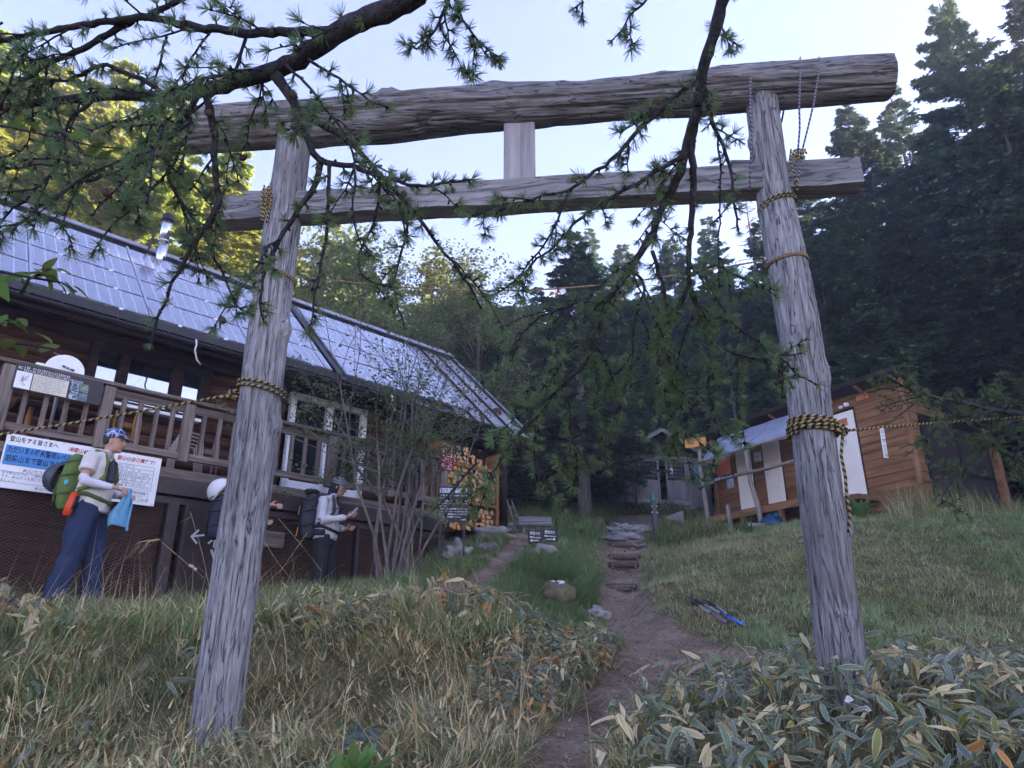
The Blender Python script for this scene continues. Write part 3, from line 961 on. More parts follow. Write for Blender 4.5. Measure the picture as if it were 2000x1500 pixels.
# ================================================================== THE LODGE
# local frame: x along the front (to the far right), y into the building, z up
HO = Vector((HN[0] * -8.7, HN[1] * -8.7, 0))
HRZ = math.atan2(HU[1], HU[0])
def hw(s, t, z):                 # lodge frame -> world
    return Vector((HO.x + HU[0] * s - HN[0] * t, HO.y + HU[1] * s - HN[1] * t, z))
M_LOGW = wood('brown_log', lin('2d1d15'), lin('704a34'), 'X', 24, .5, rnd=.18)
M_DARKW = wood('dark_stained_wood', lin('1c1310'), lin('42302a'), 'X', 26, .4, rnd=.15)
M_DARKZ = wood('dark_stained_post', lin('1c1310'), lin('42302a'), 'Z', 26, .4, rnd=.15)
M_DECKX = wood('grey_deck_wood', lin('4f453e'), lin('948880'), 'X', 26, .45, rnd=.14)
M_DECKZ = wood('grey_deck_post', lin('544a44'), lin('9c9088'), 'Z', 26, .45, rnd=.14)
M_WHITE = plain('white_frame', (.8, .81, .84), .45, .05, 20, .05)
M_PANE, nt_, b_ = new_mat('window_pane')
b_.inputs['Base Color'].default_value = (.02, .025, .03, 1)
b_.inputs['Roughness'].default_value = .03
b_.inputs['Specular IOR Level'].default_value = 1.0
_g = n_(nt_, 'ShaderNodeBsdfGlossy')
_g.inputs['Color'].default_value = (.8, .84, .9, 1)
_g.inputs['Roughness'].default_value = .02
_mx = n_(nt_, 'ShaderNodeMixShader')
_mx.inputs[0].default_value = .40
nt_.links.new(b_.outputs[0], _mx.inputs[1])
nt_.links.new(_g.outputs[0], _mx.inputs[2])
nt_.links.new(_mx.outputs[0], nt_.nodes['Material Output'].inputs['Surface'])
bump(nt_, b_, noise_tex(nt_, coords(nt_), 1.5, 2), .03, .02)
M_DARKPANE, nt_, b_ = new_mat('dark_glass')
b_.inputs['Base Color'].default_value = (.008, .009, .011, 1)
b_.inputs['Roughness'].default_value = .06
b_.inputs['Specular IOR Level'].default_value = .45
bump(nt_, b_, noise_tex(nt_, coords(nt_), 1.2, 2), .03, .02)

lodge = empty('mountain_lodge', HO, HRZ, label='dark log mountain lodge with solar panels on a steep metal roof', category='lodge')
WT = 1.4                          # the log wall stands this far behind the deck edge
# log courses, split round the openings
course, zc0 = .19, 2.06
for i in range(13):
    z = zc0 + i * course
    spans = [(-1.6, 9.45)]
    if 3.06 < z < 3.78:
        spans = [(-1.6, 2.10), (3.66, 4.90), (6.42, 9.45)]
    elif z < 3.92:
        spans = [(-1.6, 4.90), (6.42, 9.45)]
    for a, b in spans:
        mb = MB()
        n = max(4, int((b - a) / .35))
        mb.tube([(a + (b - a) * j / n, WT + .1 + .008 * nz(j * .7, i), z + .006 * nz(i, j * .6)) for j in range(n + 1)],
                [(.102 + .006 * nz(j, i * 2.)) for j in range(n + 1)], 12)
        mb.build('log', M_LOGW, lodge, True)
for i in range(13):               # crossing log ends at the right corner
    z = zc0 + (i + .5) * course
    MB().tube([(9.28, WT - .22, z), (9.28, WT + 3.6, z)], .1, 10).build('log', M_LOGW, lodge, True)
MB().box((3.9, WT + .32, 3.2), (11.0, .1, 2.6)).build('inner_wall', M_DARKW, lodge)
# gable walls and back
for s_ in (-1.5, 9.3):
    MB().prism([(s_, WT + .2, 2.0), (s_, WT + 3.5, 2.0), (s_, WT + 3.5, 4.55), (s_, 3.2, 6.05), (s_, WT + .2, 4.55)], (.1, 0, 0)).build('gable_wall', M_DARKW, lodge)
MB().box((3.9, WT + 3.55, 3.2), (10.9, .1, 2.7)).build('back_wall', M_DARKW, lodge)
MB().box((3.9, WT + 1.9, 1.3), (10.8, 3.3, 1.4)).build('foundation', plain('concrete', lin('6f6d6a'), .9, .2), lodge)
# triple window
win = MB().box((2.88, WT - .02, 3.78), (1.60, .14, .09), bev=.005)
win.box((2.88, WT - .02, 3.06), (1.60, .14, .07), bev=.005)
for s_, w_ in ((2.13, .10), (2.51, .11), (3.22, .13), (3.61, .10)):
    win.box((s_, WT - .02, 3.42), (w_, .13, .66), bev=.005)
wo = win.build('window', M_DARKW, lodge)
for a, b in ((2.18, 2.455), (2.565, 3.155), (3.285, 3.56)):
    MB().box(((a + b) / 2, WT + .02, 3.42), (b - a, .012, .64)).build('pane', M_PANE, wo)
MB().box((2.80, WT - .12, 3.01), (1.55, .14, .045), bev=.005).build('sill', M_WHITE, wo)
# sliding doors
dr = MB()
for s_, w_ in ((5.02, .09), (5.67, .12), (6.33, .11)):
    dr.box((s_, WT + .02, 3.0), (w_, .1, 1.70), bev=.006)
dr.box((5.67, WT + .02, 3.80), (1.40, .1, .10), bev=.006)
dr.box((5.67, WT + .02, 2.30), (1.40, .1, .26), bev=.006)
do = dr.build('sliding_door', M_WHITE, lodge)
for a, b in ((5.065, 5.61), (5.73, 6.275)):
    MB().box(((a + b) / 2, WT + .05, 3.1), (b - a, .012, 1.40)).build('pane', M_DARKPANE, do)
MB().tube([(5.05, WT - .05, 3.02), (5.05, WT - .09, 2.99), (5.05, WT - .09, 2.86), (5.05, WT - .05, 2.83)], .008, 6).build('handle', M_WHITE, do, True)
MB().box((7.55, WT - .01, 2.95), (.7, .1, .75), bev=.01).build('shutter', M_DARKW, lodge)
# ---------------------------------------------------------------- roof
RE, RZ0, RR, RZ1 = .62, 3.90, 3.2, 6.36     # eave t, z and ridge t, z
RL = math.hypot(RR - RE, RZ1 - RZ0)
rdir = Vector((0, (RR - RE) / RL, (RZ1 - RZ0) / RL))
rnor = Vector((0, -rdir.z, rdir.y))
def rp(s, q, h=0.0):              # a point on the roof: s along, q up the slope, h above it
    return Vector((s, RE, RZ0)) + rdir * q + rnor * h
M_ROOF, nt_, b_ = new_mat('roof_metal')
_f = noise_tex(nt_, coords(nt_, (1, .25, .25)), 5, 6)
nt_.links.new(ramp(nt_, _f, [(.3, lin('7d7a80')), (.7, lin('a19ea6'))]), b_.inputs['Base Color'])
b_.inputs['Metallic'].default_value = .35
b_.inputs['Roughness'].default_value = .42
bump(nt_, b_, noise_tex(nt_, coords(nt_), 3, 3), .12, .02)
M_ROOFDK = plain('dark_roof_edge', lin('2b2a2f'), .5, .2, 8, .1, metal=.3)
roof = MB()
roof.prism([rp(-1.9, -.02, -.05), rp(9.62, -.02, -.05), rp(9.62, RL, -.05), rp(-1.9, RL, -.05)], rnor * -.06)
back = Vector((0, (RR - RE) / RL, -(RZ1 - RZ0) / RL))
roof.prism([Vector((-1.9, RR, RZ1)) , Vector((9.62, RR, RZ1)), Vector((9.62, RR, RZ1)) + back * RL, Vector((-1.9, RR, RZ1)) + back * RL], Vector((0, 0, -.08)))
ro = roof.build('roof', M_DARKW, lodge)
pw = .46
s = -1.9
while s < 9.55:                   # standing-seam trays, each one a tray with a raised seam
    e = min(s + pw, 9.64)
    mb = MB()
    mb.prism([rp(s + .012, -.05, -.045), rp(e - .012, -.05, -.045), rp(e - .012, RL, -.045), rp(s + .012, RL, -.045)], rnor * .012)
    mb.prism([rp(e - .014, -.05, -.04), rp(e + .014, -.05, -.04), rp(e + .014, RL, -.04), rp(e - .014, RL, -.04)], rnor * .05, 1)
    mb.build('roof_tray', [M_ROOF, M_ROOFDK], ro)
    s = e
rc = MB()
rc.prism([rp(-1.9, RL - .10, .02), rp(9.66, RL - .10, .02), rp(9.66, RL + .03, .03), rp(-1.9, RL + .03, .03)], rnor * .03)
rc.prism([Vector((-1.9, RR, RZ1 + .08)), Vector((9.66, RR, RZ1 + .08)), Vector((9.66, RR, RZ1 + .08)) + back * .2, Vector((-1.9, RR, RZ1 + .08)) + back * .2], Vector((0, 0, -.02)))
rc.build('ridge_cap', M_ROOF, ro)
MB().prism([rp(-1.9, RL - .17, -.01), rp(9.66, RL - .17, -.01), rp(9.66, RL - .11, -.01), rp(-1.9, RL - .11, -.01)], rnor * .06).build('ridge_flashing', M_ROOFDK, ro)
MB().beam(rp(9.66, -.04, -.03), rp(9.66, RL, -.03), .05, .10, rnor).build('verge_trim', M_ROOF, ro)
# fascia, gutter, rafters
MB().box((3.85, RE + .06, RZ0 - .075), (11.5, .05, .09), bev=.006).build('fascia', M_DARKW, ro)
g = MB()
prof = [(-.06 * math.cos(a), -.045 * math.sin(a)) for a in np.linspace(0, math.pi, 9)]
vv = [(s_, RE - .03 + a, RZ0 - .035 + b) for s_ in (-1.9, 9.0) for a, b in prof] 
vv += [(s_, RE - .03 + a * .88, RZ0 - .035 + b * .88) for s_ in (-1.9, 9.0) for a, b in prof]
k = len(prof)
ff = [(i, i + 1, k + i + 1, k + i) for i in range(k - 1)] + [(2 * k + i + 1, 2 * k + i, 3 * k + i, 3 * k + i + 1) for i in range(k - 1)]
ff += [(0, k, 3 * k, 2 * k), (k - 1, 3 * k - 1, 4 * k - 1, 2 * k - 1), tuple(range(k)) + tuple(range(3 * k - 1, 2 * k - 1, -1)), tuple(range(k, 2 * k))[::-1] + tuple(range(3 * k, 4 * k))]
g.add(vv, ff)
g.build('gutter', M_ROOFDK, ro)
for s_ in np.arange(-1.6, 9.0, .62):
    MB().beam((s_, RE - .10, RZ0 - .03), (s_, RE + .06, RZ0 - .03), .02, .035).build('gutter_bracket', M_ROOFDK, ro)
    MB().beam(rp(s_ + .2, .06, -.15), rp(s_ + .2, 1.3, -.15), .06, .08, rnor).build('rafter', M_DARKW, ro)
# cable ends hanging from the eave
M_CABLE = plain('pale_cable', (.6, .58, .55), .5, .05, 20, 0)
for s_, h_ in ((3.08, .34), (6.25, .26)):
    MB().tube([(s_, RE - .13, RZ0 - .02), (s_ + .01, RE - .15, RZ0 - .10), (s_ + .0, RE - .15, RZ0 - .18), (s_ + .05, RE - .13, RZ0 - h_ + .04), (s_ + .12, RE - .1, RZ0 - h_)], .012, 7).build('cable', M_CABLE, ro, True)
# solar panels
M_PV, nt_, b_ = new_mat('solar_cells')
_uv = n_(nt_, 'ShaderNodeUVMap')
_sp = n_(nt_, 'ShaderNodeSeparateXYZ')
nt_.links.new(_uv.outputs[0], _sp.inputs[0])
def _grid(sock, n, w):
    fr = math_(nt_, 'FRACT', math_(nt_, 'MULTIPLY', sock, n))
    return math_(nt_, 'GREATER_THAN', math_(nt_, 'ABSOLUTE', math_(nt_, 'SUBTRACT', fr, .5)), .5 - w)
_gx, _gy = _grid(_sp.outputs[0], 9, .045), _grid(_sp.outputs[1], 6, .03)
_dot = math_(nt_, 'MULTIPLY', _grid(_sp.outputs[0], 9, .09), _grid(_sp.outputs[1], 6, .10))
_bus = _grid(_sp.outputs[1], 18, .05)
_line = math_(nt_, 'MAXIMUM', math_(nt_, 'MAXIMUM', _gx, math_(nt_, 'MULTIPLY', _gy, .35)), math_(nt_, 'MAXIMUM', _dot, math_(nt_, 'MULTIPLY', _bus, .25)))
_cell = ramp(nt_, noise_tex(nt_, coords(nt_), 4, 3), [(.3, lin('575c72')), (.7, lin('686e86'))])
nt_.links.new(mixc(nt_, _cell, lin('a4aac0'), _line), b_.inputs['Base Color'])
b_.inputs['Roughness'].default_value = .16
b_.inputs['Specular IOR Level'].default_value = 1.0
b_.inputs['Coat Weight'].default_value = .9
b_.inputs['Coat Roughness'].default_value = .12
b_.inputs['Coat IOR'].default_value = 1.7
bump(nt_, b_, noise_tex(nt_, coords(nt_), 2.2, 2), .04, .02)
M_ALU = plain('panel_frame', lin('b5b8c6'), .35, .05, 10, 0, metal=.7)
M_BLACK = plain('black_metal', (.012, .012, .014), .5, .2, 20, .05)
rows = [(.20 + i * .70, .20 + i * .70 + .665) for i in range(4)]
cols = [(-1.55, -.22), (-.18, 1.15), (1.19, 2.52), (2.56, 3.89), (3.93, 5.26), (5.52, 6.80), (6.84, 8.02)]
for ci, (a, b) in enumerate(cols):
    for q0, q1 in rows:
        mb = MB()
        f0 = [rp(a, q0, .06), rp(b, q0, .06), rp(b, q1, .06), rp(a, q1, .06)]
        mb.prism(f0, rnor * .03, 1)
        mb.add([rp(a + .012, q0 + .010, .093), rp(b - .012, q0 + .010, .093), rp(b - .012, q1 - .010, .093), rp(a + .012, q1 - .010, .093)], [(0, 1, 2, 3)], 0, [[(0, 0), (1, 0), (1, 1), (0, 1)]])
        mb.build('solar_panel', [M_PV, M_ALU], ro)
    if ci not in (4,):
        MB().beam(rp(b + .02, .15, .085), rp(b + .02, 3.02, .085), .028, .05, rnor).build('panel_rail', M_ALU, ro)
    for q in (a + .35, b - .35):   # clamps at the lower edge
        for q0, q1 in rows:
            MB().box(rp(q, q0 - .016, .085), (.05, .03, .03)).build('panel_clamp', M_ALU, ro)
MB().box((2.6, RE + .04, RZ0 + .09), (8.5, .06, .10)).build('panel_edge_guard', M_BLACK, ro)
MB().beam(rp(5.40, -.05, .05), rp(5.40, 3.1, .05), .10, .06, rnor).build('cable_tray', M_BLACK, ro)
# flue
M_STEEL = plain('stainless_steel', (.62, .63, .66), .22, .08, 6, .02, metal=.95)
fl = Vector((3.12, RE, RZ0)) + rdir * (RL - .30)
flu = MB()
flu.tube([fl + Vector((0, 0, -.2)), fl + Vector((0, 0, .34))], .085, 20)
flu.tube([fl + Vector((0, 0, .34)), fl + Vector((0, 0, .36)), fl + Vector((0, 0, .37))], [.095, .095, .085], 20)
flu.tube([fl + Vector((0, 0, .36)), fl + Vector((0, 0, .80))], .082, 20)
fo = flu.build('flue', M_STEEL, ro, True)
MB().tube([fl + Vector((0, 0, .76)), fl + Vector((0, 0, .80)), fl + Vector((0, 0, .81)), fl + Vector((0, 0, .86)), fl + Vector((0, 0, .89))], [.098, .10, .088, .10, .07], 20).build('flue_cap', M_BLACK, fo, True)
MB().beam(fl + Vector((-.2, .1, .0)), fl + Vector((-.12, .1, .62)), .03, .03).build('flue_brace', M_BLACK, fo)
MB().box(fl + Vector((0, -.03, -.06)), (.42, .34, .04), Matrix.Rotation(math.atan2(rdir.z, rdir.y), 3, 'X')).build('flue_flashing', M_ALU, fo)
# downpipe at the right corner
MB().tube([(9.33, WT - .32, 3.80), (9.33, WT - .34, 3.2), (9.31, WT - .34, 2.4), (9.27, WT - .33, 1.95)], .03, 10).build('downpipe', M_WHITE, lodge, True)
# post that carries the eave beyond the corner, on a stone
MB().tube([(9.05, .75, 1.75), (9.05, .8, 3.75)], [.075, .07], 12).build('eave_post', M_DARKZ, lodge, True)
MB().box((8.6, .8, 3.70), (1.9, .1, .16), bev=.01).build('eave_beam', M_DARKW, lodge)

# ================================================================== DECK AND UNDERCROFT
deck = empty('wooden_deck', HO, HRZ, label='raised deck with grey railing and mesh-clad base along the lodge', category='deck')
ZD, ZT = 2.00, 2.83
for i in range(12):               # boards run along the front
    t0 = .02 + i * .115
    MB().box((4.05, t0 + .05, ZD - .02), (6.0, .10, .035), bev=.004).build('deck_board', M_DECKX, deck)
MB().box((4.05, .0, ZD - .07), (6.02, .05, .13), bev=.005).build('deck_edge', M_DECKX, deck)
for s_ in np.arange(1.3, 7.0, .62):
    MB().box((s_, .7, ZD - .12), (.07, 1.36, .14)).build('joist', M_DARKW, deck)
posts = [(1.10, .13), (2.06, .12), (2.97, .12), (3.95, .11), (4.96, .14), (5.95, .11), (6.95, .12)]
for s_, w_ in posts:
    MB().box((s_, -.035, (2.08 + ZT - .03) / 2), (w_, .10, ZT - .03 - 2.08), bev=.008).build('railing_post', M_DECKZ, deck)
MB().box((4.03, -.03, ZT), (6.12, .15, .045), bev=.008).build('top_rail', M_DECKX, deck)
MB().box((4.03, -.02, ZT - .085), (6.0, .045, .10), bev=.006).build('upper_rail', M_DECKX, deck)
MB().box((4.03, -.02, 2.155), (6.0, .05, .085), bev=.006).build('lower_rail', M_DECKX, deck)
for (a, wa), (b, wb) in zip(posts, posts[1:]):
    nb_ = 4
    for i in range(nb_):
        x = a + (b - a) * (i + 1) / (nb_ + 1)
        MB().box((x, -.022, 2.46), (.05, .04, .56), bev=.004).build('baluster', M_DECKZ, deck)
# returning rail at the left end
MB().box((1.06, .62, ZT), (.13, 1.3, .045), bev=.006).build('top_rail', M_DECKZ, deck)
MB().box((1.06, .62, 2.155), (.05, 1.3, .08), bev=.006).build('lower_rail', M_DECKZ, deck)
for i in range(6):
    MB().box((1.06, .16 + i * .2, 2.46), (.04, .045, .56)).build('baluster', M_DECKZ, deck)
# short rail at the right end
MB().box((6.97, .55, ZT), (.12, 1.1, .045), bev=.006).build('top_rail', M_DECKZ, deck)
for i in range(4):
    MB().box((6.97, .2 + i * .24, 2.46), (.04, .045, .56)).build('baluster', M_DECKZ, deck)
# undercroft: dark steel frame, expanded metal, a door
M_IRON = plain('brown_painted_steel', lin('3d3231'), .6, .25, 14, .2)
M_IRON2 = plain('rusty_mesh', lin('5f4a3f'), .75, .35, 12, .3)
M_BACK = wood('undercroft_boards', lin('33241d'), lin('5f4536'), 'X', 20, .4)
MB().box((3.0, .02, 1.79), (8.1, .10, .20), bev=.006).build('steel_beam', M_IRON, deck)
MB().box((3.0, .05, 1.63), (8.1, .06, .08), bev=.004).build('steel_beam', M_IRON, deck)
for s_, w_ in ((-.9, .1), (2.98, .13), (3.14, .05), (3.98, .14), (5.5, .06), (6.98, .13)):
    zb = min(.3, 9) if s_ < 4 else gz(*hw(s_, 0, 0).xy) - .25
    MB().box((s_, .03, (zb + 1.60) / 2), (w_, .09, 1.60 - zb), bev=.005).build('steel_post', M_IRON, deck)
MB().box((3.0, .30, 1.05), (8.0, .05, 1.6)).build('undercroft_wall', M_BACK, deck)
MB().box((6.98, .8, 1.4), (.06, 1.5, 1.2)).build('side_wall', M_IRON, deck)
def expanded(a, b, z0, z1, y):
    mb = MB()
    cw, chh, w, th = .062, .034, .008, .006
    ny = int((z1 - z0) / chh)
    nx = int((b - a) / cw)
    for j in range(ny):
        for i in range(nx):
            x0, zz = a + i * cw, z0 + j * chh
            for (xa, za, xb, zb_) in ((x0, zz + chh / 2, x0 + cw / 2, zz + chh), (x0 + cw / 2, zz + chh, x0 + cw, zz + chh / 2),
                                      (x0, zz + chh / 2, x0 + cw / 2, zz), (x0 + cw / 2, zz, x0 + cw, zz + chh / 2)):
                mb.add([(xa, y - th, za - w / 2), (xb, y - th, zb_ - w / 2), (xb, y + th, zb_ + w / 2), (xa, y + th, za + w / 2)], [(0, 1, 2, 3)])
    return mb.build('expanded_mesh', M_IRON2, deck, kind='stuff')
expanded(-.85, 2.92, .35, 1.60, .0)
expanded(4.05, 5.47, .45, 1.60, .0)
expanded(5.53, 6.92, .75, 1.60, .0)
dd = MB().box((3.56, .04, 1.0), (.78, .05, 1.22), bev=.006).build('steel_door', M_IRON, deck)
M_CHALK = plain('white_paint', (.75, .75, .78), .8, .1, 30, 0)
def stroke(pts, w, parent, y=.012):
    mb = MB()
    for (x0, z0), (x1, z1) in zip(pts, pts[1:]):
        d = Vector((x1 - x0, z1 - z0))
        nrm = Vector((-d.y, d.x)).normalized() * w / 2
        e = d.normalized() * w * .3
        mb.prism([(x0 + nrm.x - e.x, y, z0 + nrm.y - e.y), (x0 - nrm.x - e.x, y, z0 - nrm.y - e.y), (x1 - nrm.x + e.x, y, z1 - nrm.y + e.y), (x1 + nrm.x + e.x, y, z1 + nrm.y + e.y)], (0, -.003, 0))
    return mb.build('painted_mark', M_CHALK, parent)
stroke([(3.38, 1.27), (3.24, 1.24)], .022, dd); stroke([(3.31, 1.32), (3.24, 1.24), (3.31, 1.17)], .022, dd)
stroke([(3.44, 1.27), (3.60, 1.27)], .02, dd); stroke([(3.52, 1.34), (3.52, 1.14)], .02, dd); stroke([(3.52, 1.26), (3.45, 1.18)], .02, dd); stroke([(3.52, 1.26), (3.60, 1.18)], .02, dd)
stroke([(3.50, 1.10), (3.54, 1.02)], .03, dd); stroke([(3.27, .91), (3.31, .90)], .03, dd); stroke([(3.33, .88), (3.35, .87)], .03, dd)
# sign plate of bare wood on the mesh
MB().box((4.22, -.03, 1.30), (.34, .02, .20), bev=.004).build('wooden_plate', M_DECKX, deck)
# ================================================================== THINGS ABOUT THE LODGE
M_BOARD = plain('white_board', (.82, .83, .86), .5, .04, 6, .03)
M_BLUE = plain('blue_panel', lin('3f86c9'), .5, .06, 6, .02)
M_RED = plain('red_ink', lin('b8302c'), .6, .05, 20, 0)
M_GREYINK = plain('grey_ink', (.10, .10, .12), .7, .1, 40, 0)
def dashes(parent, x0, x1, z, h, y, mat, rnd, fill=.8, name='small_print'):
    """A line of print too small to read: short marks of letter size."""
    mb = MB()
    x = x0
    while x < x1:
        w = h * rnd.uniform(.5, 1.0)
        if rnd.random() < fill:
            k = rnd.randint(2, 3)
            for i in range(k):
                zz = z + h * (-.4 + .8 * i / max(1, k - 1))
                mb.poly([(x, y, zz - h * .07), (x + w, y, zz - h * .07), (x + w, y, zz + h * .07), (x, y, zz + h * .07)])
            mb.poly([(x + w * .4, y, z - h * .5), (x + w * .55, y, z - h * .5), (x + w * .55, y, z + h * .5), (x + w * .4, y, z + h * .5)])
        x += h * 1.05
    return mb.build(name, mat, parent, kind='stuff')
# ---------------- the big white notice board on the undercroft
rd = random.Random(5)
nbd = empty('notice_board', hw(1.98, -.045, 1.80), HRZ, label='large white volcano notice board with blue panel below the deck', category='notice board')
W2 = .765
MB().box((0, 0, 0), (2 * W2, .012, .56), bev=.003).build('panel', M_BOARD, nbd)
bl = MB().box((-.40, -.010, .06), (.70, .008, .20), bev=.002).build('blue_panel', M_BLUE, nbd)
Yt = -.0085
put_text('登山をする皆さまへ', .062, M_INK, nbd, (-.735, Yt, .225), width=.44, bold=.001)
put_text('浅間山は活火山です。登山は自己責任で！', .052, M_RED, nbd, (-.20, Yt, .212), width=.90, bold=.001, shear=.2)
put_text('ただいまの噴火警戒レベルは', .075, M_INK, nbd, (-.735, -.016, .112), width=.63, bold=.0014)
put_text('前掛山まで登山できます', .075, M_INK, nbd, (-.735, -.016, .020), width=.60, bold=.0014)
put_text('火山ガスについて', .045, M_GREYINK, nbd, (-.56, Yt, -.085), width=.36)
put_text('主な火山ガスは、二酸化硫黄と硫化水素\nです。火山ガスを感じたら、すみやかに下山し\nましょう。', .036, M_GREYINK, nbd, (-.735, Yt, -.165), width=.68, line=1.1)
put_text('火山ガスに注意', .036, M_GREYINK, nbd, (-.42, Yt, -.248), width=.25)
def frame_line(pts, w, parent, y, mat):
    mb = MB()
    for (x0, z0), (x1, z1) in zip(pts, pts[1:]):
        mb.beam((x0, y, z0), (x1, y, z1), w, .001, (0, 1, 0))
    return mb.build('ruled_line', mat, parent, kind='stuff')
frame_line([(-.75, -.11), (-.06, -.11), (-.06, -.215), (-.75, -.215), (-.75, -.11)], .003, nbd, Yt, M_GREYINK)
tx0, tx1 = .08, .70
zs = [.155, .115, .075, .035, -.03, -.115]
for z in zs:
    frame_line([(tx0, z), (tx1, z)], .003, nbd, Yt, M_GREYINK)
for x in (tx0, .30, tx1):
    frame_line([(x, zs[0]), (x, zs[-1])], .003, nbd, Yt, M_GREYINK)
for i, z in enumerate((.135, .095, .055, .015, -.015, -.055, -.085)):
    dashes(nbd, .32, .48 if i == 0 else rd.uniform(.55, .68), z, .020, Yt, M_GREYINK, rd)
    if i in (1, 3, 5):
        dashes(nbd, .10, .26, z, .020, Yt, M_GREYINK, rd)
frame_line([(.36, -.14), (.68, -.14), (.68, -.245), (.36, -.245), (.36, -.14)], .003, nbd, Yt, M_GREYINK)
put_text('登山口は注意が必要', .030, M_GREYINK, nbd, (.38, Yt, -.158), width=.27)
put_text('条件を調べておき', .030, M_GREYINK, nbd, (.38, Yt, -.190), width=.24)
put_text('（0267-25-1304）', .036, M_INK, nbd, (.36, Yt, -.225), width=.30)
put_text('小諸市・警察署', .034, M_INK, nbd, (-.08, Yt, -.235), width=.26)
for x in (-.74, -.25, .25, .74):
    for z in (-.265, .265):
        MB().tube([(x, -.006, z), (x, -.011, z)], .006, 8).build('screw', M_ALU, nbd)
# ---------------- information panel hung on the railing
ip = empty('interpretive_sign', hw(1.55, -.125, 2.67), HRZ, label='long dark information sign with map and bird photos on the railing', category='sign')
ip.scale = (.72, 1, .92)
M_PDARK = plain('panel_brown', lin('2f2a2b'), .5, .1, 8, .02)
M_CREAM = plain('panel_cream', lin('d9d4c4'), .55, .05, 9, 0)
MB().box((0, 0, 0), (1.16, .014, .30), bev=.003).build('backing', M_PDARK, ip)
MB().box((-.46, -.009, -.035), (.20, .004, .20)).build('map', M_BOARD, ip)
MB().box((-.115, -.009, -.035), (.46, .004, .20)).build('text_sheet', M_CREAM, ip)
put_text('A5', .05, M_BOARD, ip, (-.555, -.0085, .105))
dashes(ip, -.48, .10, .118, .026, -.0085, M_BOARD, rd, .9)
dashes(ip, -.48, .30, .085, .022, -.0085, M_BOARD, rd, .9)
for i in range(8):
    dashes(ip, -.335, rd.uniform(.0, .1), .045 - i * .023, .012, -.012, M_GREYINK, rd, .9)
mb = MB()
for j in range(5):
    c = Vector((-.46 + rd.uniform(-.05, .05), -.0125, -.035 + rd.uniform(-.05, .05)))
    pts = [c + Vector((rd.uniform(-.05, .05), 0, rd.uniform(-.05, .05))) for _ in range(7)]
    mb.tube(pts, .0012, 4)
mb.build('map_line', M_GREYINK, ip, kind='stuff')
for i, (x, z, c1, c2) in enumerate(((.205, .02, '8fb0d8', '3f5236'), (.33, .02, '7f9088', '5a6b4a'), (.205, -.09, 'b9c8d8', '232a30'), (.33, -.09, '6f8aa0', '42505a'))):
    m_, nt_, b_ = new_mat('photo_print')
    nt_.links.new(ramp(nt_, noise_tex(nt_, coords(nt_), 16 + i * 5, 4), [(.4, lin(c1)), (.6, lin(c2))]), b_.inputs['Base Color'])
    MB().box((x, -.009, z), (.118, .004, .10)).build('photo', m_, ip)
# ---------------- satellite dish
dc = atY(126, 724, 7.55)
dish = empty('satellite_dish', dc, HRZ - .1, label='white round satellite dish behind the deck railing', category='dish')
mb = MB()
rings, segs = 6, 28
vs_, fs_ = [], []
for i in range(rings + 1):
    r = .215 * i / rings
    for j in range(segs):
        a = 2 * math.pi * j / segs
        vs_.append((r * math.cos(a) * .92, -.05 * (1 - (r / .215) ** 2) * -1, r * math.sin(a)))
for i in range(rings):
    for j in range(segs):
        fs_.append((i * segs + j, i * segs + (j + 1) % segs, (i + 1) * segs + (j + 1) % segs, (i + 1) * segs + j))
rt = Matrix.Rotation(R(-14), 3, 'X') @ Matrix.Rotation(R(16), 3, 'Y')
mb.add([rt @ Vector(p) for p in vs_], fs_)
ds = mb.build('reflector', M_WHITE, dish, True)
sm = ds.modifiers.new('thickness', 'SOLIDIFY'); sm.thickness = .008
MB().box(rt @ Vector((.02, -.005, .045)), (.13, .003, .028), rt).build('label_plate', M_PDARK, dish)
tt = put_text('4K 8K', .028, M_BOARD, dish, rt @ Vector((.02, -.010, .045)), align='CENTER')
tt.rotation_euler = (rt @ Matrix.Rotation(R(90), 3, 'X')).to_euler()
MB().box((-.24, .0, -.02), (.09, .08, .09), bev=.008).build('converter_head', M_WHITE, dish)
MB().tube([(-.20, .0, -.06), (-.02, .12, -.2), (0, .14, -.1)], .012, 7).build('arm', M_ALU, dish, True)
MB().tube([(0, .12, .02), (0, .16, -.15), (0, .16, 2.0 - dc.z)], .02, 10).build('mast', M_ALU, dish, True)
# ---------------- furniture on the deck
M_YWOOD = wood('yellow_varnished_wood', lin('8a5f2c'), lin('c79a58'), 'Z', 20, .2)
def folding_chair(s_, t_, lab, lean=.08, mat=M_YWOOD):
    c = empty('folding_chair', hw(s_, t_, ZD), HRZ, label=lab, category='chair', group='chairs kept on the deck')
    for q in (-.11, .11):
        MB().tube([(q - .035, 0, .02), (q - .035, .03, .60), (q - .02, .035, .67), (q + .02, .035, .67), (q + .035, .03, .60), (q + .035, 0, .02)], .014, 8).build('side_loop', mat, c, True)
    MB().box((0, .05, .36), (.2, .02, .06)).build('cross_slat', mat, c)
    MB().box((0, .05, .52), (.2, .02, .06)).build('cross_slat', mat, c)
folding_chair(2.42, .35, 'yellow wooden folding chair leaning nearest the notice board')
folding_chair(3.62, .9, 'brown folding chair half hidden by the left gate pillar', mat=M_DECKZ)
stk = empty('chair_stack', hw(3.25, .45, ZD), HRZ, label='stack of folded pale chairs on the deck beside the left pillar', category='chairs')
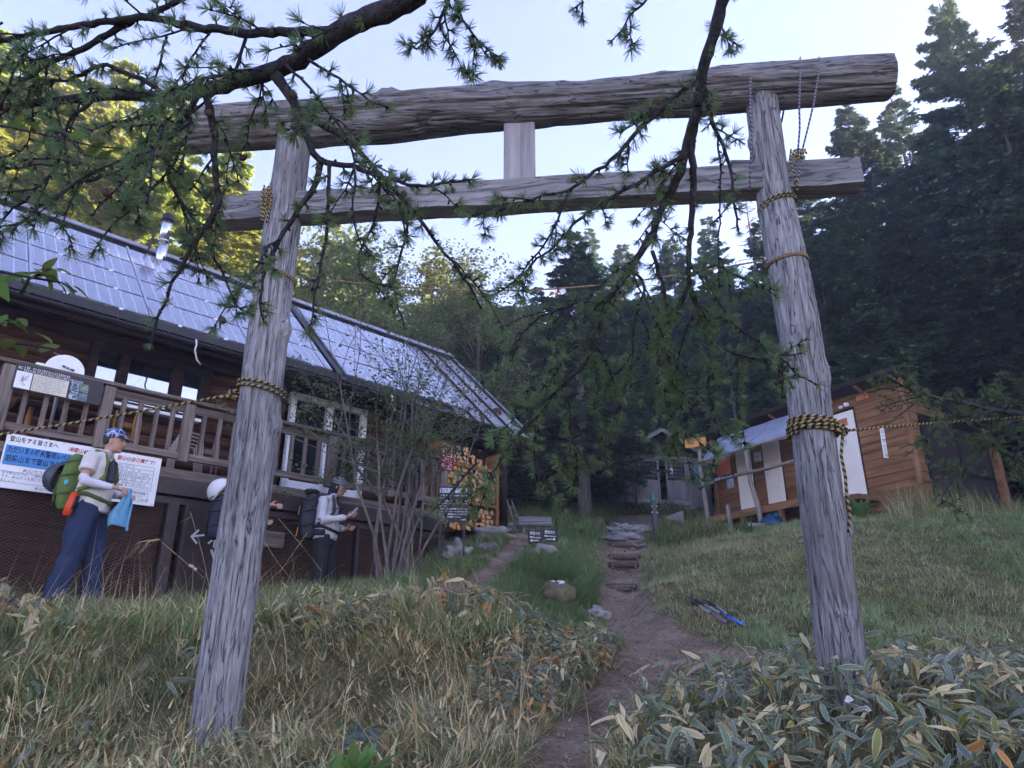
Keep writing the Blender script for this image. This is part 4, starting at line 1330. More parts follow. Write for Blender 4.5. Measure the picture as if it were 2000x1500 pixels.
for i in range(5):
    MB().tube([(-.2, .06 * i, .02), (-.18, .06 * i + .05, .55 - .03 * i), (-.1, .06 * i + .05, .62 - .03 * i), (.12, .06 * i + .05, .60 - .03 * i), (.16, .06 * i, .02)], .011, 7).build('chair_frame', plain('pale_tube%d' % i, lin('b9b0a6'), .4, .1, 9, 0), stk, True)
tb = empty('deck_table', hw(1.75, .75, ZD), HRZ, label='rustic brown wooden table on the deck behind the railing sign', category='table')
MB().box((0, 0, .60), (.9, .5, .05), bev=.01).build('table_top', M_LOGW, tb)
for x in (-.3, .05, .38):
    MB().tube([(x, -.15, .0), (x + .02, -.14, .6)], .03, 8).build('leg', M_YWOOD if x < 0 else M_LOGW, tb, True)
MB().beam((-.3, -.15, .15), (.38, -.15, .5), .03, .03).build('brace', M_LOGW, tb)
# ---------------- red board on the last railing post
rb = empty('red_sign', hw(6.98, -.10, 2.80), HRZ, label='dark red sign with white lettering on the last railing post', category='sign')
MB().box((0, 0, 0), (.27, .015, .32), bev=.003).build('panel', plain('red_panel', lin('8c2432'), .5, .1, 8, .02), rb)
for z, h in ((.10, .075), (.01, .05), (-.06, .04), (-.11, .05)):
    dashes(rb, -.11, .10, z, h, -.009, M_BOARD, rd, .9)
MB().box((0, .02, -.55), (.06, .03, .9)).build('post', M_DECKZ, rb)
# ---------------- dark information sign on two legs
p = atY(885, 985, 10.35)
ds_ = empty('information_sign', (p.x, p.y, gz(p.x, p.y)), R(6), label='dark brown sign with white Japanese text on two legs', category='sign')
zc = p.z - gz(p.x, p.y)
MB().box((0, 0, zc), (.46, .025, .52), bev=.004).build('panel', M_PDARK, ds_)
MB().box((0, -.015, zc + .20), (.40, .006, .07), bev=.003).build('title_plate', M_BOARD, ds_)
put_text('火山館ご利用の皆さんへ', .05, M_BLUE, ds_, (-.18, -.0195, zc + .20), width=.36, bold=.0012)
lines = ['　お疲れさまでした。火山館へお越し下さい', 'ました。', '　この火山館は、平成11年11月、老朽化した', '旧火山館を取壊し同位置に新築オープンした', 'ものです。', '　施設での休憩等は無料ですので、ごゆっ', 'くりおくつろぎ下さい。ベランダの下は、浅間', '山噴火の際の避難施設になっていますので、', '万一噴火の際は避難して下さい。']
for i, t_ in enumerate(lines):
    put_text(t_, .025, M_BOARD, ds_, (-.205, -.0135, zc + .125 - .039 * i), width=.41 * min(1, len(t_) / 19), bold=.0004)
put_text('小諸市', .026, M_BOARD, ds_, (.12, -.0135, zc - .225), bold=.0004)
for x in (-.17, .17):
    MB().box((x, .03, zc / 2 - .05), (.03, .03, zc + .25)).build('leg', M_IRON, ds_)
# ---------------- firewood
M_CUT, nt_, b_ = new_mat('split_firewood')
_v = coords(nt_)
_c1 = ramp(nt_, noise_tex(nt_, _v, 26, 5), [(.3, lin('a8743f')), (.7, lin('d6aa72'))])
_hs = n_(nt_, 'ShaderNodeHueSaturation')
nt_.links.new(_c1, _hs.inputs['Color'])
nt_.links.new(math_(nt_, 'ADD', math_(nt_, 'MULTIPLY', objrand(nt_), .75), .55), _hs.inputs['Value'])
nt_.links.new(math_(nt_, 'ADD', math_(nt_, 'MULTIPLY', objrand(nt_), .5), .65), _hs.inputs['Saturation'])
nt_.links.new(_hs.outputs[0], b_.inputs['Base Color'])
b_.inputs['Roughness'].default_value = .85
M_BARK = wood('firewood_bark', lin('33251c'), lin('6b5240'), 'Y', 24, .5)
protos = []
for i in range(6):
    mb = MB()
    rr_ = random.Random(i)
    k = rr_.choice((3, 4, 4, 5))
    a0 = rr_.uniform(0, 6.28)
    pr = []
    for j in range(k):
        a = a0 + 2 * math.pi * j / k + rr_.uniform(-.35, .35)
        r = .055 * rr_.uniform(.75, 1.1)
        pr.append((r * math.cos(a), r * math.sin(a) * .9))
    f_ = [(x, 0, z) for x, z in pr]
    b2 = [(x * .95, .36, z * .95) for x, z in pr]
    fs_ = [tuple(range(k))[::-1], tuple(range(k, 2 * k))] + [(j, (j + 1) % k, k + (j + 1) % k, k + j) for j in range(k)]
    mb.add(f_ + b2, fs_)
    mb.m = [0, 0] + [1 if j < 2 else 0 for j in range(k)]
    me_ = mb.mesh('firewood', [M_CUT, M_BARK])
    protos.append(me_)
fw = empty('firewood_stack', hw(7.86, .42, 1.8), HRZ, label='big stack of orange split firewood under the eave', category='firewood')
fw.scale = (.86, 1, 1)
rr_ = random.Random(8)
M_ORW = wood('orange_rack_beam', lin('7a4a26'), lin('b07846'), 'X', 20, .3)
def pile(parent, s0, s1, zfun0, zfun1, step=.092, ss=0.0):
    n = 0
    z = zfun0
    row = 0
    while z < zfun0 + 3:
        x = s0 + (step / 2 if row % 2 else 0)
        any_ = False
        while x < s1:
            if z < zfun1(x):
                o = link('split_log', protos[rr_.randrange(6)], parent, (x + rr_.uniform(-.012, .012), rr_.uniform(-.04, .04), z + rr_.uniform(-.008, .008)))
                o.rotation_euler = (rr_.uniform(-.05, .05), rr_.uniform(0, 6.28), rr_.uniform(-.08, .08))
                n += 1
                any_ = True
            x += step * rr_.uniform(.88, 1.1)
        if not any_:
            break
        z += step * .86
        row += 1
    return n
pile(fw, -.70, .68, .10, lambda x: .46)
pile(fw, -.70, .72, .60, lambda x: 1.10)
pile(fw, -.70, .52, 1.20, lambda x: 1.47 - max(0, x - .0) * .5)
MB().box((0, .1, .52), (1.5, .3, .05), bev=.006).build('rack_rail', M_ORW, fw)
MB().box((0, .0, 1.14), (1.5, .12, .07), bev=.01).build('rack_rail', M_ORW, fw)
for x in (-.78, .78):
    MB().box((x, .1, .72), (.06, .3, 1.5), bev=.006).build('rack_post', M_ORW, fw)
fw2 = empty('firewood_stack', hw(9.8, 1.75, 2.0), HRZ, label='narrow firewood stack beyond the corner of the lodge', category='firewood')
pile(fw2, -.1, .26, .06, lambda x: 1.0, .1)
MB().box((-.22, .1, .55), (.14, .3, 1.15), bev=.006).build('rack_post', M_ORW, fw2)
# ladder leaning at the corner
l0, l1 = hw(9.15, .35, 1.75), hw(9.05, .62, 2.55)
ld = empty('ladder', l0, label='small grey wooden ladder leaning at the lodge corner', category='ladder')
ax_ = Vector((HU[0], HU[1], 0)) * .09
for q in (-1, 1):
    MB().tube([ax_ * q, l1 - l0 + ax_ * q * .7], .016, 7).build('stile', M_DECKZ, ld, True)
for i in range(4):
    c = (l1 - l0) * (.18 + .22 * i)
    MB().tube([c - ax_, c + ax_], .012, 6).build('rung', M_DECKZ, ld, True)

# ================================================================== STONES, STEPS, SMALL SIGNS
M_STONE = plain('grey_stone', lin('8a8684'), .9, .35, 9, .5)
M_STONE2 = plain('dark_stone', lin('6d6a69'), .9, .35, 9, .5)
M_MOSSROCK, nt_, b_ = new_mat('mossy_rock')
_v = coords(nt_)
nt_.links.new(ramp(nt_, noise_tex(nt_, _v, 7, 7), [(.36, lin('5a5048')), (.44, lin('635642')), (.56, lin('5f5f3c')), (.7, lin('867c5e'))]), b_.inputs['Base Color'])
b_.inputs['Roughness'].default_value = .95
bump(nt_, b_, noise_tex(nt_, _v, 30, 5), .6, .03)
def rock(name, px, py, Y, r, mat, lab, cat='rock', seed=0., dz=0.0, group=None, rough=.75):
    p = atY(px, py, Y)
    z = gz(p.x, p.y)
    mb = MB().blob((0, 0, r[2] * .25 + dz), r, 26, 18, rough=rough, seed=seed + px * .013, fr=1.9)
    for i_, v_ in enumerate(mb.v):
        q_ = Vector(v_)
        mb.v[i_] = tuple(q_ * (1 + .10 * nz(q_.x * 22, q_.y * 22, q_.z * 22 + px)))
    return mb.build(name, mat, None, True, loc=(p.x, p.y, z), label=lab, category=cat, group=group)
mr = rock('rock', 1088, 1150, 9.2, (.25, .20, .17), M_MOSSROCK, 'mossy boulder in the grass mound beside the steps', rough=.35)
rk = atY(1084, 1126, 9.15)
for dx, lab in ((-.045, 'left of two small white stones lying on the mossy boulder'), (.06, 'right of two small white stones lying on the mossy boulder')):
    MB().blob((0, 0, .015), (.055, .04, .025), 10, 7, rough=.7, seed=dx * 60).build('white_stone', plain('white_stone', (.7, .72, .78), .8, .1, 30, .2), None, False,
        loc=(mr.location.x + dx - .02, mr.location.y - .04, mr.location.z + .19), label=lab, category='stone')
rock('rock', 948, 1066, 11.2, (.16, .12, .10), M_STONE2, 'dark grey rock beside the narrow path near the firewood')
rock('rock', 893, 1078, 10.6, (.17, .14, .15), M_STONE, 'grey rock between the legs of the dark sign')
rock('rock', 872, 1088, 10.5, (.10, .1, .08), M_STONE2, 'small dark rock at the foot of the undercroft corner')
rock('rock', 962, 1036, 12.2, (.30, .22, .14), M_STONE, 'broad flat foundation stone below the eave post')
rock('rock', 1012, 1022, 13.2, (.16, .13, .12), M_STONE, 'pale rock beside the weathered board bench')
rock('rock', 1062, 1090, 11.0, (.19, .14, .09), M_STONE, 'flat stone under the small black toilet sign')
rock('rock', 1168, 1197, 8.9, (.12, .1, .09), M_STONE, 'grey stone at the foot of the steps')
rock('rock', 1478, 1038, 15.2, (.26, .2, .12), M_STONE, 'pale rock in the grass before the toilet porch')
rock('rock', 1398, 1046, 15.5, (.32, .22, .14), M_MOSSROCK, 'low mossy rock at the top of the bank by the steps')
NTH = ['first', 'second', 'third', 'fourth', 'fifth', 'sixth', 'seventh', 'eighth', 'ninth', 'tenth', 'eleventh', 'twelfth', 'thirteenth', 'fourteenth']
for i, (px, py, Y) in enumerate(sorted(((1230, 1062, 14.6), (1205, 1052, 15), (1250, 1046, 15.6), (1222, 1036, 16.4), (1258, 1030, 16.8), (1200, 1030, 16.6), (1238, 1020, 17.6), (1272, 1018, 18), (1215, 1016, 18), (1250, 1008, 19), (1285, 1006, 19.4), (1228, 1002, 19.6), (1196, 1072, 14.2), (1242, 1078, 13.8)), key=lambda q: q[2])):
    rock('step_stone', px, py, Y, (.17 + .08 * (i % 3), .14, .09), (M_STONE, M_STONE2)[i % 2],
         '%s rough stone of the uneven stair below the shrine, counted uphill' % NTH[i], 'stone', i * .7, group='stones of the stair below the shrine')
M_STEPW = wood('step_timber', lin('3f352f'), lin('7d7065'), 'X', 22, .5)
order = ['lowest', 'second', 'third', 'fourth', 'top']
for i, (px, py, Y, wpx) in enumerate(((1208, 1168, 10.6, 66), (1212, 1142, 11.3, 60), (1218, 1114, 12.1, 58), (1219, 1090, 12.9, 62), (1222, 1071, 13.7, 66))):
    p = atY(px, py, Y)
    w = wpx / FPX * Y
    st_ = empty('timber_step', (p.x, p.y, max(p.z, gz(p.x, p.y) + .13)), R(-4 + 3 * (i % 3)), label='%s timber step of the path up to the shrine' % order[i], category='step', group='timber steps of the path')
    MB().tube([(-w / 2, 0, -.03), (-w * .2, .01, -.025), (w * .2, -.01, -.03), (w / 2, 0, -.025)], [.045, .05, .05, .045], 10).build('edge_log', M_STEPW, st_, True)
    MB().blob((0, .30, -.04), (w * .52, .36, .055), 16, 6, rough=.3, seed=i).build('trodden_tread', plain('tread_earth%d' % i, lin('6a5d54'), .95, .3, 20, .5), st_, True)
    MB().box((0, .05, -.16), (w * .96, .07, .2)).build('riser_board', M_STEPW, st_)
    for q in (-.38, .38):
        MB().tube([(w * q, -.05, -.35), (w * q, -.05, .0)], .018, 7).build('peg', M_STEPW, st_, True)
# weathered board bench
p = atY(1045, 1019, 12.8)
bn = empty('board_bench', (p.x, p.y, gz(p.x, p.y)), R(2), label='weathered grey board set on two short posts', category='bench')
zz = p.z - gz(p.x, p.y)
MB().box((0, 0, zz), (.60, .07, .17), bev=.012).build('board', M_PLANKX, bn)
for x in (-.2, .2):
    MB().box((x, .05, zz / 2 - .1), (.05, .05, zz + .2)).build('post', M_DECKZ, bn)
# small black toilet sign
p = atY(1060, 1047, 11.2)
bs = empty('toilet_sign', (p.x, p.y, gz(p.x, p.y)), R(-3), label='small black hand-lettered toilet sign on a stake', category='sign')
zz = p.z - gz(p.x, p.y)
bp = MB().box((0, 0, zz), (.46, .02, .20), Matrix.Rotation(R(-4), 3, 'Y'), bev=.003).build('panel', M_BLACK, bs)
for x, t1, t2 in ((-.115, '男性小便', 'Male piss'), (.115, '男性大便', 'Male stool')):
    a = R(-4)
    for t_, s_, dz in ((t1, .055, .045), (t2, .036, -.012)):
        o_ = put_text(t_, s_, M_BOARD, bs, (x + .0, -.0115, zz + dz + x * .07), rot=(R(90), R(4), 0), align='CENTER', width=.17, bold=.0006)
ar = MB()
for x, sg in ((-.115, -1), (.115, 1)):
    z0 = zz - .06 + x * .07
    ar.box((x, -.0125, z0), (.11, .003, .010))
    ar.prism([(x + sg * .05, -.011, z0 + .02), (x + sg * .05, -.011, z0 - .02), (x + sg * .085, -.011, z0)], (0, -.003, 0))
ar.build('arrow', M_BOARD, bs, kind='stuff')
MB().box((.03, .02, zz / 2 - .06), (.035, .03, zz + .2)).build('stake', M_BLACK, bs)
# dark signpost and the triangular board by the steps
p = atY(1282, 1062, 14.0)
sp_ = empty('guide_post', (p.x, p.y, gz(p.x, p.y)), 0, label='slim dark guide post with green cap at the head of the steps', category='post')
zt = atY(1283, 968, 14.0).z - gz(p.x, p.y)
MB().box((0, 0, zt / 2 - .1), (.085, .085, zt + .1), bev=.008).build('shaft', plain('dark_post', lin('33343c'), .45, .2, 9, .1), sp_)
MB().box((0, 0, zt - .05), (.105, .105, .14), bev=.015).build('cap', plain('green_cap', lin('2c6a58'), .5, .1, 9, 0), sp_)
for dz in (.22, .34):
    for x in (-.05, .05):
        MB().tube([(x, -.045, zt - dz), (x, -.058, zt - dz)], .012, 7).build('bolt', M_ALU, sp_)
p = atY(1320, 1011, 16.0)
tr_ = empty('triangular_sign', (p.x, p.y, gz(p.x, p.y)), 0, label='grey triangular board pointing left near the shrine', category='sign')
zz = p.z - gz(p.x, p.y)
MB().prism([(-.27, 0, zz - .0), (.17, 0, zz + .16), (.18, 0, zz - .14)], (0, .02, 0)).build('board', wood('grey_board', lin('6b6866'), lin('95918e'), 'X', 20, .2), tr_)
for x in (-.05, .1):
    MB().box((x, .035, zz / 2 - .06), (.02, .02, zz + .22)).build('stake', M_DARKZ, tr_)
# trekking poles lying in the grass
def trek(p0, p1, hexc, lab, mid='20242c'):
    a, b = Vector(p0), Vector(p1)
    t = empty('trekking_pole', a, label=lab, category='trekking pole', group='trekking poles left in the grass')
    d = b - a
    mats = plain('pole_' + hexc, lin(hexc), .25, .1, 9, 0, metal=.4)
    MB().tube([d * .2, d * .55], .010, 8).build('upper_shaft', M_BLACK if mid is None else plain('pole_mid', lin('8a8fa8'), .3, .2, 30, 0, metal=.4), t, True)
    MB().tube([d * .55, d * .97], .008, 8).build('lower_shaft', mats, t, True)
    MB().tube([d * -.02, d * .03, d * .12, d * .2], [.016, .022, .016, .014], 9).build('grip', M_BLACK, t, True)
    MB().tube([d * .02, d * .0 + Vector((-.07, .02, .03)), d * .08 + Vector((-.07, 0, -.02)), d * .09], .006, 6).build('strap', M_BLACK, t, True)
    MB().tube([d * .54, d * .57], .014, 8).build('clamp', M_BLACK, t, True)
    MB().tube([d * .93, d * .935], .026, 10).build('basket', mats, t, True)
trek(atY(1352, 1176, 8.2), atY(1420, 1217, 7.75), '9a5aa8', 'purple trekking pole lying lowest in the grass')
trek(atY(1358, 1172, 8.3), atY(1452, 1221, 7.75), '3f6fd0', 'blue trekking pole lying between the other two')
trek(atY(1386, 1176, 8.3), atY(1454, 1222, 7.7), '3f7fe0', 'blue trekking pole lying rightmost on the bank')
p = atY(1353, 1190, 8.2)
MB().tube([p + Vector((0, 0, .2)), p + Vector((.01, 0, .1)), p + Vector((.0, 0, 0)), p + Vector((.06, -.1, -.1))], [.006, .009, .008, .004], 6).build('dead_stick', M_BARK, None, True, label='crooked dead stick standing beside the trekking poles', category='stick')

# ================================================================== THE TOILET HUT
HX, HY = Vector((.494, -.869, 0)).normalized(), Vector((.869, .494, 0)).normalized()
HUT0 = Vector((5.18, 17.82, 0))
HUTRZ = math.atan2(HX.y, HX.x)
def uw(x, y, z):
    return HUT0 + HX * x + HY * y + Vector((0, 0, z))
M_CLAP = wood('brown_clapboard', lin('6b4b31'), lin('a5784f'), 'X', 18, .35, rnd=.12)
M_CLAPY = wood('brown_clapboard_side', lin('705034'), lin('a98056'), 'Y', 18, .35, rnd=.12)
M_TRIM = wood('brown_corner_board', lin('7a563c'), lin('a98262'), 'Z', 18, .3, rnd=.06)
M_DOOR = plain('cream_door', lin('f0e8dc'), .5, .05, 4, .02)
hut = empty('toilet_hut', HUT0, HUTRZ, label='brown clapboard toilet hut with cream doors on the bank', category='hut')
ZF = 2.92
bh = .172
i = 0
z = 2.55
def roof_h(y):
    return 5.02 - .36 * y
while z < 5.0:                    # front clapboards
    spans = [(0, 5.2)]
    cuts = [c for c in ((.76, 1.26, 2.9, 4.62), (1.60, 2.13, 2.9, 4.62), (3.56, 4.12, 2.88, 4.73)) if c[2] - .05 < z < c[3]]
    x = 0.0
    for c in cuts:
        MB().prism([(x, 0, z), (x, -.022, z), (x, -.006, z + bh + .01), (x, 0, z + bh + .01)], (c[0] - x, 0, 0)).build('clapboard', M_CLAP, hut)
        x = c[1]
    MB().prism([(x, 0, z), (x, -.022, z), (x, -.006, z + bh + .01), (x, 0, z + bh + .01)], (5.2 - x, 0, 0)).build('clapboard', M_CLAP, hut)
    z += bh
z = 2.5
while z < 5.0:                    # right side clapboards round the dark doors, up to the sloping roof
    yy = min(3.0, max(0, (5.02 - z - bh) / .36))
    if yy > .05:
        if z < 4.28:
            for a, b in ((0, .32), (2.62, 3.0)):
                MB().prism([(5.2, a, z), (5.222, a, z), (5.206, a, z + bh + .01), (5.2, a, z + bh + .01)], (0, b - a, 0)).build('clapboard', M_CLAPY, hut)
        else:
            MB().prism([(5.2, 0, z), (5.222, 0, z), (5.206, 0, z + bh + .01), (5.2, 0, z + bh + .01)], (0, yy, 0)).build('clapboard', M_CLAPY, hut)
    z += bh
core = MB()
core.prism([(.03, .01, 2.2), (.03, 2.97, 2.2), (.03, 2.97, roof_h(2.97) - .02), (.03, .01, roof_h(0) - .02)], (5.16, 0, 0))
core.build('inner_wall', M_DARKW, hut)
for x, y in ((5.2, 0), (.0, 0)):
    MB().box((x + .012, y - .012, 3.78), (.09, .09, 2.62), bev=.006).build('corner_board', M_TRIM, hut)
MB().box((5.212, 3.0, 3.2), (.09, .09, 1.5), bev=.006).build('corner_board', M_TRIM, hut)
# roof
M_HROOF = plain('dark_roofing', lin('3b3836'), .7, .25, 6, .2)
hr = MB().prism([(-.35, -.34, roof_h(-.34) + .02), (5.32, -.34, roof_h(-.34) + .02), (5.32, 3.3, roof_h(3.3) + .02), (-.35, 3.3, roof_h(3.3) + .02)], (0, 0, .07)).build('roof', M_HROOF, hut)
MB().box((2.48, -.35, roof_h(-.34) + .03), (5.7, .03, .10)).build('eave_board', M_DARKW, hr)
MB().prism([(5.325, -.35, roof_h(-.35) - .01), (5.325, 3.3, roof_h(3.3) - .01), (5.325, 3.3, roof_h(3.3) + .09), (5.325, -.35, roof_h(-.35) + .09)], (.03, 0, 0)).build('verge_board', M_DARKZ, hr)
for x in np.arange(-.1, 5.3, .75):
    MB().beam((x, -.31, roof_h(-.31) - .03), (x, .3, roof_h(.3) - .03), .05, .06).build('rafter', M_TRIM, hr)
# cream doors
for k, (a, b, z0, z1) in enumerate(((.78, 1.24, 3.02, 4.6), (1.62, 2.11, 3.02, 4.6), (3.58, 4.10, 2.90, 4.72))):
    d_ = MB().box(((a + b) / 2, -.035, (z0 + z1) / 2), (b - a, .04, z1 - z0), bev=.004).build('door', M_DOOR, hut)
    MB().box(((a + b) / 2, -.018, (z0 + z1) / 2), (b - a + .05, .03, z1 - z0 + .05)).build('door_frame', M_DARKZ, d_)
    hx = a + .07 if k else b - .07
    MB().tube([(hx, -.055, z0 + .78), (hx, -.09, z0 + .78), (hx + .06, -.09, z0 + .78)], .010, 7).build('handle', M_ALU, d_, True)
M_ORANGE = plain('orange_notice', lin('c8764a'), .6, .1, 9, .02)
def notice(x0, x1, z0, z1, mat, lab, rows=5, ink=M_GREYINK, y=-.06):
    n = empty('notice', uw((x0 + x1) / 2, y, (z0 + z1) / 2), HUTRZ, label=lab, category='notice')
    w, h = x1 - x0, z1 - z0
    MB().box((0, 0, 0), (w, .008, h), bev=.002).build('sheet', mat, n)
    for r_ in range(rows):
        z = h * (.38 - .76 * r_ / max(1, rows - 1))
        dashes(n, -w * .42, w * rd.uniform(.2, .42), z, h * .6 / rows, -.0055, ink, rd, .85)
    return n
notice(3.75, 3.95, 4.42, 4.58, M_ORANGE, 'small orange notice on the nearest cream door', 4)
notice(.10, .58, 4.08, 4.55, M_ORANGE, 'large orange notice at the left end of the hut wall', 6, M_RED, -.035)
notice(.40, .62, 3.72, 4.0, plain('blue_white_notice', lin('b9c4d4'), .6, .1, 9, 0), 'pale blue notice below the large orange one', 4, M_GREYINK, -.035)
notice(1.34, 1.56, 4.18, 4.42, M_BOARD, 'white framed notice between the two far doors', 3, M_GREYINK, -.035)
notice(3.79, 3.86, 4.02, 4.12, M_PAPER, 'tiny white slip on the nearest cream door', 2)
notice(4.22, 4.5, 4.86, 4.98, M_ORANGE, 'narrow orange plate high on the hut wall', 2, M_GREYINK, -.035)
# lamp by the door
lp = empty('wall_lamp', uw(3.98, -.05, 4.86), HUTRZ, label='small white floodlight over the nearest cream door', category='lamp')
MB().box((0, -.02, 0), (.08, .05, .08), bev=.01).build('base', M_WHITE, lp)
MB().box((.06, -.08, -.03), (.09, .07, .07), Matrix.Rotation(R(25), 3, 'X'), bev=.012).build('head', M_WHITE, lp)
MB().box((-.09, -.07, -.04), (.07, .07, .06), Matrix.Rotation(R(25), 3, 'X'), bev=.012).build('head', M_WHITE, lp)
# dark four-panel shutters on the right side
M_SHUT = plain('dark_shutter', lin('3b3634'), .5, .12, 3, .04)
sh = MB()
for y in (.34, 1.47, 2.60):
    sh.box((5.225, y, 3.38), (.05, .07, 1.84))
for z in (2.50, 3.30, 4.28):
    sh.box((5.223, 1.47, z), (.045, 2.2, .07))
so = sh.build('shutter_frame', M_BLACK, hut)
for y0, y1 in ((.375, 1.435), (1.505, 2.565)):
    for z0, z1 in ((2.54, 3.26), (3.34, 4.24)):
        MB().box((5.21, (y0 + y1) / 2, (z0 + z1) / 2), (.03, y1 - y0, z1 - z0)).build('panel', M_SHUT, so)
# porch
for i in range(6):
    MB().box((1.35, -.06 - i * .15, ZF - .02), (4.3, .14, .04), bev=.004).build('porch_board', M_CLAP, hut)
MB().box((1.35, -.93, ZF - .08), (4.34, .04, .16), bev=.005).build('porch_edge', M_CLAP, hut)
MB().box((3.9, -.35, ZF - .14), (.9, .7, .10), bev=.005).build('step', M_CLAP, hut)
for x in (-.6, .5, 1.55, 2.6, 3.4):
    zb = gz(*uw(x, -.85, 0).xy) - .1
    MB().box((x, -.85, (zb + ZF - .1) / 2), (.1, .1, ZF - .1 - zb)).build('porch_leg', M_TRIM, hut)
# grey poles, hand rail and tarpaulin
M_POLE = wood('grey_pole', lin('6b625c'), lin('a69b93'), 'Z', 26, .5)
def pole(name, pts, r, parent, mat=M_POLE):
    return MB().tube(pts, r, 10).build(name, mat, parent, True)
pole('pole', [(.62, -1.0, 2.55), (.60, -1.02, 3.2), (.52, -1.0, 4.0), (.50, -.98, 4.95)], [.055, .05, .048, .045], hut)
pole('pole', [(2.27, -1.1, 2.3), (2.20, -1.08, 2.9), (2.05, -1.06, 3.5), (2.02, -1.04, 4.25)], [.06, .055, .05, .05], hut)
pole('pole', [(1.60, -1.35, 2.2), (1.58, -1.33, 3.0)], [.055, .05], hut)
pole('pole', [(3.95, -1.2, 2.35), (3.93, -1.2, 2.98)], [.04, .035], hut)
pole('hand_rail', [(.45, -1.08, 3.62), (1.6, -1.1, 3.68), (2.6, -1.1, 3.64), (3.9, -1.05, 3.68)], [.035, .04, .038, .035], hut)
M_TARP, nt_, b_ = new_mat('blue_tarpaulin')
_v = coords(nt_)
nt_.links.new(ramp(nt_, noise_tex(nt_, _v, 4, 5), [(.3, lin('6a7080')), (.7, lin('8a90a0'))]), b_.inputs['Base Color'])
b_.inputs['Roughness'].default_value = .38
bump(nt_, b_, noise_tex(nt_, coords(nt_, (1, 3, 3)), 5, 4), .35, .05)
tp_ = empty('tarpaulin', HUT0, HUTRZ, label='blue tarpaulin stretched as an awning over the hut porch', category='tarpaulin')
mb = MB()
nx, ny = 30, 10
vs_, fs_ = [], []
for i in range(nx + 1):
    for j in range(ny + 1):
        u, v = i / nx, j / ny
        x = .62 + (3.55 - .62) * u + .10 * (1 - v) * (u - .5) - .0
        y = -.36 - .70 * v
        z = 4.93 - .70 * v + .03 * math.sin(u * 9 + v * 3) * v - .04 * math.sin(math.pi * u) * (v > .9) + .02 * nz(u * 6, v * 3)
        vs_.append((x, y, z))
for i in range(nx):
    for j in range(ny):
        a = i * (ny + 1) + j
        fs_.append((a, a + ny + 1, a + ny + 2, a + 1))
mb.add(vs_, fs_)
to_ = mb.build('sheet', M_TARP, tp_, True)
MB().tube([(.55, -1.09, 4.21), (2.1, -1.1, 4.21), (3.65, -1.1, 4.22)], .022, 8).build('edge_pole', M_TRIM, tp_, True)
# orange board on the pole end, rail sign, bag, cords
ob = empty('arrow_board', uw(.55, -1.12, 4.72), HUTRZ + R(38), label='orange board with a black mark fixed to the left pole', category='sign')
MB().box((0, 0, 0), (.50, .02, .24), bev=.004).build('board', plain('orange_board', lin('c8873c'), .5, .08, 6, .02), ob)
MB().box((.12, -.013, .0), (.015, .004, .14)).build('mark', M_INK, ob)
MB().box((.08, -.013, .06), (.09, .004, .015)).build('mark', M_INK, ob)
rs_ = empty('rail_sign', uw(1.38, -1.16, 3.67), HUTRZ, label='narrow black sign on the hand rail of the toilet porch', category='sign')
MB().box((0, 0, 0), (.62, .015, .12), bev=.003).build('panel', M_BLACK, rs_)
put_text('女性用 Women\'s side', .07, M_BOARD, rs_, (-.28, -.009, 0), width=.55)
bg = empty('blue_bag', uw(2.45, -1.0, gz(*uw(2.45, -1.0, 0).xy)), HUTRZ, label='crumpled dark blue bag lying under the hut porch', category='bag')
M_BAG = plain('blue_plastic', lin('1f4a6e'), .3, .3, 14, .6)
MB().blob((0, 0, .14), (.24, .16, .17), 18, 12, rough=.55, seed=4.2, fr=3).build('body', M_BAG, bg, True)
MB().blob((.16, -.02, .27), (.07, .06, .07), 10, 8, rough=.6, seed=2).build('tied_neck', M_BAG, bg, True)
cd = MB()
cd.tube(sag(uw(1.58, -1.33, 2.95), uw(2.24, -1.1, 2.72), 12, .05), .006, 5)
cd.tube(sag(uw(2.24, -1.1, 2.72), uw(3.93, -1.2, 2.9), 20, .08), .006, 5)
cd.tube(sag(uw(3.93, -1.2, 2.9), uw(5.3, -.5, 2.75), 20, .08), .006, 5)
cd.build('green_cord', plain('green_cord', lin('3f5a4a'), .6, .1, 9, 0), None, True, label='thin green cord strung between the poles in front of the hut', category='cord')

# ================================================================== THE SHRINE
SRZ = R(10)
S0 = Vector((4.15, 23.4, 0))
shr = empty('shrine', S0, SRZ, label='small grey wooden shrine with latticed doors under the firs', category='shrine')
M_SHW = wood('grey_shrine_board', lin('7a7677'), lin('aca7a6'), 'Z', 20, .4, rnd=.15)
M_SHX = wood('grey_shrine_beam', lin('8a8583'), lin('b8b1af'), 'X', 20, .5, rnd=.1)
zf = 4.60
for i in range(9):
    MB().box((-.92 + i * .105, .10, 5.25), (.10, .025, 1.55), bev=.003).build('wall_board', M_SHW, shr)
for x in (0.02, 1.86):
    MB().box((x, .0, 5.2), (.11, .11, 1.9), bev=.008).build('post', M_SHW, shr)
MB().box((.93, .0, 4.56), (1.9, .12, .14), bev=.006).build('threshold', M_SHX, shr)
MB().box((.93, -.02, 4.36), (2.0, .14, .12), bev=.006).build('threshold', M_SHX, shr)
MB().box((.93, .0, 6.08), (2.0, .12, .12), bev=.006).build('lintel', M_SHX, shr)
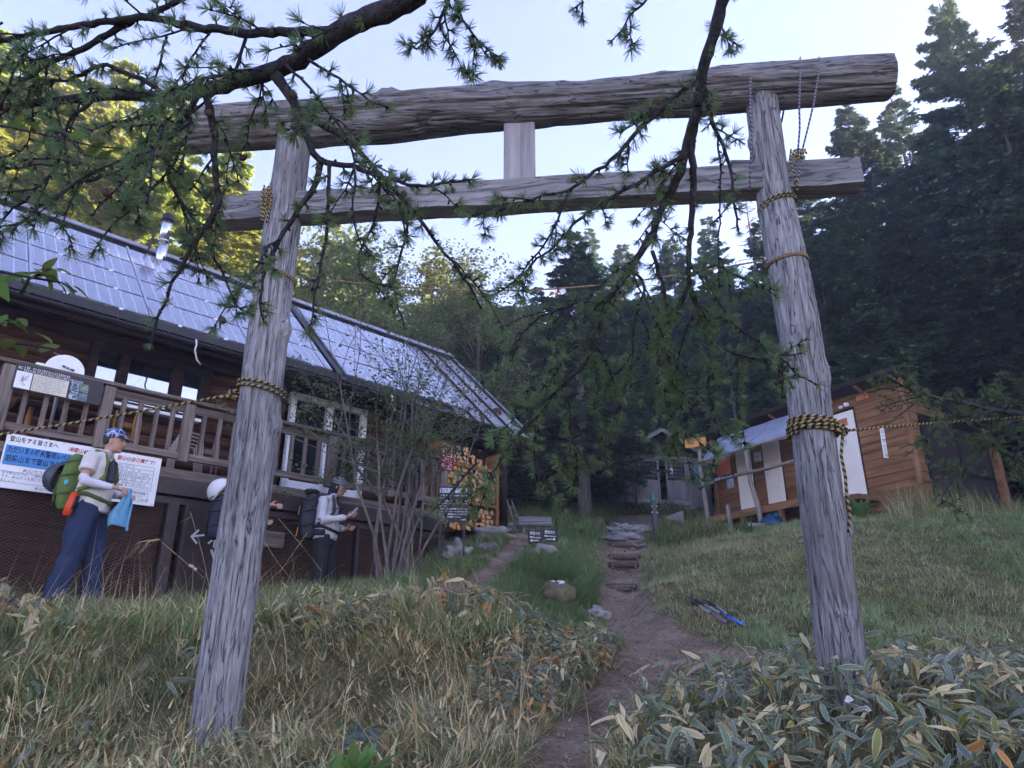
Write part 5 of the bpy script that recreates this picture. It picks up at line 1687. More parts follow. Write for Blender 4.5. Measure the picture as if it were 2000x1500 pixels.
for a, b in ((.10, .82), (1.06, 1.80)):
    d_ = MB()
    for x in (a + .03, b - .03):
        d_.box((x, 0, 5.32), (.06, .04, 1.38), bev=.004)
    for z in (4.66, 5.28, 5.98):
        d_.box(((a + b) / 2, .001, z), (b - a - .12, .038, .06), bev=.004)
    do_ = d_.build('lattice_door', M_SHW, shr)
    for i in range(4):
        x = a + .06 + (b - a - .12) * (i + .5) / 4
        MB().box((x, .012, 4.97), ((b - a - .12) / 4 - .004, .015, .58)).build('door_board', M_SHW, do_)
    for i in range(1, 6):
        x = a + .06 + (b - a - .12) * i / 6
        MB().box((x, .0, 5.63), (.014, .014, .64)).build('lattice_bar', M_SHW, do_)
    for i in range(1, 5):
        MB().box(((a + b) / 2, -.006, 5.31 + .64 * i / 5), (b - a - .12, .014, .014)).build('lattice_bar', M_SHX, do_)
MB().box((.93, 1.6, 5.2), (2.0, .05, 2.0)).build('back_wall', M_DARKW, shr)
MB().box((2.3, .12, 5.2), (.75, .05, 1.9)).build('side_wall', M_SHW, shr)
MB().box((-.45, .9, 5.2), (.95, 1.5, 1.8)).build('side_room', M_DARKW, shr)
for sx in (-1, 1):
    MB().prism([(.93, -.25, 7.05), (.93 + sx * 1.75, -.25, 6.05), (.93 + sx * 1.75, 2.0, 6.05), (.93, 2.0, 7.05)], (0, 0, .07)).build('roof_slope', M_HROOF, shr)
    MB().beam((.93, -.26, 7.0), (.93 + sx * 1.75, -.26, 6.0), .05, .12).build('barge_board', M_SHX, shr)
MB().prism([(.1, .02, 6.14), (1.8, .02, 6.14), (.93, .02, 6.98)], (0, .04, 0)).build('gable', M_DARKW, shr)
# bell ropes and white paper on the right door
MB().blob((1.25, -.06, 5.62), (.05, .03, .11), 10, 8, rough=.5, seed=3).build('paper_streamer', M_PAPER, shr)
MB().tube([(1.25, -.06, 5.9), (1.25, -.06, 5.7)], .008, 5).build('hanging_cord', M_PAPER, shr)
# ================================================================== CONIFERS
M_FTRUNK = wood('conifer_bark', lin('2f2824'), lin('6b5f58'), 'Z', 18, .6, rnd=.2)
M_LICHEN = wood('pale_conifer_bark', lin('4a4644'), lin('8a8682'), 'Z', 18, .5, rnd=.2)
M_FIR = leaf_mat('fir_needles', (.115, .165, .085), .25, .6, .45, hue=.03)
M_FIR2 = leaf_mat('spruce_needles', (.12, .165, .08), .25, .6, .45, hue=.03)
M_LARCHFAR = leaf_mat('larch_needles', (.34, .37, .07), .55, .6, .3, hue=.02)
M_AUTUMN = leaf_mat('russet_leaves', (.36, .12, .06), .4, .6, .3, hue=.02)
def sprigs(P, D, L, W, rng, flat=.55):
    """Diamond needle sprigs: centre line from P along D, width across."""
    n = len(P)
    D = D / np.linalg.norm(D, axis=1, keepdims=True)
    up = np.array([0, 0, 1.0]) + rng.normal(0, flat, (n, 3))
    S = np.cross(D, up)
    S /= np.linalg.norm(S, axis=1, keepdims=True) + 1e-9
    L, W = L[:, None], W[:, None]
    V = np.stack([P, P + D * L * .45 + S * W, P + D * L, P + D * L * .45 - S * W], 1)
    V[:, 2, 2] -= (L[:, 0]) * .12
    Q = np.arange(n * 4).reshape(n, 4)
    return V.reshape(-1, 3), Q
def conifer(h, rad, seed, z0=.06, dens=1.0, size=.085, droop=.25, style='fir', thick=.013, lean=0.0):
    rng = np.random.default_rng(seed)
    tr = MB()
    k = 9
    tr.tube([(lean * (i / k) ** 2 * h + .03 * nz(i * .7, seed), .03 * nz(seed, i * .6), h * i / k - (.35 if i == 0 else 0)) for i in range(k + 1)],
            [h * thick * (1 - .93 * i / k) * (1.25 if i == 0 else 1) for i in range(k + 1)], 9)
    PP, DD, LL, WW = [], [], [], []
    zs = np.arange(h * z0, h * .99, .27 if style == 'fir' else .36)
    for z in zs:
        zz = z + rng.uniform(-.1, .1)
        u = 1 - zz / h
        prof = (u ** .8) * (1 if u < .8 else 1 - (u - .8) * .8)
        nb = rng.integers(4, 7) if style == 'fir' else rng.integers(3, 6)
        for a in rng.uniform(0, 2 * math.pi, nb):
            Lb = rad * prof * rng.uniform(.55, 1.15) + .12
            el0 = .35 * (1 - u) + rng.uniform(-.05, .15) - droop * .3 * u
            n = 6
            pts = [np.array([lean * (zz / h) ** 2 * h, 0, zz])]
            for i in range(n):
                e = el0 - droop * (i / n) + (.25 * max(0, i / n - .6) if style == 'fir' else -.05)
                d = np.array([math.cos(a) * math.cos(e), math.sin(a) * math.cos(e), math.sin(e)])
                pts.append(pts[-1] + d * Lb / n)
                a += rng.uniform(-.08, .08)
            pts = np.array(pts)
            tr.tube([tuple(p) for p in pts[::2]] + [tuple(pts[-1])] if n % 2 else [tuple(p) for p in pts[::2]], [.010 + .010 * Lb * (1 - i / (len(pts[::2]) - 1)) for i in range(len(pts[::2]))], 3, cap=False)
            m = max(3, int(Lb * 11 * dens))                          # side twigs
            t = rng.uniform(.12, 1, m) ** .8
            ti = t * n
            i0 = np.minimum(ti.astype(int), n - 1)
            f = (ti - i0)[:, None]
            bp = pts[i0] * (1 - f) + pts[i0 + 1] * f
            bd = pts[i0 + 1] - pts[i0]
            bd /= np.linalg.norm(bd, axis=1, keepdims=True)
            side = np.stack([-bd[:, 1], bd[:, 0], np.zeros(m)], -1)
            sg = rng.choice([-1, 1], m)[:, None]
            sp_ = rng.uniform(.55, 1.15, m)[:, None]
            td = bd * np.cos(sp_) + side * sg * np.sin(sp_) + rng.normal(0, .12, (m, 3))
            td[:, 2] -= .12 if style == 'fir' else .25
            tl = (.30 * Lb * (1.05 - t) + .10) * rng.uniform(.6, 1.2, m)
            q = max(4, int((9 if style == 'fir' else 6) * dens ** .5))
            s_ = np.linspace(.05, 1, q)[None, :, None]
            P = bp[:, None] + td[:, None] * tl[:, None, None] * s_
            alt = np.where(np.arange(q) % 2, 1, -1)[None, :, None]
            tside = np.stack([-td[:, 1], td[:, 0], np.zeros(m)], -1)
            D = td[:, None] * .8 + tside[:, None] * alt * .75 + rng.normal(0, .22, (m, q, 3))
            PP.append(P.reshape(-1, 3)); DD.append(D.reshape(-1, 3))
    P, D = np.concatenate(PP), np.concatenate(DD)
    n = len(P)
    L = rng.uniform(.7, 1.4, n) * size
    V, Q = sprigs(P, D, L, L * rng.uniform(.17, .30, n), rng)
    return tr, V, Q
TREE_PROTO = {}
def tree_proto(key, kind, mleaf, mbark, **kw):
    tr, V, Q = conifer(**kw)
    TREE_PROTO[key] = (tr.mesh(kind + '_trunk', mbark, True), np_mesh(kind + '_crown', V, Q, mats=mleaf), kind)
tree_proto('fA', 'fir_tree', M_FIR, M_FTRUNK, h=14, rad=3.0, seed=1, dens=2.3, size=.115)
tree_proto('fB', 'fir_tree', M_FIR2, M_FTRUNK, h=12, rad=2.7, seed=2, dens=2.3, size=.115)
tree_proto('fC', 'fir_tree', M_FIR, M_LICHEN, h=15, rad=2.7, seed=3, dens=2.0, size=.115, z0=.16)
tree_proto('fN', 'fir_tree', M_FIR2, M_LICHEN, h=9, rad=2.0, seed=4, dens=2.0, size=.075, z0=.16, thick=.02)
tree_proto('lA', 'larch_tree', M_LARCHFAR, M_LICHEN, h=14, rad=3.2, seed=5, dens=3.2, size=.12, style='larch', droop=.35, z0=.2)
tree_proto('lB', 'larch_tree', M_LARCHFAR, M_FTRUNK, h=13, rad=2.9, seed=6, dens=3.0, size=.12, style='larch', droop=.45, z0=.25)
tree_proto('dead', 'dead_tree', M_AUTUMN, M_LICHEN, h=10, rad=1.2, seed=7, dens=.04, size=.05, style='larch')
def broadleaf(h, rad, seed, n=16000, size=.10):
    rng = np.random.default_rng(seed)
    rr2 = random.Random(seed)
    tr = MB()
    tr.tube([(0, 0, -.3), (.05, .0, h * .3), (.0, .08, h * .6), (.02, .02, h * .92)], [.16, .12, .08, .02], 9)
    cl = []
    for k in range(30):
        z = h * rr2.uniform(.22, .96)
        u = (z / h - .22) / .74
        r = rad * math.sin(math.pi * min(.96, .12 + .8 * u)) * rr2.uniform(.35, 1.0)
        a = rr2.uniform(0, 6.28)
        c = np.array([r * math.cos(a), r * math.sin(a), z])
        cl.append((c, rad * rr2.uniform(.22, .42)))
        tr.tube([(0, 0, z * .75), tuple(c * np.array([.5, .5, .92])), tuple(c)], [.05, .03, .01], 4)
    per = n // len(cl)
    PP = []
    for c, r in cl:
        d = rng.normal(0, 1, (per, 3))
        d /= np.linalg.norm(d, axis=1, keepdims=True)
        PP.append(c + d * r * np.array([1, 1, .7]) * (rng.uniform(.35, 1, (per, 1)) ** .6))
    P = np.concatenate(PP)
    L = rng.uniform(.7, 1.3, len(P)) * size
    D = rng.normal(0, 1, P.shape)
    V, Q = sprigs(P, D, L, L * .33, rng, 1.2)
    return tr, V, Q
M_BLEAF = leaf_mat('broad_crown_leaves', (.17, .21, .075), .5, .6, .4, hue=.03)
_t, _V, _Q = broadleaf(9, 3.0, 3)
TREE_PROTO['bA'] = (_t.mesh('broadleaf_trunk', M_LICHEN, True), np_mesh('broadleaf_crown', _V, _Q, mats=M_BLEAF), 'broadleaf_tree')
_t, _V, _Q = broadleaf(8, 2.7, 8)
TREE_PROTO['bB'] = (_t.mesh('broadleaf_trunk', M_FTRUNK, True), np_mesh('broadleaf_crown', _V, _Q, mats=M_BLEAF), 'broadleaf_tree')
def plant(key, x, y, sc, rz, label, group=None, cat='tree', top=None):
    tm, cm, kind = TREE_PROTO[key]
    z = gz(x, y)
    o = empty(kind, (x, y, z), rz, label=label, category=cat, group=group)
    o.scale = (sc, sc, sc * (1 if top is None else top))
    link('trunk', tm, o)
    link('crown', cm, o)
    return o
TR = random.Random(21)
def pix_tree(key, px_top, py_top, Y, label, group=None, h0=None, wide=1.0):
    """A tree whose tip stands in the given direction at distance Y; its height follows from the ground."""
    p = atY(px_top, py_top, Y)
    hh = {'fA': 14, 'fB': 12, 'fC': 15, 'fN': 9, 'lA': 14, 'lB': 13, 'dead': 10, 'bA': 9, 'bB': 8}[key]
    H = p.z - gz(p.x, p.y)
    o = plant(key, p.x, p.y, H / hh * wide, TR.uniform(0, 6.28), label, group)
    o.scale = (H / hh * wide, H / hh * wide, H / hh)
    return o
GR, GL, GC = 'dark firs on the right slope', 'sunlit larches behind the lodge', 'firs on the hillside'
pix_tree('fA', 1835, 8, 19.5, 'tall pointed fir against the sky right of the lintel end', GR, wide=1.05)
pix_tree('fC', 1990, -90, 18, 'tallest fir at the right edge of the picture', GR, wide=1.15)
pix_tree('fB', 1925, 130, 17, 'bushy fir standing close behind the toilet hut at the right edge', GR, wide=1.2)
pix_tree('fA', 1650, 205, 23, 'fir showing just behind the right end of the tie beam', GR, wide=1.15)
pix_tree('fC', 1735, 170, 24, 'fir between the lintel end and the tall pointed fir', GR, wide=1.1)
pix_tree('fB', 1780, 330, 20.5, 'broad fir rising over the ridge of the toilet hut', GR, wide=1.35)
pix_tree('fA', 1560, 300, 25, 'fir behind the upper part of the right pillar', GR, wide=1.1)
pix_tree('fB', 1690, 420, 21.5, 'lower fir directly above the toilet hut roof', GR, wide=1.4)
pix_tree('fA', 1480, 430, 27, 'fir left of the right pillar under the tie beam', GR, wide=1.15)
pix_tree('fB', 1600, 520, 22, 'short fir behind the middle of the right pillar', GR, wide=1.4)
pix_tree('dead', 1455, 375, 27, 'thin bare dead tree beside the right pillar')
pix_tree('fC', 1380, 425, 29, 'fir tip under the tie beam left of the hanging larch twigs', GC, wide=1.1)
pix_tree('fB', 1310, 470, 30, 'fir on the hillside just right of the hanging larch limb', GC, wide=1.2)
pix_tree('fA', 1150, 448, 33, 'pointed fir on the skyline in the middle of the gate', GC, wide=.95)
pix_tree('fB', 1215, 480, 32, 'sun-touched fir next to the pointed skyline fir', GC, wide=1.1)
pix_tree('fB', 1395, 560, 24.5, 'dark fir above the shrine roof', GC, wide=1.35)
pix_tree('fA', 1270, 580, 25.5, 'dark broad fir behind the shrine', GC, wide=1.25)
pix_tree('fA', 1500, 590, 23.0, 'dark fir above the left end of the toilet hut', GC, wide=1.3)
pix_tree('fC', 1050, 560, 27, 'fir standing right of the lodge gable', GC, wide=1.15)
pix_tree('fB', 985, 610, 22, 'fir close behind the lodge gable end', GC, wide=1.3)
pix_tree('fB', 1130, 640, 22.5, 'dark fir beside the bare grey trunk', GC, wide=1.3)
pix_tree('fA', 905, 545, 25, 'fir showing above the lodge ridge behind the shrub', GC, wide=1.2)
pix_tree('lB', 850, 478, 29, 'yellow-green tree on the skyline above the lodge ridge', GL, wide=1.1)
pix_tree('lA', 760, 520, 24, 'green larch behind the lodge roof near the left pillar', GL, wide=1.0)
pix_tree('lA', 655, 430, 26, 'sunlit larch framed between left pillar and lintel strut', GL, wide=1.1)
pix_tree('lB', 560, 330, 23, 'sunlit larch behind the top of the left pillar', GL, wide=1.15)
pix_tree('lA', 470, 270, 20.5, 'tall sunlit larch right of the flue', GL, wide=1.1)
pix_tree('lB', 370, 190, 19, 'tall sunlit larch directly behind the flue', GL, wide=1.1)
pix_tree('lA', 250, 120, 18, 'tall golden larch above the lodge ridge left of the flue', GL, wide=1.15)
pix_tree('lB', 120, 110, 17, 'golden larch above the solar panels', GL, wide=1.25)
pix_tree('lA', 5, 60, 15.5, 'golden larch at the left edge above the roof', GL, wide=1.25)
pix_tree('lB', -170, 60, 16.5, 'larch just outside the left edge of the picture', GL, wide=1.2)
pix_tree('bA', 850, 500, 24, 'round green crown above the lodge ridge behind the shrub', GL, wide=1.2)
pix_tree('bB', 720, 495, 21.5, 'round leafy crown behind the roof right of the left pillar', GL, wide=1.25)
pix_tree('bB', 940, 560, 20.5, 'round leafy tree beyond the lodge gable', GL, wide=1.1)
pix_tree('bA', 620, 450, 22, 'leafy crown directly right of the left pillar', GL, wide=1.15)
pix_tree('bB', 800, 590, 18.5, 'low round tree just behind the lodge ridge', GL, wide=1.2)
pix_tree('lA', 320, 210, 16.5, 'golden larch right behind the lodge ridge at the flue', GL, wide=1.3)
pix_tree('lB', 190, 190, 15, 'low golden larch close behind the solar roof', GL, wide=1.4)
pix_tree('lA', 60, 170, 14.2, 'low golden larch at the left end of the ridge', GL, wide=1.4)
pix_tree('lB', 450, 330, 18, 'golden larch showing under the left end of the tie beam', GL, wide=1.35)
# the bare grey trunk by the shrine and the low boughs over it
t_ = plant('fC', 2.05, 20.0, 1.0, 1.0, 'grey fir trunk standing left of the shrine', top=.62)
plant('fN', 3.7, 22.5, .78, 2.1, 'small fir whose boughs hang over the shrine front')
plant('fN', 7.1, 21.6, .6, 4.0, 'small fir between the shrine and the toilet hut')
ru = pix_tree('lB', 1083, 508, 36, 'small russet autumn tree on the skyline')
for c_ in ru.children:
    if c_.name.startswith('crown'):
        c_.data = c_.data.copy()
        c_.data.materials[0] = M_AUTUMN
        ru.scale = (.42, .42, ru.scale[2])
# the wood going on up the hill and round the right side
placed = [(o.location.x, o.location.y) for o in COL.objects if o.get('category') == 'tree']
def fill(n, xr, yr, cap, keys, label, group, dmin=1.9, hr=(.75, 1.1)):
    k = tries = 0
    while k < n and tries < n * 30:
        tries += 1
        x, y = TR.uniform(*xr), TR.uniform(*yr)
        if any((x - a) ** 2 + (y - b) ** 2 < dmin ** 2 for a, b in placed):
            continue
        key = TR.choice(keys)
        hh = {'fA': 14, 'fB': 12, 'fC': 15, 'lA': 14, 'lB': 13}[key]
        sc = TR.uniform(*hr)
        H = hh * sc
        if cap is not None:
            H = min(H, cap(x, y) - gz(x, y))
            if H < 5:
                continue
        o = plant(key, x, y, max(sc * .85, H / hh), TR.uniform(0, 6.28), label, group)
        o.scale = (max(.95, sc * 1.1), max(.95, sc * 1.1), H / hh)
        placed.append((x, y))
        k += 1
skyline = lambda x, y: .50 * math.hypot(x, y) if x > -2 else .55 * math.hypot(x, y)
fill(70, (-4, 16), (25.5, 42), skyline, ['fA', 'fB', 'fC'], 'dark fir in the wood on the hillside behind the shrine', 'wood on the hillside', 1.45)
fill(24, (6, 17), (20.5, 31), lambda x, y: .80 * math.hypot(x, y), ['fA', 'fB'], 'dark fir in the wood rising behind the toilet hut', 'wood behind the hut')
fill(12, (-16, -3), (24, 38), skyline, ['lA', 'lB', 'fB'], 'tree in the wood climbing behind the lodge', 'wood behind the lodge')
fill(52, (13.5, 40), (1, 38), None, ['fA', 'fC', 'fB'], 'fir of the wood on the right flank of the hill', 'wood on the right flank', 2.4, (.95, 1.2))
fill(5, (8.5, 12.5), (17.5, 20.5), lambda x, y: gz(x, y) + 8.5, ['fB'], 'dense young fir right behind the toilet hut', 'young firs behind the hut', 1.3)

def number_trees(group, phrase):
    """Small groups are told apart by their order across the picture."""
    ts = [o for o in COL.objects if o.get('group') == group]
    ts.sort(key=lambda o: o.location.x / max(1, o.location.y))
    for i, o in enumerate(ts):
        o['label'] = '%s of the %s, counted from the left' % (NTH[i], phrase)
number_trees('young firs behind the hut', 'dense young firs right behind the toilet hut')
number_trees('wood behind the hut', 'dark firs rising behind the toilet hut')
number_trees('wood behind the lodge', 'trees climbing the slope behind the lodge')
# ================================================================== THE LARCH OVER THE CAMERA
M_LTWIG = wood('larch_bark', lin('1c1b1f'), lin('47444a'), 'Z', 60, .6, rnd=0, stretch=.7)
M_LNEEDLE = leaf_mat('larch_tuft_needles', (.125, .185, .085), .5, .5, .3, hue=.0)
M_LNEEDLE2 = leaf_mat('young_larch_needles', (.13, .19, .07), .5, .5, .3, hue=.0)
LR = random.Random(77)
class Larch:
    """Wood and needle tufts of one larch; tufts are gathered and turned into one mesh of needles."""
    def __init__(self, twig_r=1.0, tuft=.033, spacing=.020):
        self.wood = MB()
        self.tp, self.td, self.ts = [], [], []
        self.cones = []
        self.tuft, self.spacing, self.twig_r = tuft, spacing, twig_r
    def smooth(self, P, step=.018):
        out, n = [], len(P) - 1
        for k in range(n):
            p0, p1, p2, p3 = P[max(k - 1, 0)], P[k], P[k + 1], P[min(k + 2, n)]
            m = max(1, int((p2 - p1).length / step))
            for i in range(m):
                f = i / m
                out.append(.5 * ((2 * p1) + (p2 - p0) * f + (2 * p0 - 5 * p1 + 4 * p2 - p3) * f * f + (3 * p1 - p0 - 3 * p2 + p3) * f ** 3))
        out.append(P[-1])
        return out
    def spur(self, p, d, bare):
        """A short knobbly spur; most end in a tuft, some in nothing, a few hold a cone."""
        l = LR.uniform(.004, .011)
        self.wood.tube([p, p + d * l], [.0038, .0030], 4)
        if LR.random() > bare:
            self.tp.append(p + d * l); self.td.append(d); self.ts.append(self.tuft * LR.uniform(.5, 1.2))
        elif LR.random() < .05:
            self.cones.append(p + d * l * 1.5)
    def stem(self, P, r0, r1, bare=.25, twigs=0, twig_len=(.08, .25), tufts=True, start=.0, hang=.6, depth=0, spread=1.0):
        S = self.smooth([Vector(p) for p in P])
        n = len(S)
        jit = [S[i] + Vector((nz(i * .5, P[0][0] * 9), nz(i * .5, P[0][2] * 9 + 4), nz(i * .5, 9.1))) * .006 for i in range(n)]
        rad = [r0 + (r1 - r0) * (i / max(1, n - 1)) for i in range(n)]
        rad = [r * (1 + .14 * nz(i * .9, r0 * 900)) for i, r in enumerate(rad)]
        self.wood.tube(jit, rad, 12 if r0 > .012 else (8 if r0 > .006 else 5), disp=(lambda a, i, L: 1 + .16 * nz(math.cos(a) * 1.6 + L * 30, math.sin(a) * 1.6, L * 26) + .10 * nz(math.cos(a) * 4, math.sin(a) * 4 + 7, L * 70)) if r0 > .006 else None)
        if tufts:
            L, nxt = 0, self.spacing
            for i in range(1, n):
                L += (jit[i] - jit[i - 1]).length
                while L > nxt:
                    nxt += self.spacing * LR.uniform(.6, 1.4) * (1 + 2.2 * (rad[i] > .009))
                    if i / n < start:
                        continue
                    t = (jit[i] - jit[i - 1]).normalized()
                    x, y = rot_to(t)
                    a = LR.uniform(0, 6.28)
                    d = (x * math.cos(a) + y * math.sin(a) + t * .45).normalized()
                    self.spur(jit[i] + d * rad[i] * .8, d, bare)
            t = (jit[-1] - jit[-2]).normalized()
            self.spur(jit[-1], t, 0)
        for k in range(twigs):
            i = int(n * LR.uniform(max(.12, start), .95))
            i = max(1, min(n - 1, i))
            t = (jit[i] - jit[i - 1]).normalized()
            x, y = rot_to(t)
            a = LR.uniform(0, 6.28)
            d = (x * math.cos(a) * spread + y * math.sin(a) * spread * .7 + t * .7).normalized()
            d.z -= hang * .5
            d.normalize()
            L = LR.uniform(*twig_len)
            q = [jit[i]]
            for _ in range(4):
                d = (d + Vector((LR.gauss(0, .12), LR.gauss(0, .12), -hang * .16))).normalized()
                q.append(q[-1] + d * L / 4)
            self.stem(q, min(.0032 * self.twig_r, rad[i] * .7), .0016, bare * .8, 0 if depth else LR.choice((0, 0, 1, 2)), (L * .25, L * .5), depth=depth + 1, hang=hang)
    def needles(self, name, mat, parent, per=32, rng=np.random.default_rng(5)):
        n = len(self.tp)
        P, D, S = np.array([tuple(p) for p in self.tp]), np.array([tuple(d) for d in self.td]), np.array(self.ts)
        R_ = rng.normal(0, 1, (n, per, 3))
        d = D[:, None] * 1.15 + R_ / np.linalg.norm(R_, axis=2, keepdims=True)
        d /= np.linalg.norm(d, axis=2, keepdims=True)
        l = S[:, None] * rng.uniform(.75, 1.1, (n, per))
        w = rng.normal(0, 1, (n, per, 3))
        w = np.cross(d, w)
        w /= np.linalg.norm(w, axis=2, keepdims=True)
        w *= .0010
        b = np.broadcast_to(P[:, None], d.shape)
        tip = b + d * l[..., None]
        V = np.stack([b - w, b + w, tip + w * .5, tip - w * .5], 2).reshape(-1, 3)
        return link(name, np_mesh(name, V, np.arange(len(V)).reshape(-1, 4), mats=mat), parent, kind='stuff')
def T(pts, d0, d1=None):
    """Traced pixel points at depths running from d0 to d1."""
    n = len(pts)
    d1 = d0 if d1 is None else d1
    return [at(x, y, d0 + (d1 - d0) * i / max(1, n - 1)) for i, (x, y) in enumerate(pts)]
OL = Vector((1.5, -.6, gz(1.5, -.6)))
big = empty('larch_tree', (0, 0, 0), label='larch whose dark limbs hang into the top of the picture', category='tree')
A = Larch()
# trunk stands behind the camera on the right; the limbs reach forward from it
trunk = MB()
trunk.tube([OL + Vector((0, 0, -.4)), OL + Vector((.03, .02, 1.5)), OL + Vector((-.02, .05, 3.5)), OL + Vector((.02, .08, 6.5)), OL + Vector((0, .1, 10))], [.24, .19, .16, .11, .04], 16)
tj = OL + Vector((-.01, .06, 4.1))
tj2 = OL + Vector((0, .07, 4.9))
lim = T([(815, -25), (800, 0), (680, 52), (620, 92), (560, 128), (500, 150), (400, 176), (320, 188), (220, 186), (120, 196), (-40, 214)], 1.75, 2.1)
lead = [tj, Vector((1.0, .1, 3.0)), Vector((.45, .7, 2.0)), Vector((.1, 1.05, 1.52))]
A.stem(lead + lim[:2], .040, .029, tufts=False)
A.stem(lim, .029, .008, .35, 10, (.10, .28), start=.1)
A.stem(T([(660, 62), (560, 62), (480, 64), (360, 48), (280, 36), (140, 52), (0, 80), (-80, 90)], 1.83, 2.0), .013, .006, .2, 8, (.1, .26))
A.stem(T([(280, 36), (340, 8), (420, -30)], 1.95), .009, .005, .2, 1)
A.stem(T([(258, 40), (160, 96), (80, 132), (0, 188), (-60, 220)], 1.95, 2.1), .010, .005, .25, 4, (.12, .3))
A.stem(T([(540, 148), (568, 192), (592, 256), (624, 312), (688, 324), (752, 348)], 1.85, 1.8), .0145, .004, .3, 3, (.08, .2))
A.stem(T([(624, 312), (612, 368), (576, 416), (540, 480), (521, 520), (508, 576), (512, 616)], 1.83, 1.75), .0085, .003, .35, 2, (.1, .22))
A.stem(T([(588, 224), (680, 276), (740, 340), (800, 404), (850, 470), (905, 540), (938, 600)], 1.85, 1.9), .008, .003, .45, 4, (.08, .22))
A.stem(T([(700, 330), (770, 352), (830, 362), (915, 352)], 1.8), .006, .003, .1, 1, (.05, .12))
A.stem(T([(400, 178), (416, 240), (420, 320), (424, 400), (378, 478), (336, 555), (315, 607), (296, 660)], 1.9, 1.8), .0105, .003, .35, 3, (.1, .25))
A.stem(T([(384, 192), (340, 260), (288, 300), (240, 332), (160, 356), (100, 388), (40, 432), (-20, 470)], 1.92, 2.0), .008, .003, .4, 4, (.1, .25))
A.stem(T([(296, 195), (316, 260), (328, 340), (352, 392), (392, 446), (441, 551), (458, 592), (480, 610)], 1.95, 1.85), .0075, .003, .35, 3, (.1, .25))
A.stem(T([(192, 186), (136, 240), (112, 320), (60, 380), (10, 420)], 2.0), .006, .003, .45, 3, (.1, .25))
A.stem(T([(320, 188), (288, 160), (200, 128), (150, 150), (60, 170), (-30, 200)], 1.95, 2.1), .007, .003, .25, 4, (.1, .3))
A.stem(T([(480, 66), (462, 132), (400, 200), (330, 250), (250, 300)], 1.9), .005, .003, .3, 2, (.1, .22))
A.stem(T([(644, 318), (640, 394), (636, 470), (616, 572), (606, 640)], 1.78), .0055, .0025, .4, 1, (.06, .16))
A.stem(T([(740, 344), (735, 420), (700, 500), (716, 545), (760, 560)], 1.82), .005, .0025, .5, 1, (.06, .16))
A.stem(T([(800, 404), (790, 470), (770, 560), (790, 640)], 1.85), .004, .0022, .5, 1, (.06, .14))
A.stem(T([(600, 118), (640, 140), (690, 172), (730, 200), (752, 210)], 1.8), .0045, .002, .1, 2, (.05, .12))
A.stem(T([(560, 128), (620, 190), (690, 300), (690, 430), (720, 500)], 1.78), .004, .002, .3, 2, (.08, .2))
A.stem(T([(880, -30), (868, 20), (850, 60), (815, 95), (800, 90)], 1.9), .006, .0025, .05, 4, (.05, .14))
A.stem(T([(880, -20), (905, 40), (935, 80), (968, 108)], 1.9), .005, .0025, .05, 3, (.05, .11))
A.stem(T([(1275, -30), (1258, 6), (1228, 30), (1216, 56), (1198, 76)], 2.0), .0045, .002, .05, 1, (.03, .07))
A.stem(T([(1120, -20), (1140, 2), (1128, 10)], 2.0), .003, .002, .05, 1, (.03, .06))
for i in range(15):               # the thicket in the upper left corner
    x, y = LR.uniform(-40, 470), LR.uniform(-30, 330)
    if y > 360 - x * .1:
        continue
    q = [at(x, y, LR.uniform(1.8, 2.3))]
    d = Vector((LR.uniform(-1, .6), LR.uniform(-.3, .3), LR.uniform(-1, .1))).normalized()
    for _ in range(5):
        d = (d + Vector((LR.gauss(0, .15), LR.gauss(0, .1), -.1))).normalized()
        q.append(q[-1] + d * LR.uniform(.05, .09))
    A.stem(q, .004, .002, .15, LR.choice((1, 2, 3)), (.06, .16))
# the hanging limb on the right
R0 = T([(1424, -40), (1411, 0), (1392, 75), (1373, 142), (1362, 209)], 2.0, 2.1)
A.stem([tj2, Vector((1.35, .5, 3.3)), Vector((1.02, 1.15, 2.1))] + R0[:1], .034, .018, tufts=False)
A.stem(R0, .018, .0155, .3, 3, (.04, .1))
A.stem(T([(1362, 209), (1340, 291), (1321, 355), (1291, 411), (1269, 463), (1231, 525), (1190, 587), (1163, 653), (1143, 707), (1093, 757), (1050, 810), (983, 883)], 2.1, 2.25), .0145, .003, .25, 9, (.1, .3))
A.stem(T([(1362, 209), (1351, 299), (1355, 373), (1347, 467), (1345, 540), (1350, 573), (1370, 623), (1383, 667), (1387, 717), (1384, 753), (1392, 800)], 2.1, 2.2), .0125, .003, .3, 7, (.1, .28))
A.stem(T([(1377, 179), (1392, 239), (1411, 284), (1429, 336), (1433, 392), (1441, 448)], 2.08), .008, .0028, .4, 2, (.05, .12))
A.stem(T([(1400, 261), (1407, 336), (1407, 411), (1403, 485), (1405, 555)], 2.08), .0035, .002, .75, 1, (.05, .1))
A.stem(T([(1362, 157), (1303, 202), (1247, 254), (1209, 299), (1161, 336), (1108, 373), (1041, 388), (974, 414)], 2.05, 2.0), .008, .0028, .05, 5, (.05, .15))
A.stem(T([(1340, 299), (1295, 328), (1209, 377), (1138, 422), (1097, 467), (1041, 515), (1008, 548)], 2.1, 2.05), .0075, .0028, .05, 4, (.05, .15))
A.stem(T([(1108, 373), (1090, 430), (1060, 480), (1010, 545), (975, 570)], 2.0), .004, .0022, .25, 2, (.05, .12))
A.stem(T([(1347, 543), (1333, 587), (1303, 637), (1277, 677), (1250, 700), (1217, 720), (1160, 745)], 2.15, 2.3), .007, .0026, .1, 5, (.08, .2))
A.stem(T([(1370, 623), (1417, 627), (1467, 657), (1503, 683), (1537, 710), (1562, 735), (1592, 748)], 2.2, 2.3), .006, .0024, .15, 4, (.06, .16))
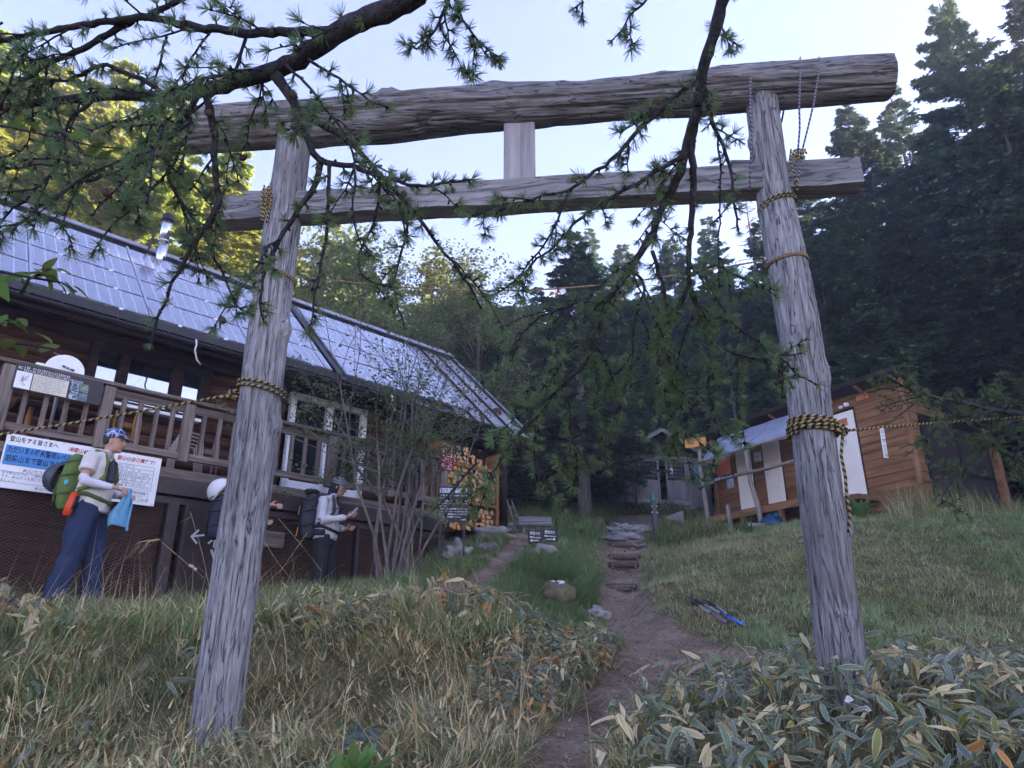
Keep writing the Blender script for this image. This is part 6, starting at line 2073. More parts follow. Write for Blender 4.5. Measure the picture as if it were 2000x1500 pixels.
A.stem(T([(1273, 490), (1280, 510), (1297, 567), (1300, 633), (1283, 683), (1300, 750), (1310, 817)], 2.15, 2.2), .0065, .0024, .12, 6, (.08, .22))
A.stem(T([(1383, 667), (1445, 694), (1500, 700), (1560, 690)], 2.2), .005, .0022, .12, 3, (.06, .14))
A.stem(T([(1443, 696), (1440, 767), (1443, 815)], 2.2), .004, .002, .05, 2, (.05, .12))
A.stem(T([(1163, 653), (1110, 690), (1060, 760), (1030, 800)], 2.2), .005, .0022, .12, 3, (.08, .2))
A.stem(T([(1093, 757), (1112, 785), (1117, 850), (1128, 900), (1122, 945)], 2.25), .0045, .002, .05, 3, (.05, .13))
A.stem(T([(1050, 810), (1044, 870), (1050, 920), (1054, 955)], 2.25), .0045, .002, .05, 3, (.05, .12))
A.stem(T([(1050, 810), (1010, 850), (985, 890), (960, 930), (935, 1000)], 2.25), .0045, .002, .1, 3, (.06, .14))
A.stem(T([(930, 905), (890, 950), (860, 985), (830, 1010)], 2.25), .004, .002, .4, 2, (.06, .14))
A.stem(T([(1190, 587), (1100, 600), (1030, 640), (1000, 700)], 2.2), .005, .0022, .15, 3, (.08, .22))
A.stem(T([(1345, 540), (1400, 520), (1450, 545), (1490, 560)], 2.2), .005, .0022, .15, 3, (.06, .16))
A.stem(T([(1231, 525), (1260, 560), (1240, 620), (1235, 690), (1230, 760)], 2.2), .005, .0022, .15, 4, (.08, .2))
A.stem(T([(1143, 707), (1190, 740), (1210, 790), (1200, 850)], 2.3), .0045, .002, .15, 3, (.06, .16))
A.stem(T([(1384, 753), (1350, 800), (1340, 850), (1335, 880)], 2.25), .0045, .002, .12, 3, (.06, .14))
A.stem(T([(1392, 800), (1400, 840), (1398, 862)], 2.25), .004, .002, .1, 2, (.04, .08))
trunk.build('trunk', M_FTRUNK, big, True)
A.wood.build('limbs', M_LTWIG, big, True)
A.needles('needle_tufts', M_LNEEDLE, big)
M_CONE = plain('larch_cone', lin('4a382e'), .8, .3, 60, .3)
cone = MB().blob((0, 0, 0), (.009, .009, .013), 8, 6, rough=.4, fr=9).mesh('cone', M_CONE, True)
for p in A.cones[:70]:
    o = link('cone', cone, big, p)
    o.rotation_euler = (LR.uniform(-1, 1), LR.uniform(-1, 1), 0)

# ---------------- the second larch at the right, one low bough in view
B = Larch(tuft=.030, spacing=.024, twig_r=1.3)
lt = Vector((5.6, 5.0, gz(5.6, 5.0)))
big2 = empty('larch_tree', (0, 0, 0), label='green larch bough reaching in from the right before the hut', category='tree')
D0 = 4.6
mainb = T([(2000, 808), (1940, 801), (1892, 789), (1820, 774), (1772, 758), (1724, 731)], 4.7, 4.3)
join = lt + Vector((0, 0, 2.1))
B.stem([join, Vector((4.6, 4.9, 2.1)), mainb[0]], .035, .018, .6, 0)
B.stem(mainb, .018, .004, .0, 26, (.10, .30), hang=.25)
B.stem(T([(2010, 828), (1940, 863), (1904, 899), (1868, 928), (1844, 964), (1838, 985)], 4.6, 4.3), .010, .003, .0, 17, (.10, .24), hang=.35)
B.stem(T([(1940, 801), (1900, 812), (1868, 815), (1834, 830), (1815, 854), (1803, 882)], 4.6, 4.35), .008, .003, .0, 12, (.08, .2), hang=.3)
B.stem(T([(2010, 830), (1993, 854), (1986, 892), (1981, 923)], 4.5), .007, .003, .0, 7, (.08, .2), hang=.4)
B.stem(T([(2015, 800), (1986, 789), (1950, 778), (1926, 770)], 4.7), .006, .003, .0, 7, (.08, .2), hang=.1)
B.stem(T([(2020, 820), (1970, 826), (1930, 850), (1900, 862)], 4.6), .008, .003, .0, 11, (.08, .22), hang=.3)
B.stem(T([(2030, 745), (1995, 745), (1975, 740)], 4.7), .006, .003, .0, 6, (.06, .15), hang=.1)
MB().tube([lt + Vector((0, 0, -.3)), lt + Vector((.02, 0, 2.5)), lt + Vector((.05, .0, 4.5)), lt + Vector((.1, 0, 6.5))], [.15, .12, .08, .02], 14).build('trunk', M_FTRUNK, big2, True)
for k in range(22):               # boughs further up the stem, out of the picture
    a, z = LR.uniform(-1.3, .6), LR.uniform(3.0, 6.2)
    L = (7 - z) * .26 + .2
    c = lt + Vector((0, 0, z))
    d = Vector((math.cos(a), math.sin(a), -.05))
    B.stem([c, c + d * L * .5, c + d * L + Vector((0, 0, -.15))], .014, .004, .3, 6, (.1, .35), hang=.3)
B.wood.build('boughs', M_LTWIG, big2, True)
B.needles('needle_tufts', M_LNEEDLE2, big2, per=22)

# ================================================================== THE SHRUB BY THE LODGE
M_STEM = wood('grey_shrub_bark', lin('4d4744'), lin('857d78'), 'Z', 30, .4, rnd=0, stretch=.3)
M_SLEAF = leaf_mat('shrub_leaves', (.14, .20, .07), .45, .5, .35, hue=.0)
sx, sy = -1.42, 8.55
shrub = empty('deciduous_shrub', (sx, sy, gz(sx, sy)), label='many-stemmed grey shrub with sparse leaves before the lodge', category='shrub')
SR = random.Random(31)
sw = MB()
LP, LD = [], []
def twig(p, d, L, r, lev, leafy):
    n = 4 if lev < 2 else 3
    pts, rs = [p], [r]
    for i in range(n):
        d = (d + Vector((SR.gauss(0, .13), SR.gauss(0, .13), SR.gauss(0, .08) + (.05 if lev < 2 else .0)))).normalized()
        p = p + d * L / n
        pts.append(p); rs.append(r * (1 - .5 * (i + 1) / n))
    sw.tube(pts, rs, 7 if lev == 0 else (5 if lev == 1 else 3), cap=False)
    if lev >= 2 and leafy:
        for q in pts[1:]:
            for _ in range(SR.choice((1, 2, 3, 4))):
                if SR.random() < leafy:
                    LP.append(tuple(q + Vector((SR.gauss(0, .04), SR.gauss(0, .04), SR.gauss(0, .03))))); LD.append((SR.gauss(0, 1), SR.gauss(0, 1), SR.gauss(-.1, .4)))
    if lev < 4:
        for k in range({0: 4, 1: 4, 2: 3, 3: 2}[lev]):
            i = SR.randrange(1 + (lev == 0), n + 1)
            nd = (d + Vector((SR.gauss(0, .55), SR.gauss(0, .55), SR.gauss(.05, .35)))).normalized()
            z_rel = pts[i].z
            lf = .8 if z_rel < 1.8 else (.45 if z_rel < 2.6 else .04)
            twig(pts[i], nd, L * SR.uniform(.38, .68), rs[i] * .62, lev + 1, lf)
for k in range(13):
    a = SR.uniform(0, 6.28)
    sp_ = SR.uniform(.03, .34)
    b0 = Vector((math.cos(a) * SR.uniform(.02, .22), math.sin(a) * SR.uniform(.02, .2), -.1))
    twig(b0, Vector((math.cos(a) * sp_ + .06, math.sin(a) * sp_, 1)).normalized(), SR.uniform(1.6, 2.6), SR.uniform(.018, .034), 0, 0)
sw.build('stems', M_STEM, shrub, True)
rg = np.random.default_rng(9)
LP, LD = np.array(LP), np.array(LD)
L_ = rg.uniform(.03, .06, len(LP))
V, Q = sprigs(LP, LD, L_, L_ * .33, rg)
link('leaves', np_mesh('leaves', V, Q, mats=M_SLEAF), shrub, kind='stuff')
# thin dead sapling right of it
sap = MB()
p0 = atY(818, 1085, 8.6)
sap.tube([p0 + Vector((0, 0, -.15)), atY(826, 1000, 8.6), atY(828, 950, 8.6), atY(822, 900, 8.65), atY(800, 850, 8.7)], [.014, .012, .010, .007, .003], 7)
sap.tube([atY(828, 950, 8.6), atY(845, 920, 8.6), atY(852, 880, 8.6)], [.008, .005, .002], 5)
sap.build('sapling', M_STEM, None, True, label='thin pale leafless sapling beside the grey shrub', category='sapling')

# ================================================================== BROAD LEAVES AT THE LEFT EDGE
def blade_leaf(name, L, W, mat, seg=6, fold=.25, curl=.5, wav=0.0):
    mb = MB()
    rows_ = []
    for i in range(seg + 1):
        t = i / seg
        w = W * (math.sin(math.pi * min(1, t * .92 + .06)) ** .8) * (1 - .35 * t)
        a = curl * t
        x, z = L * t * (1 - .12 * curl * t), -L * curl * .45 * t * t
        rows_.append([(x, -w, z + w * fold + wav * math.sin(t * 9)), (x, 0, z), (x, w, z + w * fold - wav * math.sin(t * 8))])
    vs2 = [p for r_ in rows_ for p in r_]
    fs2, uv2 = [], []
    for i in range(seg):
        for j in range(2):
            a = i * 3 + j
            fs2.append((a, a + 3, a + 4, a + 1))
            t0, t1 = i / seg, (i + 1) / seg
            uv2.append([(j / 2, t0), (j / 2, t1), ((j + 1) / 2, t1), ((j + 1) / 2, t0)])
    mb.add(vs2, fs2, 0, uv2)
    return mb.mesh(name, mat, True)
M_BROAD = leaf_mat('broad_leaf', (.13, .19, .045), .5, .4, .2, hue=.03)
broad = [blade_leaf('broad_leaf', .042, .012, M_BROAD, 5, .3, .4), blade_leaf('broad_leaf', .036, .011, M_BROAD, 5, .2, .1), blade_leaf('broad_leaf', .05, .013, M_BROAD, 5, .2, .7)]
def leafy_twig(paths, label, d, n):
    root = empty('leafy_branch', (0, 0, 0), label=label, category='branch')
    for pts in paths:
        P = T(pts, d)
        w_ = MB()
        w_.tube(P, [.0035 - .002 * i / (len(P) - 1) for i in range(len(P))], 5)
        w_.build('twig', M_LTWIG, root, True)
        for k in range(n):
            i = min(len(P) - 1, 1 + int((k / n) * (len(P) - 1) * 1.2))
            c = P[i] + Vector((LR.gauss(0, .012), LR.gauss(0, .01), LR.gauss(0, .008)))
            o = link('leaf', broad[LR.randrange(3)], root, c)
            o.rotation_euler = (LR.uniform(-.9, .9), LR.uniform(-1.0, .5), LR.uniform(-1.2, 3.6))
            o.scale = [LR.uniform(.75, 1.2)] * 3
leafy_twig([[(-60, 540), (0, 530), (50, 540), (80, 545), (120, 552), (150, 570)], [(40, 575), (56, 545), (90, 530), (100, 525)]], 'broad-leaved green twig in front of the solar panels at left', 1.25, 8)
leafy_twig([[(-60, 670), (0, 668), (50, 672), (85, 678), (105, 682)], [(-30, 640), (5, 630), (20, 625)]], 'broad-leaved green twig below the eave at the left edge', 1.25, 6)
leafy_twig([[(-40, 240), (30, 250), (80, 262), (140, 275), (180, 285), (240, 290)], [(120, 250), (160, 300), (190, 310)]], 'broad-leaved twig among the larch needles at upper left', 1.7, 8)
# ================================================================== PEOPLE
def loft(mb, rings, n=20, cap=True):
    """Horizontal elliptical rings (x, y, z, rx, ry) joined into one closed skin."""
    vs2, fs2 = [], []
    for (x, y, z, rx, ry) in rings:
        for j in range(n):
            a = 2 * math.pi * j / n
            vs2.append((x + rx * math.cos(a), y + ry * math.sin(a), z))
    k = len(rings)
    for i in range(k - 1):
        for j in range(n):
            j2 = (j + 1) % n
            fs2.append((i * n + j, i * n + j2, (i + 1) * n + j2, (i + 1) * n + j))
    if cap:
        fs2.append(tuple(range(n))[::-1]); fs2.append(tuple(range((k - 1) * n, k * n)))
    mb.add(vs2, fs2)
def fuse(mb, name, mat, parent, vox=.010, smooth=4, wrinkle=0.0, seed=0.0, fr=9.0):
    """Fuse overlapping closed forms into one continuous surface."""
    o = mb.build(name, mat, None)
    m = o.modifiers.new('fuse', 'REMESH')
    m.mode = 'VOXEL'; m.voxel_size = vox
    s = o.modifiers.new('soften', 'SMOOTH')
    s.iterations = smooth; s.factor = .5
    COL.objects.unlink(o)
    me = bake(o)
    bpy.data.objects.remove(o, do_unlink=True)
    if wrinkle:
        me.update()
        nrm_ = [v.normal.copy() for v in me.vertices]
        for v, vn in zip(me.vertices, nrm_):
            c = v.co.copy()
            q = nz(c.x * fr + seed, c.y * fr, c.z * fr * .8 - seed) + .6 * nz(c.x * fr * 2.3, c.y * fr * 2.3 + seed, c.z * fr * 1.5)
            v.co = c + vn * (wrinkle * q)
    me.polygons.foreach_set('use_smooth', [True] * len(me.polygons))
    if not me.materials:
        me.materials.append(mat)
    return link(name, me, parent)
def cloth(name, c, rough=.8, var=.12, weave=120):
    return plain(name, c, rough, var, 5, .12)
M_SKIN = plain('skin', (.46, .26, .19), .5, .08, 6, .04)
M_HAIR = plain('black_hair', (.012, .010, .010), .45, .3, 60, .3)
def hand(mb, w, d, side, curl=.5, sc=1.0):
    """Palm and five fingers from the wrist w along d; side is the thumb's side."""
    w, d, side = Vector(w), Vector(d).normalized(), Vector(side).normalized()
    nrm = d.cross(side).normalized()
    p = w + d * .045 * sc
    mb.tube([w - d * .02, w + d * .02 * sc, w + d * .05 * sc, w + d * .085 * sc], [(.024 * sc, .017 * sc), (.032 * sc, .015 * sc), (.038 * sc, .014 * sc), (.036 * sc, .012 * sc)], 12)
    for i, (o_, L) in enumerate(((.026, .068), (.009, .076), (-.009, .070), (-.026, .055))):
        b = w + d * .078 * sc + side * o_ * sc
        q, dd = [b], d
        for k in range(3):
            dd = (dd - nrm * curl * (.35 + .12 * k)).normalized()
            q.append(q[-1] + dd * L * sc * (.42, .33, .27)[k])
        mb.tube(q, [.0095 * sc, .009 * sc, .008 * sc, .006 * sc], 8)
    t0 = w + d * .022 * sc + side * .030 * sc
    mb.tube([t0 - side * .012, t0 + (side * .7 + d * .6) * .028 * sc, t0 + (side * .75 + d * 1.4 - nrm * curl * .5) * .036 * sc], [.013 * sc, .011 * sc, .007 * sc], 8)
def person(loc, rz, label, P):
    g = P.get
    sc = g('scale', 1.0)
    root = empty('person', loc, rz, label=label, category='person')
    root.scale = (sc, sc, sc)
    hip, chest, neck, head = (Vector(q) for q in (g('hip', (0, 0, .92)), g('chest', (.0, 0, 1.25)), g('neck', (.015, 0, 1.45)), g('head', (.06, 0, 1.585))))
    fat = g('fat', 1.0)
    body = MB()
    torso = [(hip.x, 0, hip.z - .10, .09, .13), (hip.x, 0, hip.z, .115 * fat, .165), (hip.x + .015 * fat, 0, hip.z + .12, .118 * fat, .15), (chest.x, 0, chest.z - .08, .112 * fat, .155),
             (chest.x, 0, chest.z + .05, .112, .175), (chest.x - .005, 0, chest.z + .14, .085, .18), (neck.x, 0, neck.z - .02, .055, .09), (neck.x + .01, 0, neck.z + .05, .052, .052)]
    loft(body, torso)
    loft(body, [(neck.x, 0, neck.z - .04, .055, .055), (neck.x + .02, 0, neck.z + .03, .050, .050), (head.x - .02, 0, head.z - .06, .055, .05)])
    # head: skull, jaw, nose, brow, ears
    hd = MB()
    skull = [(-.01, -.115, .045, .040), (.015, -.095, .070, .052), (.012, -.055, .088, .064), (.0, .0, .098, .073), (-.008, .05, .097, .075), (-.012, .085, .078, .062), (-.012, .108, .045, .038), (-.012, .118, .012, .01)]
    ht = g('head_tilt', 0.0)
    hy = g('head_yaw', 0.0)
    RM = Matrix.Rotation(hy, 3, 'Z') @ Matrix.Rotation(ht, 3, 'Y')
    loft(hd, [(a, 0, b, c, d) for a, b, c, d in skull], 22)
    hd.tube([(.092, 0, .02), (.112, 0, -.012), (.118, 0, -.028), (.095, 0, -.034)], [.010, .013, .015, .010], 8)
    hd.blob((.078, 0, -.068), (.022, .024, .011), 10, 6)
    hd.blob((.066, 0, -.098), (.026, .028, .018), 10, 6)
    hd.blob((.088, 0, .035), (.012, .05, .010), 10, 6)
    for s_ in (-1, 1):
        hd.blob((-.005, s_ * .076, -.012), (.020, .010, .032), 10, 7)
    body.add([head + RM @ Vector(v) for v in hd.v], hd.f)
    feet = g('feet', ((-.10, -.11), (.12, .10)))
    legs = MB()
    ankles = []
    for s_, (fx, fy) in zip((-1, 1), feet):
        h0 = Vector((hip.x, s_ * .085, hip.z - .03))
        an = Vector((fx, fy, .09))
        kn = h0.lerp(an, .5) + Vector((.03, 0, 0))
        loft(body, [(h0.x, h0.y, h0.z, .085, .085), (h0.lerp(kn, .5).x, h0.lerp(kn, .5).y, h0.lerp(kn, .5).z, .075, .075), (kn.x, kn.y, kn.z, .056, .056),
                    (kn.lerp(an, .35).x - .012, kn.lerp(an, .35).y, kn.lerp(an, .35).z, .055, .055), (an.x, an.y, an.z, .038, .036), (an.x, an.y, .03, .04, .04)])
        ankles.append((h0, kn, an))
    hands_ = []
    for s_, (el, wr, hdir) in zip((-1, 1), g('arms')):
        sh = Vector((chest.x - .005, s_ * .185, chest.z + .125))
        el, wr = Vector(el), Vector(wr)
        body.tube([sh + Vector((0, -s_ * .05, .0)), sh, sh.lerp(el, .5), el], [.050, .056, .047, .040], 12)
        body.tube([el.lerp(sh, .05), el, el.lerp(wr, .3), wr], [.038, .040, .038, .026], 12)
        hand(body, wr, hdir, g('thumb', (0, 0, 1)), g('curl', .55))
        hands_.append((sh, el, wr, Vector(hdir)))
    fuse(body, 'body', M_SKIN, root, g('vox', .008), 2)
    # eyes and brows
    for s_ in (-1, 1):
        MB().blob(head + RM @ Vector((.078, s_ * .032, .006)), (.009, .012, .008), 10, 7).build('eye', M_EYE, root, True)
        MB().blob(head + RM @ Vector((.086, s_ * .033, .030)), (.007, .02, .005), 8, 5).build('eyebrow', M_HAIR, root, True)
    MB().blob(head + RM @ Vector((.093, 0, -.070)), (.008, .022, .004), 8, 5).build('mouth', plain('lips', (.32, .14, .12), .5, .05, 9, 0), root, True)
    # hair under the cap
    hr = MB()
    loft(hr, [(-.040, 0, -.045, .055, .060), (-.030, 0, .0, .080, .078), (-.014, 0, .05, .100, .081), (-.012, 0, .09, .084, .068), (-.012, 0, .118, .03, .03)], 20)
    hh = MB()
    hh.add([head + RM @ Vector(v) for v in hr.v], hr.f)
    fuse(hh, 'hair', g('hair', M_HAIR), root, .012, 2, .004, 3.)
    # trousers
    t_ = MB()
    loft(t_, [(hip.x, 0, hip.z - .12, .11, .15), (hip.x, 0, hip.z - .02, .132 * fat, .182), (hip.x + .01, 0, hip.z + .09, .130 * fat, .166)])
    wide = g('trouser', 1.0)
    for h0, kn, an in ankles:
        bot = max(.05, .05)
        loft(t_, [(h0.x, h0.y, h0.z + .02, .115 * wide, .10 * wide), (h0.lerp(kn, .5).x, h0.lerp(kn, .5).y, h0.lerp(kn, .5).z, .102 * wide, .095 * wide), (kn.x, kn.y, kn.z, .085 * wide, .082 * wide),
                  (kn.lerp(an, .5).x, kn.lerp(an, .5).y, kn.lerp(an, .5).z, .082 * wide, .078 * wide), (an.x, an.y, bot, .085 * wide, .078 * wide)])
    fuse(t_, 'trousers', P['m_trousers'], root, .012, 3, .016, g('seed', 1.), 7)
    # shirt with sleeves
    s2 = MB()
    hem = hip.z + g('hem', .0)
    loft(s2, [(hip.x + .004, 0, hem, .150 * fat, .185), (hip.x + .02 * fat, 0, hip.z + .13, .152 * fat, .176), (chest.x + .004, 0, chest.z - .08, .138 * fat, .176), (chest.x, 0, chest.z + .05, .132, .192),
              (chest.x - .005, 0, chest.z + .15, .098, .19), (neck.x, 0, neck.z, .066, .098), (neck.x + .012, 0, neck.z + .035, .058, .062)])
    for k, (sh, el, wr, hdir) in enumerate(hands_):
        if g('short_sleeves'):
            en = sh.lerp(el, .62)
            s2.tube([sh + Vector((0, (-1, 1)[k] * -.06, .0)), sh, sh.lerp(en, .6), en], [.066, .074, .073, .078], 14)
        else:
            s2.tube([sh + Vector((0, (-1, 1)[k] * -.06, .0)), sh, sh.lerp(el, .5), el], [.062, .070, .062, .055], 14)
            s2.tube([el.lerp(sh, .06), el, el.lerp(wr, .4), wr.lerp(el, .03)], [.053, .056, .050, .038], 14)
    fuse(s2, 'shirt', P['m_shirt'], root, .011, 3, .014, g('seed', 1.) + 5, 8)
    if g('short_sleeves') and g('m_sleeve'):
        for sh, el, wr, hdir in hands_:
            s3 = MB()
            s3.tube([sh.lerp(el, .78), el], [.049, .047], 14)
            s3.tube([el.lerp(sh, .06), el, el.lerp(wr, .4), wr.lerp(el, .02)], [.045, .047, .044, .031], 14)
            fuse(s3, 'arm_sleeve', P['m_sleeve'], root, .009, 3, .002, 2.)
    for h0, kn, an in ankles:
        f = MB()
        loft(f, [(an.x + .05, an.y, .0, .135, .048), (an.x + .05, an.y, .03, .135, .05), (an.x + .035, an.y, .06, .10, .048), (an.x, an.y, .10, .052, .048), (an.x - .005, an.y, .14, .05, .046)], 18)
        fuse(f, 'shoe', g('m_shoe', M_BLACK), root, .010, 3)
    # cap
    if g('m_cap'):
        c = MB()
        loft(c, [(-.012, 0, .030, .108, .086), (-.012, 0, .065, .108, .086), (-.014, 0, .105, .092, .076), (-.014, 0, .135, .058, .05), (-.014, 0, .145, .015, .015)], 24)
        cc = MB(); cc.add([head + RM @ Vector(v) for v in c.v], c.f)
        co = cc.build('cap', P['m_cap'], root, True)
        b = MB()
        top = []
        for j in range(13):
            a = -1.25 + 2.5 * j / 12
            top.append(Vector((.055 + .125 * math.cos(a) ** .8, .088 * math.sin(a), .040 - .030 * math.cos(a))))
        inner = [Vector((-.012 + .100 * math.cos(a * .9), .084 * math.sin(a * .98), .040)) for a in np.linspace(-1.25, 1.25, 13)]
        vsb = [head + RM @ v for v in top] + [head + RM @ v for v in inner] + [head + RM @ (v + Vector((0, 0, .008))) for v in top] + [head + RM @ (v + Vector((0, 0, .010))) for v in inner]
        fsb = []
        for j in range(12):
            fsb += [(j, j + 1, 13 + j + 1, 13 + j), (26 + j + 1, 26 + j, 39 + j, 39 + j + 1), (j + 1, j, 26 + j, 26 + j + 1)]
        b.add(vsb, fsb)
        b.build('brim', g('m_brim', P['m_cap']), co, True)
    return root, dict(hip=hip, chest=chest, neck=neck, head=head, RM=RM, hands=hands_)
M_EYE = plain('eye', (.05, .04, .035), .2, .1, 30, 0)
def backpack(wearer, name, label, m, m2, size, top, back_x, J, lid=True, belt=None):
    """A rucksack on the wearer's back, with shoulder straps and hip belt; rides in the wearer's frame."""
    M = Matrix.Translation(wearer.location) @ Matrix.Rotation(wearer.rotation_euler.z, 4, 'Z') @ Matrix.Scale(wearer.scale[0], 4)
    r = empty(name, wearer.location, wearer.rotation_euler.z, label=label, category='backpack')
    r.scale = wearer.scale
    sx_, sy_, sz_ = size
    b = MB()
    z0 = top - sz_
    loft(b, [(back_x - sx_ * .50, 0, z0, sx_ * .36, sy_ * .42), (back_x - sx_ * .52, 0, z0 + sz_ * .12, sx_ * .50, sy_ * .5), (back_x - sx_ * .54, 0, z0 + sz_ * .45, sx_ * .52, sy_ * .5),
             (back_x - sx_ * .50, 0, z0 + sz_ * .78, sx_ * .46, sy_ * .48), (back_x - sx_ * .44, 0, z0 + sz_ * .93, sx_ * .36, sy_ * .42), (back_x - sx_ * .40, 0, top, sx_ * .20, sy_ * .3)], 20)
    bo = fuse(b, 'pack_body', m, r, .014, 4, .012, 4., 9)
    for zz_ in (.30, .62, .86):
        MB().tube([(back_x - .02, -sy_ * .50, z0 + sz_ * zz_), (back_x - sx_ * .5, -sy_ * .54, z0 + sz_ * (zz_ - .03)), (back_x - sx_ * 1.0, -sy_ * .34, z0 + sz_ * (zz_ - .05))], [(.004, .010)] * 3, 6).build('compression_strap', m2, r, True)
    MB().tube([(back_x - .03, -.02, top - .02), (back_x - .04, 0, top + .04), (back_x - .03, .02, top - .02)], .007, 6).build('haul_loop', m2, r, True)
    pk = MB()
    loft(pk, [(back_x - sx_ * 1.0, 0, z0 + .05, sx_ * .10, sy_ * .34), (back_x - sx_ * 1.03, 0, z0 + sz_ * .3, sx_ * .14, sy_ * .36), (back_x - sx_ * .98, 0, z0 + sz_ * .52, sx_ * .08, sy_ * .32)], 16)
    fuse(pk, 'front_pocket', m2, r, .012, 3, .006, 2., 9)
    ch, nk = J['chest'], J['neck']
    for s_ in (-1, 1):
        MB().tube([(back_x - .01, s_ * .07, top - .05), (nk.x - .06, s_ * .085, nk.z + .005), (nk.x + .02, s_ * .095, nk.z - .015), (ch.x + .115, s_ * .115, ch.z + .08), (ch.x + .135, s_ * .135, ch.z - .03),
                   (ch.x + .07, s_ * .185, ch.z - .14), (back_x + .03, s_ * .17, ch.z - .2)], [(.010, .026)] * 7, 8).build('shoulder_strap', m, r, True)
    MB().tube([(back_x - .02, -.14, J['hip'].z + .10), (.0, -.200, J['hip'].z + .09), (.11, -.16, J['hip'].z + .05), (.175, 0, J['hip'].z + .02), (.11, .16, J['hip'].z + .05), (0, .2, J['hip'].z + .09), (back_x - .02, .14, J['hip'].z + .10)],
              [(.009, .02)] * 7, 8).build('hip_belt', belt or m2, r, True)
    MB().tube([(ch.x + .136, -.12, ch.z + .03), (ch.x + .150, 0, ch.z + .03), (ch.x + .136, .12, ch.z + .03)], .006, 6).build('chest_strap', M_BLACK, r, True)
    return r

# ---------------- the walker with the towel
M_NAVY = cloth('navy_trousers', (.016, .029, .078))
M_OFFW = cloth('off_white_shirt', (.60, .57, .53))
M_SLV = cloth('pale_arm_sleeve', (.56, .56, .63))
M_PLAID, nt_, b_ = new_mat('plaid_cap')
_sp = n_(nt_, 'ShaderNodeSeparateXYZ')
nt_.links.new(coords(nt_, (1, 1, 1)), _sp.inputs[0])
def _pl(sock, f, w):
    fr = math_(nt_, 'FRACT', math_(nt_, 'MULTIPLY', sock, f))
    return math_(nt_, 'LESS_THAN', math_(nt_, 'ABSOLUTE', math_(nt_, 'SUBTRACT', fr, .5)), w)
_l = math_(nt_, 'MAXIMUM', math_(nt_, 'MAXIMUM', _pl(_sp.outputs[0], 19, .055), _pl(_sp.outputs[1], 19, .055)), _pl(_sp.outputs[2], 22, .06))
_sq = math_(nt_, 'MULTIPLY', _pl(_sp.outputs[0], 11, .25), _pl(_sp.outputs[2], 13, .25))
nt_.links.new(mixc(nt_, mixc(nt_, lin('1f2c5a'), lin('33477f'), _sq), lin('aab4d0'), _l), b_.inputs['Base Color'])
b_.inputs['Roughness'].default_value = .85
p1 = atY(146, 1156, 7.0)
z1 = gz(p1.x, p1.y)
P1, J1 = person((p1.x, p1.y, z1), R(10), 'man in plaid cap and navy trousers holding a blue towel', dict(
    scale=1.0, fat=1.12, hip=(-.03, 0, .93), chest=(-.01, 0, 1.26), neck=(.03, 0, 1.46), head=(.085, 0, 1.595), head_tilt=.06, head_yaw=R(-4), trouser=1.18, short_sleeves=True, hem=-.06,
    feet=((-.13, -.10), (.09, .13)), arms=(((-.03, -.275, 1.13), (.23, -.20, 1.085), (.9, .25, -.22)), ((.04, .27, 1.12), (.22, .08, 1.05), (.9, -.35, -.1))),
    m_trousers=M_NAVY, m_shirt=M_OFFW, m_sleeve=M_SLV, m_cap=M_PLAID, seed=2., vox=.007, curl=.6, thumb=(0, .25, 1)))
M_GREEN = cloth('green_pack', (.105, .165, .035))
M_GREEN2 = cloth('dark_green_pack', (.06, .095, .028))
bp1 = backpack(P1, 'backpack', 'olive green backpack worn by the man with the towel', M_GREEN, M_GREEN2, (.20, .28, .56), 1.44, -.13, J1, belt=M_GREEN2)
MB().blob((-.22, -.15, 1.13), (.022, .022, .03), 10, 7).build('bottle_top', plain('cyan_cap', lin('5fb4c4'), .3, .05, 9, 0), bp1, True)
MB().tube([(-.10, -.20, 1.02), (-.115, -.215, .90), (-.13, -.22, .80)], [.035, .042, .036], 10).build('bottle_holder', plain('orange_bottle', lin('d8481f'), .4, .1, 9, 0), bp1, True)
MB().tube([(-.075, -.205, .99), (-.09, -.222, .86)], [.025, .028], 8).build('holster', M_BLACK, bp1, True)
pc = MB(); pc.box((.165, -.135, 1.25), (.07, .09, .22), bev=.02)
pc.build('strap_pouch', M_BLACK, bp1, True)
# its owner's helmet hangs on the pack
hm = empty('climbing_helmet', P1.matrix_world @ Vector((0, 0, 0)) if False else P1.location, P1.rotation_euler.z, label='dark grey helmet strapped to the green backpack', category='helmet')
M_HELM = plain('grey_helmet', lin('3f4148'), .35, .1, 9, .02)
hb = MB()
Rh = Matrix.Rotation(R(-78), 3, 'Y')
vs2, fs2 = [], []
for i in range(9):
    th = (math.pi / 2) * i / 8
    for j in range(22):
        a = 2 * math.pi * j / 22
        vs2.append(Vector((-.36, 0, 1.20)) + Rh @ Vector((.135 * math.sin(th) * math.cos(a), .115 * math.sin(th) * math.sin(a), .13 * math.cos(th))))
for i in range(8):
    for j in range(22):
        fs2.append((i * 22 + j, i * 22 + (j + 1) % 22, (i + 1) * 22 + (j + 1) % 22, (i + 1) * 22 + j))
hb.add(vs2, fs2)
so_ = hb.build('shell', M_HELM, hm, True)
sd = so_.modifiers.new('thickness', 'SOLIDIFY'); sd.thickness = .012
for k in range(5):
    a = -1.0 + .5 * k
    q = Vector((-.36, 0, 1.20)) + Rh @ Vector((.122 * math.sin(.9) * math.cos(a * 1.2 + 1.6), .104 * math.sin(.9) * math.sin(a * 1.2 - 1.6), .132 * math.cos(.9)))
    MB().blob(q, (.012, .020, .030), 8, 6).build('vent', M_BLACK, hm, True)
MB().box((-.41, -.055, 1.19), (.01, .012, .05)).build('sticker', M_WHITE, hm)
